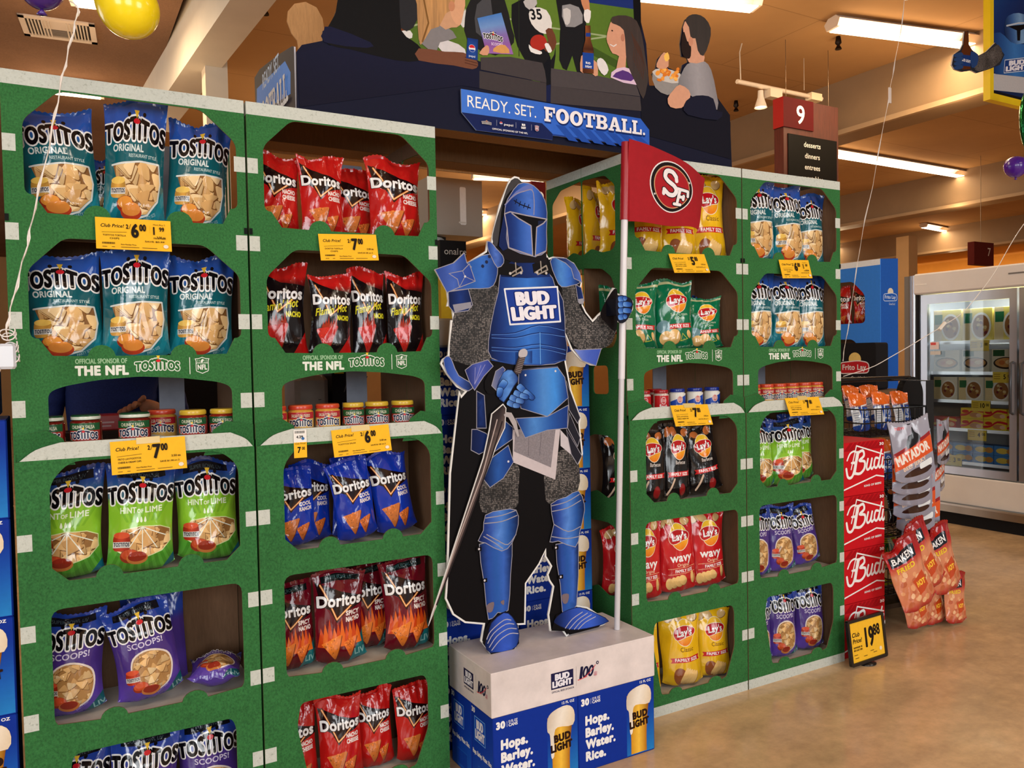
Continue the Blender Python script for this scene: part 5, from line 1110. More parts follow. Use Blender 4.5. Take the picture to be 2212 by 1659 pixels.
# ------------------------------------------------------------------ plinth
PX0, PX1, PY0, PY1, PZ0, PZ1 = 1.272, 1.934, -.21, .105, .2675, .413
m = MB(); m.cbox(PX0, PY0, PZ0, PX1, PY1, PZ1, (226, 216, 214), 'stone', .002)
def century(A, x, z, h, sh=0.):
    D = (30, 28, 60); A.text('1', x, z, h, D, bold=.12, xs=.8, shear=.2)
    for i in (0, 1):
        c = x+h*(.62+.62*i); A.stroke([(c+a+b*.22, z+h*.5+b) for a, b in ellp(0, 0, .22*h, .44*h, 0, 16)], .2*h, D, closed=True)
    A.stroke(sm([(x-.25*h, z-.1*h), (x+.5*h, z+.02*h), (x+1.4*h, z+.6*h), (x+1.75*h, z+.95*h)], False), .07*h, (206, 60, 70)); A.stroke([(x-.2*h, z-.14*h), (x+.8*h, z+.02*h)], .05*h, (220, 130, 130))
    A.ell(x+2.0*h, z+1.12*h, .16*h, .16*h, D, n=14); A.ell(x+2.0*h, z+1.12*h, .08*h, .08*h, (204, 196, 200), n=12); nfl_shield(A, x+1.75*h, z+.1*h, .2*h, (220, 120, 120), (200, 190, 200))
A = Art(step=1e-4); cx = lambda px: Q(px, 1470, 1, PY0)[0]
NV = (34, 32, 70)
a, b = Q(1190, 1458, 1, PY0), Q(1239, 1488, 1, PY0)
box_logo(A, [(a[0], .3655), (b[0], .3655), (b[0], .311), (a[0], .311)], NV, lw=0, outl=None); A.text('OFFICIAL BEER SPONSOR', a[0]+.002, .299, .006, NV, bold=.03, fit=b[0]-a[0]); A.rect(b[0]+.011, .305, b[0]+.012, .37, (170, 160, 160))
century(A, b[0]+.027, .326, .036)
m.art(A, lambda x, z, h: np.stack([x, PY0-h, z], 1))
A = Art(step=1e-4); box_logo(A, [(.118, .371), (.19, .371), (.19, .317), (.118, .317)], NV, lw=0, outl=None); A.text('OFFICIAL BEER SPONSOR', .12, .305, .006, NV, bold=.03, fit=.07); A.rect(.208, .31, .209, .375, (170, 160, 160)); century(A, .225, .325, .034)
m.art(A, lambda x, z, h: np.stack([PX0-h, PY1-x, z], 1))
tag(m.build('plinth'), 'grey marble-print cardboard plinth under the cardboard knight', 'plinth')
# ------------------------------------------------------------------ blue beer cases
CB, CB2 = (18, 50, 150), (28, 92, 180)
def beer_case(w, d, h, lines, name='beer_case', extra=True):
    m = MB(); m.cbox(0, 0, 0, w, d, h, CB, 'print', .003); A = Art(.05, step=8e-5)
    A.rect(.62*w, .005, w-.004, h-.03, grad((.62*w, h), (.95*w, 0), [CB, CB, CB2, (40, 130, 200)]))
    A.text('30', .04*w, .86*h, .06*h*1.3, WHT, bold=.12); A.rect(.155*w, .86*h, .158*w, .93*h, WHT); A.text('12 FL OZ', .175*w, .905*h, .03*h, WHT, bold=.04, fit=.1*w); A.text('CANS', .175*w, .86*h, .035*h, WHT, bold=.06, fit=.1*w)
    for i, q in enumerate(lines): A.text(q, .09*w, .60*h-.155*h*i, .108*h, WHT, bold=.11, xs=.92)
    g = lambda z: .105+.055*z-.02*math.sin(z*3.2)
    Lf = [((.78-(g(z)))*w, (.03+.8*z)*h) for z in np.linspace(0, 1, 9)]; Rt = [((.78+g(z))*w, (.03+.8*z)*h) for z in np.linspace(1, 0, 9)]
    A.poly(Lf+Rt, grad((.62*w, 0), (.94*w, 0), [(150, 90, 20), (236, 170, 40), (246, 196, 70), (206, 130, 30), (110, 60, 16)]))
    A.poly(sm([(.62*w, .66*h), (.65*w, .6*h), (.66*w, .34*h), (.68*w, .3*h), (.7*w, .36*h), (.7*w, .58*h), (.74*w, .68*h), (.93*w, .66*h), (.945*w, .84*h), (.86*w, .93*h), (.7*w, .9*h), (.625*w, .82*h)]), grad((.62*w, .8*h), (.94*w, .7*h), [(206, 190, 170), (244, 236, 222), (226, 206, 176)]))
    A.text('BUD', .8*w, .5*h, .085*h, (44, 24, 16), bold=.13, al='c', fit=.19*w, rot=.06); A.text('LIGHT', .79*w, .385*h, .085*h, (44, 24, 16), bold=.13, al='c', fit=.25*w, rot=.06)
    A.text('12 FL OZ', .8*w, .955*h, .03*h, WHT, bold=.06, fit=.15*w)
    m.art(A); A = Art(.05, step=8e-5)
    A.rect(.004, .004, d-.004, h-.004, grad((0, h), (d, 0), [CB, (20, 62, 176), (30, 100, 206)]))
    C = [(.16*d, .86*h), (.64*d, .86*h), (.64*d, .56*h), (.16*d, .56*h)]; box_logo(A, C, (26, 78, 190), (120, 180, 240), lw=.0022, outl=None)
    A.text('Hops. Barley. Water. Rice.', .06*d, .38*h, .055*h, WHT, bold=.06, fit=.86*d); A.text('30', .04*d, .9*h, .06*h, WHT, bold=.07)
    A.rect(.3*d, .05*h, .8*d, .26*h, (40, 110, 210)); A.rect(.31*d, .058*h, .79*d, .252*h, (22, 70, 180))
    m.art(A, lambda x, z, hh: np.stack([-hh, d-x, z], 1)); o = m.build(name); return o
CW, CH = .327, .2655
c0 = beer_case(CW, .155, CH, ['Hops.', 'Barley.', 'Water.', 'Rice.'])
g = 'blue beer cases under the plinth'
c0.location = (1.605, -.208, 0); tag(c0, 'blue beer case under the right half of the plinth front', 'beer case', g)
dup(c0, (1.277, -.208, 0), None, 'blue beer case under the left half of the plinth front'); dup(c0, (1.277, -.05, 0), None, 'blue beer case set behind under the left end of the plinth'); dup(c0, (1.605, -.05, 0), None, 'blue beer case set behind under the right end of the plinth')
# the tall stack filling the gap behind the knight
rows = ['bottom', 'second', 'third', 'fourth', 'fifth', 'top']
for k in range(6):
    for j, sd in enumerate(('left', 'right')):
        dup(c0, (1.258+j*.345, .17 if k*.24 > .41 else .17, k*.2425), None, f'blue beer case, {rows[k]} row, {sd} side of the stack behind the knight', (1.02, 1.4, .9125))['group'] = 'blue beer cases stacked behind the knight'
# the stack at the left edge of the picture
for k, nm in enumerate(('bottom', 'second from bottom', 'third from bottom', 'fourth from bottom', 'topmost')):
    o = dup(c0, (-.36, -.005, k*.2555), None, f'blue beer case with a beer glass, {nm} of the far left stack', (1.06, 1.5, .9615)); o['group'] = 'blue beer cases at the far left edge'
m = MB(); m.cbox(-.36, .02, 1.28, -.035, .3, 1.5, (40, 70, 190), 'print', .004); A = Art(step=1e-4); A.poly([(-.355, 1.285), (-.04, 1.285), (-.085, 1.495), (-.355, 1.495)], (196, 206, 232)); A.rect(-.34, 1.4, -.1, 1.46, (206, 70, 80)); m.art(A, lambda x, z, h: np.stack([x, .02-h, z], 1)); tag(m.build('carton'), 'pale blue and white carton on top of the far left beer stack', 'carton')
# ------------------------------------------------------------------ header card bridging the displays
HY = .02
h1 = lambda P: PL(P, HY, 540, 0, 4.254); h2 = lambda P: PL(P, HY, 980, 0, 3.456); hp_ = lambda P: PL(P, HY)
NAVY, NAVY2 = (22, 24, 44), (18, 18, 30)
zb = 2.181
xl, xr = Q(641, 232, 1, HY)[0], Q(1581, 352, 1, HY)[0]
t = thing('header_card', 'wide dark header card with a sofa and football picture across the display tops', 'display header', (0, 0, 0))
SIL = [(xl, zb)]+hp_([(640, 112), (652, 97), (697, 88), (697, 67), (716, 58), (722, 34), (735, 2), (752, -60), (790, -120), (1200, -90), (1383, -60), (1384, 45), (1396, 95), (1402, 182), (1412, 208), (1440, 196), (1418, 178), (1408, 160), (1416, 148), (1420, 128), (1432, 114), (1445, 118), (1443, 146), (1470, 158), (1474, 140), (1486, 134), (1484, 125), (1472, 122), (1469, 95), (1474, 60), (1480, 42), (1500, 32), (1520, 40), (1532, 60), (1530, 85), (1518, 110), (1520, 132), (1532, 150), (1545, 205), (1547, 238), (1574, 247), (1577, 262)])+[(xr, zb)]
m = MB(); m.slab(SIL, HY, HY+.006, NAVY, 'print', back=KRAFT, edge=(120, 110, 100))
A = Art(.05, step=5e-5)
# television picture: pitch and players
TV = hp_([(735, -10), (790, -118), (1372, -58), (1372, 190), (1195, 190), (1030, 130), (850, 100)])
A.poly(TV, grad(hp_([(800, 0)])[0], hp_([(1380, 150)])[0], [(70, 96, 36), (96, 124, 44), (78, 108, 38)]))
for a, b in (((1190, 60), (1350, 84)), ((1000, 20), (1120, 45)), ((1180, 98), (1340, 75)), ((870, 60), (1010, 30))): A.stroke(hp_([a, b]), .006, (150, 164, 120))
for a, b in (((760, -20), (990, 40)), ((1280, 110), (1370, 160))): A.stroke(hp_([a, b]), .03, (60, 84, 30))
A.poly(hp_([(1205, -4), (1372, 20), (1372, -20), (1200, -50)]), (26, 44, 110)); A.poly(hp_([(1366, -30), (1383, -30), (1386, 120), (1370, 60)]), (10, 10, 14))
P = lambda c, pts, f=hp_, s=True: A.poly(sm(f(pts), n=2) if s else f(pts), c)
SK, SKD = (196, 132, 96), (104, 60, 40)
P((206, 204, 200), [(866, 22), (880, 0), (896, -20), (902, 10), (890, 44), (868, 46)]); P((30, 34, 30), [(864, 46), (886, 44), (884, 56), (866, 58)]); P(SKD, [(866, 56), (882, 54), (878, 76), (868, 72)]); P((210, 208, 206), [(858, 70), (886, 66), (890, 82), (866, 84)])
P((206, 204, 200), [(992, 40), (1004, 22), (1014, 30), (1016, 46), (1000, 60)]); P((30, 30, 32), [(1016, 0), (1060, -40), (1090, 0), (1105, 60), (1110, 92), (1070, 120), (1010, 90), (1004, 40)]); P((70, 70, 74), [(1030, 10), (1060, 0), (1062, 80), (1028, 70)])
P((22, 22, 26), [(1105, 10), (1150, 0), (1162, 30), (1190, 130), (1200, 100), (1196, 150), (1176, 188), (1128, 120), (1112, 80)]); P((218, 214, 210), [(1142, 30), (1152, 16), (1180, 22), (1192, 50), (1186, 72), (1166, 70), (1148, 52)])
P((180, 176, 176), [(1130, 4), (1152, -10), (1160, 8), (1144, 22)]); P(SKD, [(1178, 66), (1192, 62), (1202, 92), (1190, 114), (1172, 104), (1184, 88)]); P((168, 44, 34), ellp(1163, 92, 18, 17, 0, 16)); P((226, 224, 222), [(1142, 96), (1150, 104), (1170, 112), (1166, 118), (1146, 112)]); P((226, 224, 222), [(1176, 96), (1184, 94), (1192, 110), (1184, 114)])
A.text('35', *hp_([(1148, 42)])[0], .034, (20, 20, 26), bold=.05, rot=.2)
P((24, 24, 28), [(1205, -20), (1262, -20), (1262, 30), (1268, 70), (1266, 150), (1246, 156), (1236, 120), (1224, 152), (1208, 130), (1210, 60), (1204, 20)]); P((140, 138, 140), [(1214, 12), (1250, 16), (1258, 50), (1222, 58)]); P((196, 192, 190), [(1216, 20), (1232, 22), (1230, 50), (1220, 52)]); P(SK, [(1252, -10), (1268, -12), (1274, 24), (1264, 28)]); P((226, 222, 220), [(1262, 22), (1276, 24), (1272, 50), (1262, 44)])
A.poly(hp_([(1119.2, -40), (1120.4, -40), (1121.5, 122), (1120.3, 122)]), (40, 46, 36))
# sofa backs
P((66, 60, 62), [(200, 430), (420, 425), (660, 470), (690, 560), (690, 620), (200, 520)], h2, False); P((72, 66, 68), [(725, 510), (1000, 550), (1360, 630), (1390, 720), (720, 640)], h2, False)
P((62, 56, 58), [(180, 528), (690, 622), (690, 762), (190, 660)], h2, False); P((66, 60, 62), [(722, 640), (1390, 724), (1400, 830), (722, 770)], h2, False); P((14, 16, 24), [(672, 480), (720, 420), (725, 640), (720, 770), (690, 762), (690, 600)], h2, False)
P(NAVY2, [(1395, 640), (1500, 640), (1700, 800), (1960, 720), (2060, 860), (2070, 1190), (1400, 1000)], h2, False)
P((20, 28, 66), [(690, 640), (722, 632), (722, 768), (690, 762)], h2, False)
P(grad(h2([(0, 0)])[0], h2([(0, 900)])[0], [(26, 30, 62), (20, 20, 38)]), [(-1178, 390), (-700, 300), (-300, 420), (190, 520), (190, 660), (60, 640), (-1150, 800)], h2, False)
# couple on the left: man in a black jumper, fair-haired woman
P((40, 40, 44), [(860, -30), (900, -30), (905, 20), (892, 60), (865, 60)])
P((206, 202, 204), [(942, 84), (990, 96), (1006, 116), (960, 118)]); P((126, 122, 124), [(905, 92), (922, 62), (960, 56), (986, 82), (950, 92), (940, 116), (912, 96)]); P((196, 150, 116), [(940, -40), (1000, -30), (999, 15), (994, 54), (975, 60), (950, 56)]); P((210, 158, 122), [(966, -20), (1004, -10), (999, 36), (992, 55), (976, 40)])
A.poly(sm(hp_([(896, -40), (975, -50), (982, 0), (975, 22), (962, 30), (948, 58), (930, 64), (908, 98), (902, 60), (900, 10)]), n=2), (176, 128, 74), mat='hair'); A.stroke(hp_([(915, 0), (925, 50), (912, 90)]), .006, (120, 84, 44)); P((190, 130, 96), ellp(975, 14, 7, 11, 0, 12))
P((18, 18, 20), [(706, 62), (724, 30), (750, -60), (850, -60), (862, 0), (866, 66), (890, 88), (910, 106), (905, 132), (850, 130), (760, 108), (708, 96)])
P((24, 26, 52), [(699, 66), (714, 58), (800, 92), (792, 104), (700, 92)]); P((112, 70, 52), [(904, 105), (960, 112), (1000, 114), (1026, 128), (1032, 142), (1020, 150), (980, 142), (904, 131)])
for y in (128, 134, 140): A.stroke(hp_([(1004, y-4), (1030, y+3)]), .003, (80, 46, 34))
C = hp_([(1009, 82), (1032, 86), (1031, 131), (1006, 126)]); A.poly(C, grad(C[0], C[1], [(20, 50, 120), (40, 86, 170), (20, 46, 110)]))
def soda_globe(A, x, z, r):
    A.ell(x, z, r, r, (226, 226, 230)); A.poly([(x+a*r*.94, z+b*r*.94) for a, b in ellp(0, 0, 1, 1, 0, 16, .25, 2.9)]+[(x-.5*r, z+.05*r)], (200, 34, 46)); A.poly([(x+a*r*.94, z+b*r*.94) for a, b in ellp(0, 0, 1, 1, 0, 16, 3.6, 5.9)]+[(x+.3*r, z-.3*r)], (24, 60, 150))
soda_globe(A, *hp_([(1019, 105)])[0], .0125); A.text('pepsi', *hp_([(1019, 124)])[0], .007, (200, 210, 230), bold=.03, al='c', fit=.024)
B = hp_([(1030, 40), (1082, 28), (1108, 118), (1050, 116)]); A.poly(B, grad(B[0], B[3], [(70, 120, 190), (120, 150, 200), (130, 80, 150), (150, 100, 170)])); tostitos(A, *hp_([(1064, 86)])[0], .075); A.text('SCOOPS!', *hp_([(1073, 99)])[0], .0085, (226, 206, 236), bold=.04, al='c', fit=.045, rot=.1); P((206, 150, 90), [(1064, 112), (1072, 100), (1090, 98), (1100, 116)]); P((206, 150, 120), [(1034, 116), (1050, 98), (1056, 106), (1052, 120)])
# dark-haired woman with a bottle
P((206, 150, 122), [(1314, 60), (1322, 44), (1345, 44), (1350, 90), (1350, 150), (1330, 150), (1336, 122), (1322, 116), (1314, 100), (1309, 84)]); P((214, 186, 210), [(1318, 168), (1332, 148), (1362, 150), (1374, 184)]); P((84, 50, 120), [(1322, 166), (1344, 152), (1366, 164), (1362, 176)])
A.poly(sm(hp_([(1320, 50), (1322, 37), (1350, 34), (1374, 46), (1386, 80), (1392, 120), (1399, 165), (1396, 188), (1388, 214), (1374, 184), (1354, 140), (1350, 100), (1346, 66), (1330, 54)]), n=2), (44, 28, 24), mat='hair')
for i in range(8): A.stroke(hp_([(1362+3*i, 70+5*i), (1370+3*i, 100+6*i), (1366+3*i, 130+6*i)]), .0025, (78, 48, 36))
A.ell(*hp_([(1321, 67)])[0], .004, .003, (40, 24, 20), n=8); A.stroke(hp_([(1317, 97), (1324, 101), (1330, 97)]), .004, (226, 216, 212)); P((180, 120, 96), ellp(1344, 82, 4, 8, 0, 10))
P((206, 150, 120), [(1254, 122), (1262, 124), (1264, 156), (1252, 154)]); P((206, 150, 120), [(1276, 132), (1288, 136), (1290, 164), (1278, 160)])
C = hp_([(1263, 56), (1274, 56), (1275, 88), (1281, 108), (1281, 160), (1257, 158), (1258, 106), (1263, 88)]); A.poly(C, grad(C[6], C[3], [(70, 36, 20), (150, 84, 40), (60, 30, 20)])); A.poly(hp_([(1257, 114), (1281, 116), (1281, 150), (1257, 148)]), (26, 66, 150)); A.text('BUD', *hp_([(1269, 139)])[0], .007, WHT, bold=.06, al='c'); A.text('LIGHT', *hp_([(1270, 147)])[0], .007, WHT, bold=.06, al='c'); A.poly(hp_([(1264, 72), (1274, 72), (1274, 80), (1264, 80)]), (30, 60, 140))
P((220, 216, 216), [(1288, 132), (1296, 126), (1306, 134), (1313, 152), (1304, 164), (1292, 150)])
# man with a bowl of crisps on the right
P((140, 136, 134), [(1408, 158), (1440, 168), (1470, 178), (1466, 196), (1440, 206), (1414, 190)]); P((196, 190, 184), [(1407, 156), (1430, 148), (1468, 160), (1466, 180), (1430, 176)])
R = random.Random(4)
for i in range(26): x, y = R.uniform(1418, 1464), R.uniform(150, 174); P(R.choice([(232, 150, 60), (214, 120, 40), (242, 180, 90)]), ellp(x, y, R.uniform(3, 6), R.uniform(3, 5), R.uniform(0, 3), 8))
P((206, 150, 120), [(1416, 146), (1420, 130), (1432, 114), (1440, 122), (1442, 144), (1430, 150)]); P((240, 190, 90), [(1432, 122), (1440, 114), (1444, 128), (1436, 134)])
P(grad(hp_([(1465, 180)])[0], hp_([(1547, 180)])[0], [(120, 118, 122), (156, 152, 156), (126, 122, 126)]), [(1464, 186), (1470, 160), (1482, 140), (1500, 134), (1520, 134), (1534, 152), (1545, 200), (1547, 238), (1500, 214)]); P((206, 152, 124), [(1440, 214), (1452, 196), (1466, 184), (1486, 196), (1488, 214), (1470, 234), (1446, 232)])
P((206, 152, 124), [(1473, 60), (1484, 44), (1500, 60), (1516, 110), (1518, 134), (1486, 136), (1480, 110)]); P((36, 24, 22), [(1471, 78), (1476, 70), (1482, 90), (1490, 96), (1490, 122), (1484, 128), (1474, 122), (1469, 104)])
A.poly(sm(hp_([(1478, 46), (1486, 35), (1502, 32), (1520, 40), (1533, 62), (1530, 92), (1517, 122), (1505, 110), (1500, 84), (1490, 84), (1486, 60)]), n=2), (32, 22, 20), mat='hair'); P((196, 136, 108), ellp(1490, 91, 5, 10, 0, 10))
P(NAVY, [(1710, 790), (1760, 730), (1850, 715), (1930, 740), (1955, 830), (2000, 840), (1960, 900), (1740, 860)], h2)
m.art(A, lambda x, z, h: np.stack([x, HY-h, z], 1)); m.build('front_picture', t)
# blue sign plate
sp = lambda P_: PL(P_, HY-.012, 980, 0, 3.456)
P_ = [(55, 663), (1395, 885), (1460, 970), (1462, 1103), (740, 1012), (738, 1045), (170, 972), (60, 838)]
m = MB(); m.slab(sp(P_), HY-.012, HY-.007, (30, 62, 140), 'print', edge=(150, 170, 210))
A = Art(.05, step=1e-4); A.poly(sp([(55, 663), (1395, 885), (1460, 970), (1462, 1103), (740, 1000), (660, 920), (60, 838)]), grad(sp([(55, 750)])[0], sp([(1460, 1000)])[0], [(66, 118, 212), (50, 100, 200), (44, 92, 190)])); A.poly(sp([(60, 838), (660, 920), (738, 1000), (738, 1043), (172, 970)]), (22, 34, 84))
for i in range(7): x = 760+95*i; y = 930+14*i; A.poly(sp([(x, y), (x+70, y+14), (x+170, y+130-4*i), (x+100, y+118-4*i)]), (34, 76, 166))
x0, z0 = sp([(102, 795)])[0]; x1, z1 = sp([(615, 880)])[0]
A.text('READY. SET.', x0, z0, sp([(0, 710)])[0][1]-sp([(0, 795)])[0][1], WHT, bold=.0, fit=x1-x0, rot=math.atan2(z1-z0, x1-x0))
x0, z0 = sp([(668, 905)])[0]; x1, z1 = sp([(1425, 1015)])[0]; hh = sp([(0, 790)])[0][1]-sp([(0, 905)])[0][1]; fw = x1-x0
def slab_word(A, st, x, z, h, w, rot, col):
    "heavy slab-serif capitals"
    c, s_ = math.cos(rot), math.sin(rot); old = A.tf; A.tf = lambda V: np.stack([x+V[:, 0]*c-V[:, 1]*s_, z+V[:, 0]*s_+V[:, 1]*c], 1)
    wd = {'F': .82, 'O': 1.0, 'T': .92, 'B': .95, 'A': 1.02, 'L': .82, '.': .3}; u = w/sum(wd[k] for k in st); p = 0
    for k in st:
        a, b = p+.04*u, p+wd[k]*u-.02*u; cw = b-a; t_ = .2*h; sf = .17*h
        R_ = lambda x0, y0, x1, y1: A.rect(a+x0*cw, y0*h, a+x1*cw, y1*h, col)
        if k == 'F': R_(.12, 0, .42, 1); R_(0, 0, .58, .16); R_(0, .84, 1, 1); R_(.82, .62, 1, 1); R_(.3, .43, .72, .58); R_(.6, .34, .72, .67)
        elif k == 'T': R_(.35, 0, .65, 1); R_(.2, 0, .8, .16); R_(0, .84, 1, 1); R_(0, .62, .17, 1); R_(.83, .62, 1, 1)
        elif k == 'L': R_(.12, 0, .42, 1); R_(0, .84, .56, 1); R_(0, 0, 1, .16); R_(.83, 0, 1, .4)
        elif k == 'O': A.poly(ellp(a+cw/2, h/2, cw/2, h*.52, 0, 28), col, holes=[ellp(a+cw/2, h/2, cw*.2, h*.32, 0, 20)])
        elif k == 'B':
            R_(.1, 0, .38, 1); R_(0, 0, .2, .16); R_(0, .84, .2, 1)
            for y0, y1, e in ((0, .54, 1.0), (.46, 1, .93)): A.poly([(a+.3*cw, y0*h)]+ellp(a+.6*cw, (y0+y1)/2*h, (e-.6)*cw, (y1-y0)/2*h, 0, 12, -1.571, 1.571)+[(a+.3*cw, y1*h)], col, holes=[[(a+.38*cw, (y0+.14)*h), (a+.6*cw, (y0+.14)*h), (a+.68*cw, (y0+y1)/2*h), (a+.6*cw, (y1-.14)*h), (a+.38*cw, (y1-.14)*h)]])
        elif k == 'A': A.poly([(a+.08*cw, .1*h), (a+.38*cw, h), (a+.64*cw, h), (a+.94*cw, .1*h), (a+.66*cw, .1*h), (a+.6*cw, .3*h), (a+.36*cw, .3*h), (a+.3*cw, .1*h)], col, holes=[[(a+.41*cw, .43*h), (a+.56*cw, .43*h), (a+.49*cw, .72*h)]]); R_(0, 0, .42, .15); R_(.56, 0, 1.02, .15)
        else: A.ell(a+cw*.5, .1*h, .1*h, .1*h, col)
        p += wd[k]*u
    A.tf = old
rt = math.atan2(z1-z0, x1-x0)
slab_word(A, 'FOOTBALL.', x0+.004, z0-.005, hh, fw, rt, (20, 44, 110)); A.n += 2; slab_word(A, 'FOOTBALL.', x0, z0, hh, fw, rt, (236, 232, 238))
rl = math.radians(-8)*0+rt
q = lambda a, b: sp([(a, b)])[0]
tostitos(A, *q(238, 930), .036, (20, 20, 40), (230, 228, 226)); A.stroke([q(313, 900), q(313, 942)], .0008, (180, 190, 210)); soda_globe(A, *q(346, 924), .0055); A.text('pepsi', *q(368, 940), .0075, WHT, bold=.02, fit=q(436, 0)[0]-q(368, 0)[0], rot=rt); A.stroke([q(456, 918), q(456, 960)], .0008, (180, 190, 210))
A.text('BUD', *q(513, 944), .0065, WHT, bold=.1, al='c', fit=.013, rot=rt); A.text('LIGHT', *q(513, 966), .0065, WHT, bold=.1, al='c', fit=.018, rot=rt); A.stroke([q(571, 935), q(571, 978)], .0008, (180, 190, 210)); nfl_shield(A, *q(612, 963), .009, (226, 220, 226), (150, 60, 80)); A.text('OFFICIAL SPONSORS OF THE NFL', *q(278, 972), .0055, WHT, bold=.03, fit=q(542, 0)[0]-q(278, 0)[0], rot=rt*1.05)
m.art(A, lambda x, z, h: np.stack([x, HY-.012-h, z], 1)); m.build('sign_plate', t)
# left wing, right side, underside and the rear card seen from behind
wq = lambda px, py: (lambda p: (p[1], p[2]))(Q(px, py, 0, xl))
m = MB(); P_ = [(HY+.006, zb), (.56, zb), wq(551, 168), wq(562, 150), wq(600, 120), wq(632, 100), (HY+.006, wq(640, 96)[1])]
def side(m, P_, A, x):
    m.slab([(-a, b) for a, b in P_], 0, .005, (46, 40, 54), 'print', back=KRAFT, edge=(180, 180, 190)); m.art(A)
    for k, V in enumerate(m.V): m.V[k] = np.stack([x+V[:, 1], -V[:, 0], V[:, 2]], 1)
A = Art(.05, step=1e-4); c = [wq(*p) for p in ((556, 192), (617, 132), (629, 156), (629, 203), (592, 226), (556, 226))]; A.poly([(-a, b) for a, b in c], (84, 152, 246))
a, b = wq(569, 194), wq(606, 172); A.text('READY. SET.', -a[0], a[1], .05, (206, 226, 250), bold=.03, fit=a[0]-b[0], rot=.0); a, b = wq(560, 222), wq(625, 190); slab_word(A, 'FOOTBALL.', -a[0], b[1]-.04, .095, a[0]-b[0], 0, WHT)
side(m, P_, A, xl-.002); m.build('left_wing', t)
m = MB(); m.box(xr-.005, HY+.006, zb, xr, .56, 2.37, NAVY2); m.build('right_wing', t)
m = MB(); m.box(xl+.004, HY+.007, zb+.006, xr-.006, HY+.11, zb+.012, (150, 112, 78), 'kraft'); m.box(xl+.004, .44, zb+.006, xr-.006, .55, zb+.012, (150, 112, 78), 'kraft'); m.box(xl+.004, HY+.11, zb+.09, xr-.006, .44, zb+.096, (120, 88, 60), 'kraft'); m.box(xl+.004, .435, zb+.006, xr-.006, .44, zb+.09, (120, 88, 60), 'kraft')
m.build('underside', t)
bq = lambda P_: PL(P_, .57)
m = MB(); m.slab([(xl, zb), (xr, zb), (xr, 2.4)]+bq([(1383, 60), (1383, -60), (760, -110), (735, 90), (705, 100), (701, 70), (697, 40), (684, 16), (660, 4), (636, 8), (622, 24), (620, 46), (630, 72), (642, 88), (646, 112)])+[(xl, 2.36)], .57, .576, (206, 156, 104), 'kraft'); m.build('rear_card', t)
# ------------------------------------------------------------------ red beer cases and the price sign
RC = (196, 24, 34)
def red_case(w, d, h):
    m = MB(); m.cbox(0, 0, 0, w, d, h, RC, 'print', .003); A = Art(.05, step=8e-5); A.clip = [(.002, .002), (w-.002, .002), (w-.002, h-.002), (.002, h-.002)]
    for i in range(9): A.poly([(.03*i, h*.84), (.03*i+.05, h), (.03*i+.07, h), (.03*i+.03, h*.84)], (160, 14, 24))
    for L in ([(-.01, .12*h), (.79*w, .33*h), (w+.01, .28*h)], [(.18*w, .5*h), (.31*w, .93*h), (.96*w, .72*h)]): A.stroke(L, .012*h*2.2, WHT)
    # brush-script wordmark running off the edge of the box
    k = h*.34; x, z = .36*w, .45*h
    pen = lambda L, wd=.11: A.stroke([(x+a*k, z+b*k) for a, b in sm(L, False)], wd*k, WHT)
    pen([(-.12, 1.05), (-.28, .4), (-.42, -.06), (-.62, -.3), (-.9, -.25), (-1.02, .2)], .15); pen([(-.95, .66), (-.7, 1.02), (-.3, 1.12), (-.05, .86), (-.2, .55), (-.6, .5), (-.3, .46)], .1)
    pen([(-.02, 1.04), (-.2, .5), (-.34, -.1)], .17); pen([(-.1, 1.0), (.34, 1.12), (.44, .82), (.06, .58), (.5, .5), (.46, .1), (.1, -.14), (-.3, -.1)], .15)
    pen([(.78, .62), (.66, .2), (.74, .02), (.96, .16), (1.12, .62), (1.02, .2), (1.1, .04), (1.24, .14)], .13); pen([(1.66, .6), (1.42, .62), (1.3, .26), (1.44, .06), (1.66, .26), (1.94, 1.05), (1.7, .3), (1.78, .06), (1.94, .2)], .13); pen([(2.06, .62), (1.98, .2), (2.08, .04), (2.3, .3)], .13)
    A.text('KING OF BEERS', .7*w, .15*h, .035*h, WHT, bold=.06, al='c', fit=.42*w, rot=.04); A.text('30', .87*w, .9*h, .05*h, WHT, bold=.07, fit=.1*w)
    m.art(A); return m.build('beer_case')
c0 = red_case(.292, .26, .2475)
for k, nm in enumerate(('lowest', 'second', 'third', 'topmost')):
    z = .2495*k
    o = c0 if k == 0 else dup(c0); o.location = (3.217, 0, z); tag(o, f'red beer case, {nm} of the stack beside the far right display' if k else 'red beer case at the foot of the stack behind the price sign', 'beer case', 'stacked red beer cases')
t = thing('price_sign', 'black-framed yellow price sign standing on the floor before the red beer cases', 'price sign', (3.262, -.1, 0), (math.radians(-7), 0, math.radians(2)))
m = MB(); w, h = .262, .215; m.slab(rnd([(-w/2, .012), (w/2, .012), (w/2, h), (-w/2, h)], .012), -.006, .008, (22, 20, 20), 'gloss', [[(-w/2+.014, .026), (w/2-.014, .026), (w/2-.014, h-.014), (-w/2+.014, h-.014)]]); m.build('frame', t)
m = MB(); w2, h2_ = w-.03, h-.042; m.box(-w/2+.013, -.001, .025, w/2-.013, .004, h-.013, (30, 28, 26)); A = Art(step=1e-4); x0, z0 = -w2/2, .027; A.rect(x0, z0, -x0, z0+h2_, (244, 190, 50)); D = (34, 26, 20)
A.text('Club', x0+.014, z0+.11, .018, D, bold=.06, shear=.2); A.text('Price!', x0+.014, z0+.083, .018, D, bold=.06, shear=.2); A.text('19', x0+.105, z0+.055, .08, D, bold=.06, xs=.62); A.text('88', x0+.165, z0+.095, .045, D, bold=.06, xs=.7)
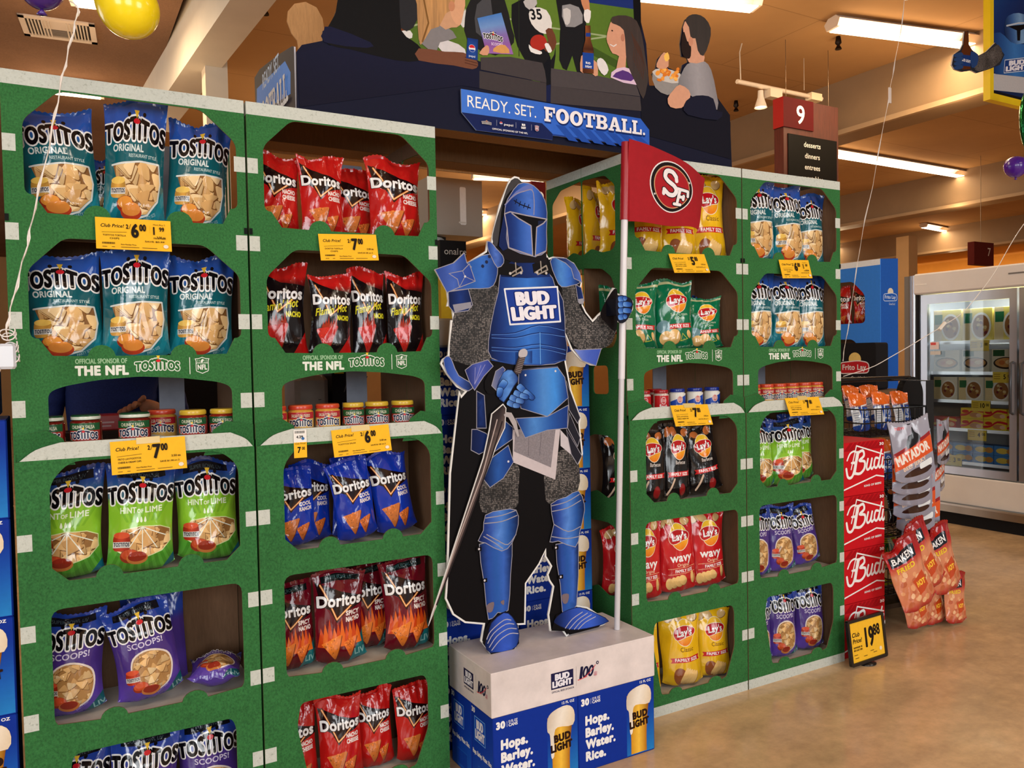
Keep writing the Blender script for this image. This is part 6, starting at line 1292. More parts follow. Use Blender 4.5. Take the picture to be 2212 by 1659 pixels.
A.text('BUDWEISER OR', x0+.016, z0+.06, .007, D, bold=.06, fit=.06); A.text('BUD LIGHT 30PK', x0+.016, z0+.048, .007, D, bold=.06, fit=.06)
for a, b in ((.014, .03), (.02, .016), (.08, .016), (.13, .03), (.15, .02)): A.rect(x0+a, z0+b, x0+a+.025, z0+b+.003, (110, 84, 30))
A.ell(-x0-.028, z0+.03, .009, .009, (240, 226, 190)); m.art(A, lambda x, z, h: np.stack([x, -.001-h, z], 1)); m.build('price_insert', t)
m = MB(); m.lathe([(.045, 0), (.045, .005), (.012, .012)], (22, 20, 20), 'gloss', 20, (0, .02, 0)); m.build('foot', t)
# ------------------------------------------------------------------ black wire snack rack on casters
t = thing('snack_rack', 'black wire snack rack on casters holding pork rinds and jerky', 'snack rack', (4.2, .34, 0), (0, 0, math.radians(-6)))
BKM = (18, 17, 18)
m = MB(); m.slab(sm([(-.075, .1), (-.075, 1.15), (-.06, 1.235), (0, 1.27), (.06, 1.235), (.075, 1.15), (.075, .1)][0:1])+[(-.075, 1.14)]+ellp(0, 1.18, .075, .09, 0, 14, math.pi, 0)+[(.075, .1)] if 0 else [(-.08, .1), (.08, .1), (.08, 1.17)]+ellp(0, 1.17, .08, .1, 0, 14, 0, math.pi)+[(-.08, 1.17)], -.02, .02, BKM, 'matte'); m.build('end_panel', t)
m = MB(); m.tube([(-.62, 0, 1.265), (0, 0, 1.262)], .014, BKM, 'gloss', 10); m.build('top_rail', t)
m = MB(); m.slab([(-.66, .1), (-.56, .1), (-.56, 1.25), (-.66, 1.25)], -.02, .02, BKM, 'gloss'); m.build('end_panel', t)
def basket(z, nm='wire_basket'):
    m = MB()
    for zz in (z, z+.07, z+.14): m.tube([(-.56, -.2, zz), (-.08, -.2, zz), (-.08, .2, zz), (-.56, .2, zz), (-.56, -.2, zz)], .004, BKM, 'gloss', 6)
    for i in range(13): x = -.55+.039*i; m.tube([(x, -.2, z+.14), (x, -.2, z), (x, .2, z), (x, .2, z+.14)], .0028, BKM, 'gloss', 5)
    for i in range(9): y = -.18+.045*i; m.tube([(-.56, y, z), (-.08, y, z)], .0028, BKM, 'gloss', 5)
    m.build(nm, t)
for z in (.98, .72, .46, .16): basket(z)
m = MB(); m.box(-.64, -.23, .1, .09, .25, .125, BKM, 'gloss'); m.build('base', t)
for x in (-.6, .02):
    for y in (-.19, .2):
        m = MB(); c = [(x+.0, y+.04*math.cos(a), .042+.04*math.sin(a)) for a in np.linspace(0, 2*math.pi, 17)]
        m.add([(x+s_, y+.04*math.cos(a), .042+.04*math.sin(a)) for s_ in (-.013, .013) for a in np.linspace(0, 2*math.pi, 16, False)], [(i, (i+1) % 16, 16+(i+1) % 16, 16+i) for i in range(16)]+[tuple(range(15, -1, -1)), tuple(range(16, 32))], (40, 40, 42), 'gloss'); m.box(x-.018, y-.012, .04, x+.018, y+.012, .1, (90, 90, 94), 'metal'); m.build('caster', t)
RACK = t; bpy.context.view_layer.update(); RM = t.matrix_world.copy()
_sp = {}
def small(kind, p, rot, s, label, group, cat='snack bag', w=.15, depth=.06, hook=False):
    if kind not in _sp: o = _sp[kind] = bag_proto(art_small(kind), 31+len(kind), w=w, depth=depth, name='snack_bag', flare=.03, cs=.25 if kind == 'jerky' else .8)
    else: o = dup(_sp[kind])
    o.location = p; o.rotation_euler = rot; o.scale = (s, s*.8, s); tag(o, label, cat, group)
rw = lambda x, y, z: tuple(RM @ Vector((x, y, z)))
m = MB(); I = RACK.matrix_world.inverted(); c0_ = Q(1990, 1000, 1, .16); m.box(c0_[0]-.03, .110, .22, c0_[0]+.03, .114, 1.258, BKM, 'gloss'); m.box(c0_[0]-.02, .114, 1.254, c0_[0]+.02, .34, 1.258, BKM, 'gloss'); m.V = [np.array([tuple(I @ Vector(v)) for v in V]) for V in m.V]; m.build('clip_strip', RACK)
R = random.Random(11)
lab = ['front left', 'front middle', 'front right', 'rear left', 'rear middle', 'rear right']
for i in range(6):
    x, y = (-.465, -.315, -.165)[i % 3], (-.11, .08)[i // 3]; small('rind', rw(x, y, 1.0+.03*(i // 3)), (math.radians(-14), R.uniform(-.1, .1), R.uniform(-.1, .1)-.1), .86, f'blue and orange snack bag, {lab[i]} in the top rack basket', 'blue and orange bags in the snack rack')
for i in range(3): small('rind', rw((-.47, -.32, -.17)[i], -.11, .735), (math.radians(-12), R.uniform(-.1, .1), R.uniform(-.2, .2)), .95, f'blue and orange snack bag, {lab[i][6:]} in the second rack basket', 'blue and orange bags in the snack rack')
# jerky pouches on a peg, one behind the other, seen stacked down the front
JZ_ = [(1982, 905, 1.0), (1973, 934, .0), (1974, 960, 0), (1974, 990, 0), (1980, 1021, 0), (1990, 1043, 0)]
for i, (px, pt, f) in enumerate(JZ_):
    y = -.06+.026*i; p = Q(px, pt, 1, y); h = .15*1.35*1.5
    small('jerky', (p[0], y, p[2]-h*.98), (math.radians(-4), math.radians((-9 if i == 0 else -3+i)), math.radians(-16)), 1.5, ('grey and orange jerky pouch hanging frontmost on the snack rack' if i == 0 else f'grey and orange jerky pouch, {["second", "third", "fourth", "fifth", "lowest"][i-1]} of the hanging overlapped row'), 'jerky pouches hanging on the snack rack', 'jerky pouch', .15, .014)
for i in range(3):
    p = Q(2056+3*i, 905+62*i, 1, .22); small('jerky', (p[0]-.04, .24+.036*i, p[2]-.25), (math.radians(-2), 0, math.radians(14)), 1.25, f'orange jerky pouch seen edge-on, {["top", "second", "third", "lowest"][i]} on the far side of the rack', 'jerky pouches hanging on the snack rack', 'jerky pouch')
for i, (px, py, rl, yw, y) in enumerate(((2035, 1190, -24, -6, -.085), (2012, 1228, -20, -8, -.155), (2070, 1200, -14, -2, -.03), (2006, 1290, -8, -8, .02), (2040, 1284, -6, -6, .05), (2068, 1288, 4, -4, .0))):
    p = Q(px, py, 1, y); small('cracklin', (p[0]-.06*(rl < 0), y, p[2]-(.17 if i < 3 else .14)), (math.radians(-8), math.radians(rl), math.radians(yw)), (1.45 if i < 3 else 1.1), f'red and tan crackling bag, {["uppermost front", "large tilted front", "upper outer", "lower left", "lower middle", "lowest outer"][i]} one on the snack rack', 'crackling bags clipped to the snack rack', w=.15, depth=.04)
small('funyuns', rw(-.3, -.1, .175), (math.radians(-4), 0, math.radians(-8)), 1.25, 'lime-yellow onion ring snack bag low in the snack rack', 'bags in the lower rack baskets'); extra_ = dup(_proto[('bbq', sorted(k[1] for k in _proto if k[0] == 'bbq')[0])], rw(-.2, -.1, .475), (math.radians(-6), 0, math.radians(-10)), 'black potato chip bag above the lime-yellow one in the snack rack'); extra_['group'] = 'bags in the lower rack baskets'; extra_.scale = (.68, .6, .66)
# ------------------------------------------------------------------ tall blue snack display, facing the shop front
bx = 5.0
yl, yr = 1.95, 1.10
t = thing('snack_display', 'tall bright blue cardboard snack display beside the freezers', 'store display', (bx, 0, 0))
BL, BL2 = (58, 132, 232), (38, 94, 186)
# local frame: x' runs from the left end to the right end of the front face
wf = yl-yr
m = MB(); hh = [rnd([(.12, a), (wf-.12, a), (wf-.12, b-.1), (wf-.22, b), (.22, b), (.12, b-.1)], .03) for a, b in ((1.61, 1.905), (1.17, 1.5), (.5, .9))]
m.slab([(0, 0), (wf, 0), (wf, 2.04), (0, 2.04)], 0, .006, BL, 'print', hh, back=KRAFT); A = Art(.05, step=2e-4); A.rect(0, 2.0, wf, 2.04, (232, 236, 240))
def frito(A, x, z, s, c=(206, 220, 240), fill=None):
    A.ell(x+.05*s, z+.5*s, .42*s, .4*s, (240, 206, 120) if fill else (226, 214, 190)); A.poly(rnd([(x-s, z-.36*s), (x+s, z-.3*s), (x+s, z+.3*s), (x+.3*s, z+.42*s), (x-s, z+.3*s)], .25*s), fill or BL2)
    A.stroke(rnd([(x-s, z-.36*s), (x+s, z-.3*s), (x+s, z+.3*s), (x+.3*s, z+.42*s), (x-s, z+.3*s)], .25*s), .06*s, c, closed=True); A.text('Frito Lay', x, z-.12*s, .3*s, c, bold=.05, al='c', fit=1.6*s); A.text('Good fun!', x+.25*s, z-.72*s, .22*s, c, al='c', fit=.9*s)
frito(A, wf-.6, 1.955, .04); frito(A, wf-.6, 1.545, .04); m.art(A); o = m.build('front_panel', t); o.location = (0, yl, 0); o.rotation_euler = (0, 0, -math.pi/2)
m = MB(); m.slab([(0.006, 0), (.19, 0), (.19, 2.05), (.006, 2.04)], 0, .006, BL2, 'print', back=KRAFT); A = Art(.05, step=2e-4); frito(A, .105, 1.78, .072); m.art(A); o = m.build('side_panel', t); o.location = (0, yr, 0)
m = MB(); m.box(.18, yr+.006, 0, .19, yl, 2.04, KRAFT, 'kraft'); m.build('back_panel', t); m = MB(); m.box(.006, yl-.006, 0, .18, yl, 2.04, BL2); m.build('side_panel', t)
for z in (1.59, 1.15, .48): m = MB(); m.box(.007, yr+.007, z-.008, .178, yl-.007, z, KRAFT, 'kraft'); m.build('shelf', t)
fk = 0
for tier, z in (('upper', 1.594), ('lower', 1.154)):
    for i in range(4):
        o = dup(_proto[('nacho', sorted(k[1] for k in _proto if k[0] == 'nacho')[i % 2])], (bx+.075, yr+.2+.155*i, z), (0, 0, math.radians(-90)), f'red nacho bag, {["rightmost", "second from right", "third from right", "leftmost"][i]} in the {tier} bay of the blue display', (.66, .9, .9)); o['group'] = 'red bags in the blue snack display'
m = MB(); m.slab(rnd([(-.16, .0), (.16, .0), (.16, .3), (-.16, .3)], .02), 0, .12, (24, 22, 24), 'matte'); A = Art(.05, step=2e-4); frito(A, 0, .14, .11, (236, 226, 226), (196, 36, 44)); m.art(A); o = m.build('cooler_bag'); o.location = (4.93, 1.42, .87); o.rotation_euler = (0, 0, -math.pi/2); o.location = (bx-.14, 1.44, 0); o.location[2] = .0
cb = o; cb.location = (4.2, .95, 1.0)
p = Q(1845, 795, 0, 4.62); cb.location = (4.62, p[1], p[2]-.138); tag(cb, 'black cooler bag with a red and white logo in front of the blue display', 'bag')
m = MB(); a = cb.location; m.box(a[0]-.12, a[1]-.2, 0, a[0]+.26, a[1]+.2, a[2]-.002, (110, 84, 60), 'kraft'); tag(m.build('carton_stack'), 'plain brown carton pile holding up the black cooler bag', 'carton')
# ------------------------------------------------------------------ glass-door freezers facing the shop front
FX, FY1 = 6.42, 1.80
t = thing('freezer', 'long steel freezer with glass doors and frozen meals', 'freezer', (FX, FY1, 0), (0, 0, -math.pi/2))
ST, WH = (206, 210, 218), (224, 214, 202)
DW, NB = .79, 3; L = DW*NB+.1
m = MB(); m.box(-.1, .0, .1, -.05, .8, 2.04, (120, 116, 112), 'paint'); m.tube([(-.035, .0, .1), (-.035, .0, 2.04)], .016, (150, 154, 164), 'steel', 10); m.tube([(-.005, -.012, .1), (-.005, -.012, 2.04)], .014, (210, 212, 220), 'steel', 10); m.build('end_post', t); m = MB()
m.box(0, .06, .42, .03, .8, 2.02, ST, 'steel'); m.box(L-.03, .06, .42, L, .8, 2.02, ST, 'steel'); m.box(.03, .76, .42, L-.03, .8, 2.02, (206, 206, 208), 'gloss'); m.box(.03, .06, .42, L-.03, .76, .45, (206, 206, 208), 'gloss'); m.box(.03, .06, 1.94, L-.03, .76, 2.02, (206, 206, 208), 'gloss'); m.build('cabinet', t)
m = MB(); m.cbox(0, -.03, 1.88, L, .8, 2.05, (226, 220, 216), 'paint', .012); m.box(.78, -.034, 1.975, L-.2, -.03, 1.985, (120, 116, 112)); m.box(.02, -.032, 1.955, .12, -.03, 1.965, (240, 236, 230)); m.build('header', t)
m = MB(); m.cbox(0, -.02, .17, L, .8, .4, (226, 218, 208), 'paint', .01); m.build('lower_panel', t)
m = MB(); m.box(0, -.035, .1, L, .0, .17, (170, 160, 146), 'steel'); m.box(0, -.045, .158, L, -.01, .172, (206, 200, 190), 'steel'); m.build('bumper', t)
m = MB(); m.box(0, .0, 0, L, .8, .1, (24, 22, 22), 'matte'); m.build('kick_base', t)
for i in range(NB):
    x0, x1 = .05+DW*i+.008, .05+DW*(i+1)-.008; z0, z1 = .41, 1.87
    m = MB(); m.slab([(x0, z0), (x1, z0), (x1, z1), (x0, z1)], -.012, .03, ST, 'steel', [[(x0+.055, z0+.06), (x1-.055, z0+.06), (x1-.055, z1-.075), (x0+.055, z1-.075)]])
    dr = m.build('door', t)
    m = MB(); m.box(x0+.055, .002, z0+.06, x1-.055, .007, z1-.075, (255, 255, 255), 'glass'); m.build('pane', dr)
    hx = x1-.03 if i % 2 == 0 else x0+.03
    m = MB(); m.tube([(hx, -.012, .92), (hx, -.045, .93), (hx, -.045, 1.3), (hx, -.012, 1.31)], .011, (60, 60, 64), 'gloss', 8); m.build('handle', dr)
    if i == 0:
        m = MB(); m.box(x0+.075, -.001, 1.42, x0+.15, .001, 1.48, (236, 216, 214)); m.box(x0+.08, -.0015, 1.455, x0+.125, -.001, 1.475, (220, 90, 90)); m.box(x0+.075, -.001, 1.375, x0+.165, .001, 1.405, (214, 210, 204)); m.build('sticker', dr)
    for z in (.5, .77, 1.0, 1.23, 1.48):
        m = MB(); m.box(x0+.03, .09, z-.012, x1-.03, .72, z, (226, 226, 230), 'gloss'); m.box(x0+.03, .085, z-.02, x1-.03, .09, z+.006, (206, 206, 212), 'metal'); m.build('shelf', t)
    for s_ in (x0+.03, x1-.03):
        pass
FL = area('freezer_lamp', (FX+.12, FY1-.9, 1.8), (FX+.5, FY1-.9, 1.0), 1.8, .08, 26, (.95, 1, 1))
FM = Matrix.Translation((FX, FY1, 0)) @ Matrix.Rotation(-math.pi/2, 4, 'Z')
def carton(w, h, d, art, name='frozen_carton'):
    m = MB(); m.cbox(0, 0, 0, w, d, h, art[0], 'print', .002); A = Art(.05, step=2e-4); art[1](A, w, h); m.art(A); return m.build(name)
def a_meal(A, w, h):
    A.rect(.0, 0, .3*w, h, (226, 206, 160)); A.rect(.03*w, .55*h, .32*w, .86*h, (26, 110, 70)); A.ell(.62*w, .45*h, .34*w, .42*h, (240, 238, 234)); A.ell(.62*w, .45*h, .28*w, .35*h, (150, 100, 60)); R = random.Random(3)
    for i in range(12): A.ell(w*(.62+R.uniform(-.18, .18)), h*(.45+R.uniform(-.22, .22)), .05*w, .06*h, R.choice([(110, 40, 50), (190, 140, 80), (120, 130, 60), (214, 190, 140)]), R.uniform(0, 3), 8)
def a_green(A, w, h): A.rect(0, 0, w, .3*h, (206, 200, 180)); A.rect(.05*w, .7*h, .45*w, .97*h, (20, 84, 54)); A.ell(.5*w, .4*h, .44*w, .26*h, (40, 34, 30)); A.ell(.5*w, .42*h, .38*w, .2*h, (206, 150, 90)); A.ell(.62*w, .44*h, .14*w, .1*h, (236, 206, 160)); A.ell(.36*w, .42*h, .1*w, .1*h, (196, 110, 60))
def a_yel(c):
    def f(A, w, h): A.poly(sm([(0, .4*h), (.3*w, .5*h), (.6*w, .9*h), (w, .8*h), (w, .6*h), (.6*w, .7*h), (.3*w, .3*h), (0, .2*h)]), c); A.ell(.22*w, .66*h, .16*w, .16*h, (206, 40, 40)); A.ell(.66*w, .36*h, .26*w, .24*h, (206, 140, 90)); A.ell(.82*w, .34*h, .12*w, .18*h, (236, 190, 160))
    return f
def a_bag(c):
    def f(A, w, h): A.ell(.4*w, .5*h, .3*w, .3*h, c); A.ell(.8*w, .5*h, .2*w, .3*h, (196, 140, 70))
    return f
def fill(z, w, h, d, n, art, desc, grp, x0=.1, gap=.006, cat='frozen food', rows=1):
    o0 = None
    for r in range(rows):
        for i in range(n):
            p = FM @ Vector((x0+(w+gap)*i, .1, z+.001+r*(h+.001))); nm = ['far left', 'second', 'third', 'fourth', 'fifth', 'sixth', 'seventh', 'eighth'][i]
            o = o0 = carton(w, h, d, art) if o0 is None else dup(o0); o.location = p; o.rotation_euler = (0, 0, -math.pi/2)
            tag(o, f'{desc}, {nm} along'+(f' in the {["lower", "upper"][r]} layer' if rows > 1 else '')+f' {grp}', cat, f'cartons {grp}')
fill(1.48, .235, .26, .05, 6, ((226, 206, 110), a_meal), 'pale yellow frozen meal', 'on the top freezer shelf', .1, .015)
fill(1.23, .22, .18, .05, 6, ((214, 208, 190), a_green), 'cream and green meal carton', 'on the second freezer shelf', .1, .02)
fill(1.0, .2, .19, .05, 7, ((232, 226, 210), a_meal), 'white meal carton with a plate', 'on the third freezer shelf', .1, .014)
fill(.77, .18, .085, .1, 3, ((240, 206, 60), a_yel((206, 40, 50))), 'yellow and red carton', 'on the fourth freezer shelf', .33, .006, rows=2); fill(.77, .18, .085, .1, 4, ((240, 210, 70), a_yel((40, 50, 150))), 'blue-striped carton', 'on the fourth freezer shelf', .9, .006, rows=2); fill(.77, .19, .09, .1, 1, ((206, 50, 50), a_yel((240, 200, 90))), 'red carton', 'on the fourth freezer shelf', .1)
fill(.5, .16, .075, .12, 5, ((60, 130, 200), a_bag((226, 200, 90))), 'blue frozen bag', 'on the lowest freezer shelf', .1, .006, rows=2); fill(.5, .16, .075, .12, 5, ((84, 60, 140), a_bag((30, 30, 40))), 'purple frozen bag', 'on the lowest freezer shelf', .94, .006, rows=2)
for k, (x, z, tx, nm) in enumerate(((.42, 1.42, ('3', '00'), 'below the top'), (.6, 1.17, ('5', '00'), 'below the second'), (.43, .94, ('10', '00'), 'below the third'), (.2, .485, ('3', '00'), 'on the lowest'), (.4, .705, ('4', '00'), 'below the yellow cartons'))):
    m = MB(); w, h = .15, .085; m.slab([(0, 0), (w, 0), (w, h), (0, h)], 0, .0015, (236, 206, 80)); A = Art(step=2e-4); A.text(tx[0], .6*w, .35*h, .4*h, BLK, bold=.05, al='c', xs=.8); A.text(tx[1], .85*w, .5*h, .24*h, BLK, bold=.05, al='c', xs=.8)
    for i in range(3): A.rect(.06*w, (.35+.2*i)*h, .38*w, (.4+.2*i)*h, (150, 110, 30))
    m.art(A); o = m.build('price_card'); o.location = FM @ Vector((x, .08, z-.02)); o.rotation_euler = (0, 0, -math.pi/2); tag(o, f'pale yellow price card {nm} freezer shelf behind the glass', 'price card', 'price cards in the freezer')
# ------------------------------------------------------------------ lamps
def lamp(a, b, label, z=4.2, w=.2, power=34):
    pa, pb = Q(*a, 2, z), Q(*b, 2, z); d = pb-pa; L = float(np.hypot(d[0], d[1])); c = (pa+pb)/2
    t = thing('ceiling_lamp', label, 'ceiling lamp', (c[0], c[1], z), (0, 0, math.atan2(d[1], d[0])), 'fluorescent strip lamps')
    m = MB(); V = [(-w/2, .06), (-w/2+.05, .1), (w/2-.05, .1), (w/2, .06), (w/2-.03, 0), (-w/2+.03, 0)]
    m.add([(s*L/2, y, zz) for s in (-1, 1) for y, zz in V], [tuple(range(5, -1, -1)), tuple(range(6, 12))]+[(i, (i+1) % 6, 6+(i+1) % 6, 6+i) for i in range(5)], (226, 210, 196), 'paint'); m.build('housing', t)
    m = MB(); m.box(-L/2+.03, -w/2+.034, -.006, L/2-.03, w/2-.034, .001, (255, 226, 180), 'lamp'); m.build('diffuser', t)
    l = bpy.data.lights.new('strip_light', 'AREA'); l.shape = 'RECTANGLE'; l.size = L*.9; l.size_y = w*.6; l.energy = power; l.color = (1, .78, .5)
    o = bpy.data.objects.new('strip_light', l); COL.objects.link(o); o.location = (c[0], c[1], z-.02); o.rotation_euler = (0, 0, math.atan2(d[1], d[0]))
    for s in (-.3, .3):
        l = bpy.data.lights.new('ceiling_fill', 'POINT'); l.energy = CEIL_FILL; l.color = (1, .72, .42); l.shadow_soft_size = .2; o = bpy.data.objects.new('ceiling_fill', l); COL.objects.link(o); o.location = (c[0]+d[0]*s, c[1]+d[1]*s, z-.55)  # point lights added below the strip to brighten the ceiling around it
CEIL_FILL = 18
lamp((1797, 62), (2118, 102), 'large strip lamp above the red aisle sign, right of the header card')
lamp((1320, -12), (1636, 20), 'strip lamp at the top edge of the picture above the bearded man')
lamp((1700, 320), (2142, 392), 'long strip lamp passing behind the red aisle sign')
lamp((1995, 491), (2086, 508), 'short far strip lamp above the steel freezer'); lamp((1790, 449), (1853, 460), 'short strip lamp beyond the far right display, upper of two'); lamp((1790, 532), (1862, 544), 'short strip lamp beyond the far right display, lower of two')
lamp((1020, 386), (1180, 391), 'strip lamp seen over the knight through the gap', power=40); lamp((1020, 463), (1100, 466), 'far strip lamp left of the knight helmet', power=40); lamp((60, 192), (225, 210), 'strip lamp seen over the far left bags', power=12, z=3.87); lamp((150, 4), (235, 14), 'lamp beside the yellow balloon above the vent', z=3.9, power=30)
for x, y in ((3.2, 6.5), (9.5, 1.0), (12, 10), (7, 12)):
    l = bpy.data.lights.new('ceiling_fill', 'POINT'); l.energy = 45; l.color = (1, .72, .42); l.shadow_soft_size = .3; o = bpy.data.objects.new('ceiling_fill', l); COL.objects.link(o); o.location = (x, y, 3.6)  # more added fill for the ceiling, no lamp fixture at these points
# vent in the soffit
zc = 3.98; a, b, c_ = Q(47, 72, 2, zc), Q(205, 92, 2, zc), Q(55, 10, 2, zc); w = float(np.hypot(*(b-a)[:2])); h = .42
t = thing('ceiling_vent', 'white air vent in the low brown ceiling at top left', 'air vent', ((a[0]+b[0])/2, (a[1]+b[1])/2-.2, zc-.012), (0, 0, math.atan2(b[1]-a[1], b[0]-a[0])))
m = MB(); m.box(-w/2, -h/2, 0, w/2, -h/2+.05, .012, (206, 186, 170), 'paint'); m.box(-w/2, h/2-.05, 0, w/2, h/2, .012, (206, 186, 170), 'paint'); m.box(-w/2, -h/2, 0, -w/2+.04, h/2, .012, (206, 186, 170), 'paint'); m.box(w/2-.04, -h/2, 0, w/2, h/2, .012, (206, 186, 170), 'paint'); m.box(-.1, -h/2+.05, .001, .1, 0, .012, (196, 176, 160), 'paint'); m.build('frame', t)
m = MB(); m.box(-w/2+.04, -h/2+.05, .011, w/2-.04, h/2-.05, .012, (40, 32, 28), 'matte'); m.build('duct', t)
for i in range(7):
    for s in (-1, 1): x = s*(w/2-.06-.022*i); m = MB(); m.box(x-.005, -h/2+.05, -.004, x+.005, h/2-.05, .011, (196, 180, 164), 'paint'); m.build('louver', t)
for i in range(6): m = MB(); y = .02+.02*i; m.box(-.1, y, -.002, .1, y+.006, .011, (120, 106, 96), 'paint'); m.build('louver', t)
# track lamp
t = thing('track_lamp', 'white track light with spot heads hung by cords above the aisle sign', 'track light', (0, 0, 0)); ty = 3.1
tr = lambda x, y, yy=ty: Vector(Q(x, y, 1, yy))
m = MB(); m.tube([tr(1592, 176), tr(1775, 214)], .022, (226, 206, 184), 'paint', 6); m.build('rail', t)
m = MB(); p = tr(1600, 172); m.tube([p, p+Vector((-.01, 0, .25)), (p.x+.02, p.y, CEIL)], .006, (206, 190, 170), 'paint', 6); m.build('cord', t); m = MB(); p = tr(1737, 195); m.tube([p, (p.x, p.y, CEIL)], .004, (190, 170, 150), 'paint', 6); m.build('cord', t)
m = MB(); p = tr(1672, 202); m.box(p.x-.09, p.y-.04, p.z-.05, p.x+.07, p.y+.04, p.z+.03, (232, 214, 190), 'paint'); m.build('adapter', t); m = MB(); p = tr(1757, 212); m.box(p.x-.07, p.y-.04, p.z-.03, p.x+.08, p.y+.04, p.z+.04, (246, 226, 190), 'paint'); m.build('adapter', t)
m = MB(); p = tr(1643, 196); m.lathe([(.025, 0), (.028, -.06), (.06, -.16)], (230, 214, 196), 'paint', 16, tuple(p), False); m.build('spot_head', t); m = MB(); m.lathe([(.052, -.15), (.001, -.145)], (255, 236, 200), 'lamp', 16, tuple(p), False); m.build('bulb', t)
# aisle signs
def aisle_sign(num, a, w, hgt, y, words, label, wires=True):
    p = Q(*a, 1, y); t = thing('aisle_sign', label, 'aisle sign', (p[0], y, p[2]-hgt), (0, 0, 0), 'red aisle signs'); WD = (80, 32, 21)
    m = MB(); m.box(0, 0, 0, w, .11, hgt, WD, 'wood'); m.build('board', t)
    m = MB(); k = w*(.52 if words else 1); ph = .27 if words else .42; m.box(-.012, -.012, hgt-ph, k, .11, hgt+.002, (84, 11, 14), 'print'); m.box(-.014, -.011, hgt-ph, -.012, .11, hgt, (150, 38, 34)); A = Art(step=4e-4); A.text(num, k*.55, hgt-(.22 if words else .24), .16 if words else .14, WHT, bold=.03, al='c'); m.art(A, lambda x, z, h: np.stack([x, -.012-h, z], 1)); m.build('number_plate', t)
    if words:
        m = MB(); m.box(.07*w, -.008, .02, .96*w, 0, hgt-.325, (12, 10, 9)); A = Art(step=4e-4)
        for i, q in enumerate(words): A.text(q, .5*w, hgt-.425-.103*i, .046, (226, 222, 214), bold=.02, al='c')
        m.art(A, lambda x, z, h: np.stack([x, -.008-h, z], 1)); m.build('word_panel', t)
    if wires:
        for k in (.12, .9): m = MB(); m.tube([(k*w, .05, hgt), (k*w, .05, CEIL-p[2]+hgt)], .003, (150, 130, 110), 'metal', 5); m.build('wire', t)
aisle_sign('9', (1692, 209), .745, .98, 2.8, ['desserts', 'dinners', 'entrees', 'vegetables'], 'red and brown hanging aisle sign with a 9, over the far right display')
p = Q(1145, 393, 1, 4.5); aisle_sign('8', (1149, 392), .15, 1.0, 4.5, None, 'red aisle sign with an 8 behind the knight helmet')
p = Q(2076, 560, 0, 12); m = MB(); m.box(0, 0, 0, .5, .1, .34, (90, 30, 24), 'print'); A = Art(step=1e-3); A.text('7', .38, .14, .12, (220, 200, 180), al='c'); m.art(A); o = m.build('aisle_sign'); o.location = (12.0, p[1]-.2, p[2]-.1); tag(o, 'small dark red aisle sign far off above the freezer', 'aisle sign', 'red aisle signs'); 
m = MB(); m.tube([(12.25, p[1]-.15, p[2]+.24), (12.25, p[1]-.15, CEIL)], .004, (150, 130, 110), 'metal', 5); m.build('wire', o).matrix_parent_inverse = Matrix.Translation(-Vector(o.location))
# checkout number box on its pole, behind the nacho display
y = .85; a, b = Q(944, 372, 1, y), Q(1043, 512, 1, y)
t = thing('checkout_sign', 'grey checkout number box with a white 1, behind the nacho display', 'checkout sign', (a[0], y, 0))
w, z0, z1 = b[0]-a[0], b[2]+.0, a[2]-.02
m = MB(); m.box(-.04, 0, z0, w, .22, z1, (172, 162, 150), 'paint'); A = Art(step=4e-4); A.text('1', w*.56, z0+.1*(z1-z0)+.03, (z1-z0)*.62, (250, 248, 244), bold=.05, al='c', xs=.8); A.rect(w*.46, z0+.1*(z1-z0)+.03, w*.62, z0+.1*(z1-z0)+.037, (226, 222, 214)); m.art(A); m.build('number_box', t); m = MB(); m.box(w*.25, .08, 0, w*.33, .12, z0, (36, 36, 44), 'gloss'); m.build('pole', t)
m = MB(); m.lathe([(.07, 0), (.07, .02), (.06, .03)], (206, 204, 200), 'gloss', 18, (.0, .1, z0-.035)); m.build('lamp_cap', t)
# seed rack and white drinks box glimpsed beside it
y = .72; q = lambda px, py: Q(px, py, 1, y)
a, b = q(950, 518), q(1010, 692); t = thing('seed_rack', 'black-topped rack of yellow flower seed packets behind the knight shoulder', 'seed rack', (a[0], y, 0)); w = b[0]-a[0]
m = MB(); m.box(0, 0, a[2]-.13, w, .03, a[2], (26, 22, 22)); A = Art(step=3e-4); A.text('onal', .02, a[2]-.06, .028, (210, 200, 190)); A.text('re', w*.75, a[2]-.06, .028, (210, 200, 190)); m.art(A); m.build('header_board', t)
m = MB(); m.box(0, 0, .86, w, .2, a[2]-.13, (236, 190, 40)); m.build('packet_panel', t)
for i in range(8): m = MB(); m.ell = None; A = Art(step=3e-4); xx, zz = .03+.05*(i % 4), .95+.18*(i // 4)+.2; A.ell(xx, zz, .022, .022, (246, 206, 60), n=10); A.ell(xx, zz, .009, .009, (90, 50, 20), n=8); m.art(A); m.build('flower_print', t)
m = MB(); m.box(0, .0, 0, w, .2, .86, (60, 56, 60), 'matte'); m.build('stand', t)
y = .66; a, b = Q(954, 694, 1, y), Q(1000, 745, 1, y); m = MB(); m.cbox(a[0]-.05, y, 1.39, b[0]+.1, y+.2, 1.56, (226, 224, 222), 'gloss', .01) if 0 else m.cbox(Q(945, 720, 1, .2)[0], .2, 1.4555, Q(1010, 720, 1, .2)[0], .36, 1.56, (226, 224, 222), 'gloss', .008); o = m.build('white_box'); tag(o, 'white box on top of the beer stack beside the nacho display', 'box')
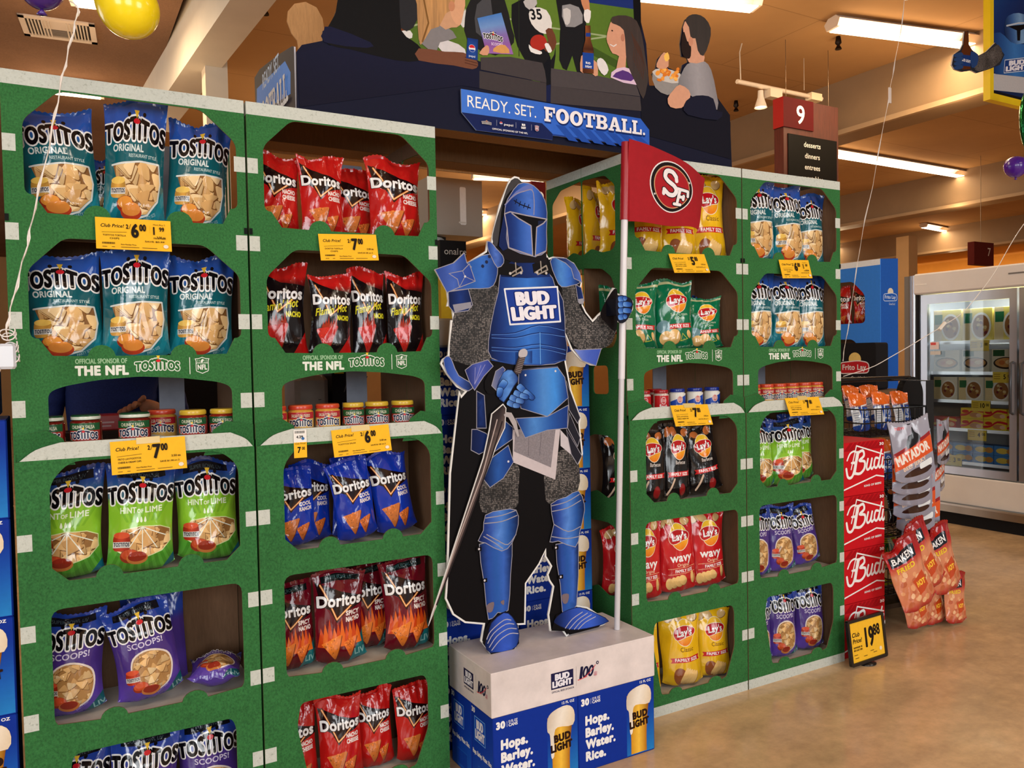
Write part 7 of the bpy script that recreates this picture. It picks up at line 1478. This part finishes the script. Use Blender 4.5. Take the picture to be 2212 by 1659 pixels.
# hanging framed poster with a card arm reaching out of it
y = 1.0; pq = lambda P_: PL(P_, y)
a, b = Q(2133, 0, 1, y), Q(2133, 216, 1, y); x0, zlo = a[0], b[2]; w, hgt = .8, 1.05
t = thing('hanging_poster', 'yellow-framed beer poster of an armoured figure hanging at top right', 'poster', (x0, y, zlo), (0, 0, 0))
m = MB(); m.slab([(0, 0), (w, 0), (w, hgt), (0, hgt)], -.02, .03, (240, 206, 30), 'gloss', [[(.045, .05), (w-.045, .05), (w-.045, hgt-.05), (.045, hgt-.05)]]); m.build('frame', t)
m = MB(); m.box(.04, .0, .045, w-.04, .006, hgt-.045, (20, 40, 84)); A = Art(.05, step=3e-4)
A.rect(.045, .2, w-.045, hgt-.05, grad((.1, hgt), (w, .3), [(30, 90, 150), (20, 50, 110), (16, 30, 70), (60, 130, 190)])); A.poly([(.045, .08), (w-.045, .14), (w-.045, .26), (.045, .2)], (190, 188, 190)); A.rect(.045, .05, w-.045, .08, (20, 20, 26))
lq = lambda P_: [(u-x0, v-zlo) for u, v in pq(P_)]
A.poly(sm(lq([(2140, 80), (2160, 70), (2185, 90), (2214, 96), (2260, 100), (2260, 160), (2150, 160), (2145, 120)]), n=2), grad(lq([(2140, 100)])[0], lq([(2240, 120)])[0], [(20, 50, 110), (60, 120, 190), (30, 80, 150)]))
A.poly(sm(lq([(2170, 50), (2178, 34), (2200, 28), (2220, 40), (2222, 84), (2196, 96), (2172, 80)]), n=2), grad(lq([(2168, 60)])[0], lq([(2224, 60)])[0], [(20, 40, 80), (60, 100, 160), (130, 170, 210), (40, 70, 130)])); A.poly(lq([(2176, 57), (2220, 52), (2218, 60), (2204, 66), (2203, 88), (2197, 88), (2196, 66)]), (10, 10, 16)); A.stroke(lq([(2174, 56), (2200, 50), (2222, 50)]), .012, (190, 200, 210))
box_logo(A, lq([(2170, 130), (2222, 124), (2222, 152), (2168, 158)]), (24, 60, 130), (200, 210, 226), lw=.006, outl=None); A.text('BUD LIGHT', .14, hgt-.3, .12, (200, 206, 214), bold=.05, rot=.3)
m.art(A, lambda x, z, h: np.stack([x, -h, z], 1)); m.build('picture', t)
m = MB(); o_ = [(2056, 140), (2060, 118), (2074, 108), (2080, 96), (2083, 68), (2092, 66), (2093, 96), (2100, 108), (2114, 120), (2130, 112), (2150, 92), (2170, 118), (2160, 140), (2135, 150), (2110, 158), (2098, 152), (2078, 155), (2062, 150)]
pz = lambda P_: [(u-x0, v-zlo) for u, v in PL(P_, y-.1)]
m.slab(pz(o_), -.1, -.09, (40, 44, 54), 'print', edge=(206, 200, 196)); A = Art(.03, step=3e-4)
A.poly(sm(pz([(2104, 126), (2130, 114), (2156, 96), (2166, 120), (2150, 142), (2116, 154), (2104, 146)]), n=2), (120, 118, 122), mat='mail'); A.poly(pz([(2081, 98), (2084, 68), (2091, 68), (2092, 96), (2098, 108), (2096, 150), (2078, 150), (2077, 110)]), (90, 44, 20)); A.poly(pz([(2077, 118), (2098, 120), (2096, 144), (2078, 142)]), (24, 56, 120)); A.text('BUD LIGHT', *pz([(2087, 134)])[0], .018, WHT, bold=.05, al='c', fit=.1)
for k in range(4): yy = 118+9*k; A.poly(sm(pz([(2060, yy), (2076, yy-5), (2080, yy+2), (2064, yy+6)]), n=2), (40, 70, 120))
A.poly(sm(pz([(2096, 112), (2112, 118), (2110, 140), (2098, 146)]), n=2), (36, 66, 120)); m.art(A, lambda x, z, h: np.stack([x, -.1-h, z], 1)); m.build('card_arm', t)
for k in (.2, .8): m = MB(); m.tube([(w*k, 0, hgt), (w*k, 0, max(hgt+.05, CEIL-zlo))], .003, (150, 130, 110), 'metal', 5); m.build('wire', t)
# ------------------------------------------------------------------ balloons and their ribbons
def balloon(c, r, col, label, ribbon=None, mt='balloon', sq=1.18, name='balloon'):
    m = MB(); n = 28; prof = []
    for i in range(n+1): a = math.pi*i/n; z = -math.cos(a); prof.append((max(.0005, r*math.sin(a)*(1+.1*z)), r*sq*z))
    m.lathe(prof, col, mt, 32, (0, 0, 0), False); m.lathe([(.002, -r*sq*.985), (.012, -r*sq-.012), (.004, -r*sq-.014)], col, mt, 10, (0, 0, 0), False); o = m.build(name); o.location = c
    if ribbon:
        R = MB(); P_ = [Vector(p)-Vector(c) for p in ribbon]; V = []; F = []
        for i, p in enumerate(P_): s = .003+.0012*math.sin(i*2.1); a = i*.55; V += [tuple(p+Vector((math.cos(a)*s, math.sin(a)*s, 0))), tuple(p-Vector((math.cos(a)*s, math.sin(a)*s, 0)))]
        F = [(2*i, 2*i+1, 2*i+3, 2*i+2) for i in range(len(P_)-1)]; R.add(V, F, (232, 224, 216), 'gloss', True); R.tube([P_[0]]+P_[1::2], .0016, (232, 224, 216), 'gloss', 5); R.build('ribbon', o)
    return tag(o, label, 'balloon', 'helium balloons')
def path(P_, y, n=6, wob=.0):
    pts = [Q(px, py, 1, y) for px, py in sm(P_, False, n)]; return [tuple(p+np.array([wob*math.sin(i*1.3), wob*math.cos(i*.9), 0])) for i, p in enumerate(pts)]
by = -.2
cy_ = Q(272, 8, 1, by); o = balloon(cy_, .072, (255, 226, 24), 'yellow balloon floating at the top left edge', None); o.rotation_euler = (0, math.radians(150), 0)
cp = Q(88, -42, 1, by); balloon((cp[0], by, cp[2]), .058, (70, 36, 130), 'purple balloon above the white air vent with a trailing ribbon', path([(150, 2), (168, 18), (160, 60), (143, 130), (128, 200), (105, 320), (75, 450), (58, 530), (35, 620), (18, 690), (14, 735)], by, 5, .002))
m = MB()
for k in range(5):
    c = Q(16+4*k, 725+14*k-6*(k % 2), 1, by); m.tube([tuple(c+np.array([.016*math.cos(a)*(1-.1*k), .01*math.sin(a), .012*math.sin(a)+.002*a])) for a in np.linspace(0, 6.6, 16)], .0018, (236, 230, 226), 'gloss', 5)
c = Q(14, 770, 1, by); m.cbox(c[0]-.02, by-.015, c[2]-.03, c[0]+.02, by+.015, c[2]+.03, (210, 216, 226), 'gloss', .006); m.tube([(c[0], by, c[2]), (c[0]-.06, by+.1, 1.31), (c[0]-.1, -.02, 1.288)], .002, (236, 230, 226), 'gloss', 5); o = m.build('ribbon_weight'); tag(o, 'curled white ribbon and clear balloon weight at the left edge', 'balloon weight')
y2 = .9
c = Q(2194, 361, 1, y2); balloon(tuple(c), .078, (78, 30, 150), 'purple balloon at the right edge below the poster', None, sq=1.0)
c = Q(2224, 262, 1, .72); o = balloon(tuple(c), .17, (30, 110, 60), 'green foil balloon half out of the picture at the right', None, 'foil', 1.3, 'foil_balloon'); o.scale = (.55, .3, 1)
c = Q(1958, -60, 1, y2); lb_ = balloon(tuple(c), .14, (240, 230, 226), 'pale balloon above the picture holding the long white ribbon', path([(1955, -20), (1947, 60), (1930, 150), (1921, 205), (1905, 290), (1885, 400), (1860, 520), (1845, 620), (1830, 720), (1820, 780)], y2, 5, .002))
m = MB(); c = Q(1922, 206, 1, y2); m.cbox(c[0]-.014, y2-.004, c[2]-.05, c[0]+.014, y2+.004, c[2]+.05, (226, 214, 206), 'gloss', .003); m.V = [V-np.array(lb_.location) for V in m.V]; m.build('ribbon_clip', lb_)
y3 = .6; P_ = path([(2240, 450), (2200, 500), (2150, 585), (2090, 665), (2035, 705), (1960, 750), (1890, 790), (1822, 813)], y3, 5, .002); m = MB(); m.tube(P_, .0024, (236, 230, 224), 'gloss', 5); c = np.array(P_[20]); m.tube([tuple(c-np.array([.03, 0, .022])), tuple(c+np.array([.03, 0, .022]))], .012, (240, 236, 226), 'gloss', 6); tag(m.build('ribbon'), 'white ribbon with a tag crossing in front of the freezer glass', 'ribbon')
# sprinkler heads and hooks under the ceiling
for i, (px, py, wh) in enumerate(((1811, 98, 'below the large strip lamp'), (1590, 233, 'left of the track light'), (1889, 280, 'between the aisle sign and the poster'), (1993, 409, 'below the long strip lamp'), (2107, 522, 'far off above the freezer'), (573, 22, 'left of the brown head cut-out'))):
    p = Q(px, py, 2, 4.22); m = MB(); m.lathe([(.02, .08), (.03, .02), (.012, 0), (.03, -.03), (.03, -.036)], (40, 32, 28), 'metal', 10, (0, 0, 0)); o = m.build('sprinkler_head'); o.location = p; tag(o, f'small dark sprinkler head {wh}', 'sprinkler', 'ceiling sprinklers')
# ------------------------------------------------------------------ shoppers glimpsed through the jar bay of the far left display
def person(name, loc, rot, label, jacket, trousers, skin=(196, 140, 110), puffer=False, arm=True):
    t = thing(name, label, 'person', loc, (0, 0, rot))
    J = [(0, 0, .95), (0, 0, 1.08), (0, 0, 1.3), (0, .0, 1.45), (0, .01, 1.53), (0, -.005, 1.6), (0, -.01, 1.7)]
    def skin_mesh(nm, V, E, Rr, col, mt, sub=2):
        me = bpy.data.meshes.new(nm); me.from_pydata(V, E, []); o = bpy.data.objects.new(nm, me); COL.objects.link(o)
        md = o.modifiers.new('s', 'SKIN'); 
        for k, r in enumerate(Rr): me.skin_vertices[0].data[k].radius = r if isinstance(r, tuple) else (r, r)
        me.skin_vertices[0].data[0].use_root = True; md.use_smooth_shade = True; sd = o.modifiers.new('d', 'SUBSURF'); sd.levels = sd.render_levels = sub
        dg = bpy.context.evaluated_depsgraph_get(); ev = o.evaluated_get(dg); m2 = ev.to_mesh(); Vx = [tuple(v.co) for v in m2.vertices]; F = [tuple(p.vertices) for p in m2.polygons]; ev.to_mesh_clear(); bpy.data.objects.remove(o); bpy.data.meshes.remove(me)
        b = MB(); b.add(Vx, F, col, mt, True); return b
    V = [(0, 0, .96), (0, 0, 1.12), (0, .0, 1.32), (0, .01, 1.46), (0, .0, 1.54), (0, -.01, 1.6), (0, -.012, 1.68), (.1, 0, .9), (.11, -.01, .5), (.11, .01, .09), (.115, -.12, .04), (-.1, 0, .9), (-.11, -.01, .5), (-.11, .01, .09), (-.115, -.12, .04), (.19, .01, 1.42), (.25, .03, 1.16), *([(.15, -.2, 1.22), (.06, -.28, 1.265)] if arm else [(.27, 0, 1.0), (.26, -.03, .86)]), (-.19, .01, 1.42), (-.25, .03, 1.16), (-.22, -.16, 1.02), (-.2, -.24, 1.0)]
    E = [(0, 1), (1, 2), (2, 3), (3, 4), (4, 5), (5, 6), (0, 7), (7, 8), (8, 9), (9, 10), (0, 11), (11, 12), (12, 13), (13, 14), (3, 15), (15, 16), (16, 17), (17, 18), (3, 19), (19, 20), (20, 21), (21, 22)]
    Rr = [(.15, .11), (.15, .11), (.17, .12), (.13, .1), .055, .06, (.075, .095), .09, .06, .042, .035, .09, .06, .042, .035, .06, .048, .038, .03, .06, .048, .038, .03]
    b = skin_mesh('body', V, E, Rr, skin, 'matte')
    C = b.V[0]; col = np.where((C[:, 2:] > 1.52), np.array(skin), np.where(C[:, 2:] > .93, np.array(jacket), np.array(trousers))); hand = ((np.abs(C[:, 0]) < .13) & (C[:, 1] < -.235)) if arm else ((C[:, 0] > .2) & (C[:, 2] < .93)); col[hand] = skin; b.C[0] = lin(col); b.build('body', t)
    jk = skin_mesh('jacket', [V[0], V[1], V[2], V[3], V[15], V[16], V[17], V[19], V[20], V[21]], [(0, 1), (1, 2), (2, 3), (3, 4), (4, 5), (5, 6), (3, 7), (7, 8), (8, 9)], [(.17, .125), (.17, .13), (.185, .135), (.14, .11), .075, .066, .05, .075, .066, .05], jacket, 'felt', 3)
    if puffer: P0 = jk.V[0]; jk.V[0] = P0+np.stack([P0[:, 0]*.0, -.011*np.abs(np.sin(P0[:, 2]*60)), 0*P0[:, 0]], 1)
    jk.build('jacket', t)
    m = MB(); m.grid(lambda u, v: np.stack([.088*np.sin(u*6.283)*np.sin(.25+v*1.5), -.005+.108*np.cos(u*6.283)*np.sin(.25+v*1.5), 1.685+.11*np.cos(.25+v*1.5)], 1), 18, 8, (50, 34, 26), 'hair'); m.build('hair', t)
    hx, hy, hz = (0, 0, .066) if arm else (.2, .26, -.37)
    for k in range(4):
        f = skin_mesh('finger', [(hx+.06-.008*k, hy-.25, hz+1.2-.004*k), (hx+.045-.017*k, hy-.282, hz+1.2-.008*k), (hx+.03-.017*k, hy-.31, hz+1.205-.01*k-(not arm)*.03), (hx+.02-.017*k, hy-.33, hz+1.19-.01*k-(not arm)*.06)], [(0, 1), (1, 2), (2, 3)], [.011, .0105, .0095, .008], skin, 'matte', 2); f.build('finger', t)
    f = skin_mesh('thumb', [(hx+.06, hy-.24, hz+1.203), (hx+.066, hy-.275, hz+1.218), (hx+.062, hy-.305, hz+1.226)], [(0, 1), (1, 2)], [.014, .012, .0095], skin, 'matte', 2); f.build('thumb', t)
    return t
p = Q(258, 845, 1, 1.17); person('person', (p[0]-.03, 1.17, 0), .1, 'person in a dark blue quilted jacket seen through the far left jar bay', (34, 48, 104), (30, 30, 40), puffer=True)
p = Q(330, 845, 1, 1.5); person('person', (p[0]+.25, 1.95, 0), -.2, 'person in black clothes behind the one in the blue jacket', (22, 20, 22), (24, 22, 26), arm=False)
p = Q(222, 868, 1, .84); m = MB(); m.cbox(-.075, 0, -.025, .075, .1, .03, (200, 60, 60), 'gloss', .004); A = Art(step=3e-4); A.rect(-.06, .0, .05, .006, (240, 200, 200)); A.rect(-.06, -.012, .04, -.007, (240, 200, 200)); m.art(A); o = m.build('card_box'); o.location = (p[0]-.02, .748, 1.208); tag(o, 'small red card box held up behind the salsa jars', 'box')
m = MB(); m.cbox(-.12, 0, 0, .28, .5, 1.14, (52, 38, 32), 'matte', .01); o = m.build('checkout_counter'); o.location = (p[0]-.1, .72, 0); o.scale = (1.4, .28, 1.0372); tag(o, 'dark checkout counter behind the far left display', 'counter')
# boxed goods behind the nacho display
y = .8; a, b = Q(638, 812, 1, y), Q(712, 872, 1, y); m = MB(); m.cbox(a[0], y, 1.052, b[0], y+.2, a[2], (150, 136, 126), 'stone', .02); m.lathe([(.006, 0), (.006, .002)], (20, 18, 18), 'matte', 10, (b[0]-.04, y-.001, a[2]-.1)); tag(m.build('stone_box'), 'speckled grey box behind the queso jars', 'box')
a, b = Q(717, 805, 1, y), Q(775, 872, 1, y); m = MB(); m.cbox(a[0], y, 1.052, b[0]+.02, y+.2, a[2]+.02, (30, 26, 26), 'print', .004); A = Art(step=3e-4); A.rect(a[0]+.01, a[2]-.005, a[0]+.05, a[2]+.012, (236, 196, 40)); A.rect(a[0]+.04, a[2]-.15, a[0]+.1, a[2]-.125, (226, 222, 216)); A.poly([(b[0]-.03, a[2]-.08), (b[0]+.015, a[2]-.06), (b[0]+.015, a[2]), (b[0]-.03, a[2]-.02)], (226, 90, 30))
for i in range(5): A.stroke([(a[0]+.05+.015*i, a[2]-.08), (a[0]+.07+.02*i, a[2]-.02)], .004, (90, 84, 80))
m.art(A, lambda x, z, h: np.stack([x, y-h, z], 1)); tag(m.build('grill_box'), 'black boxed grill picture carton behind the salsa jars', 'box')
m = MB(); m.box(a[0]-.45, y-.02, 0, b[0]+.05, y+.25, 1.05, (66, 46, 36), 'wood'); tag(m.build('stock_table'), 'dark wooden table holding boxes behind the nacho display', 'table')
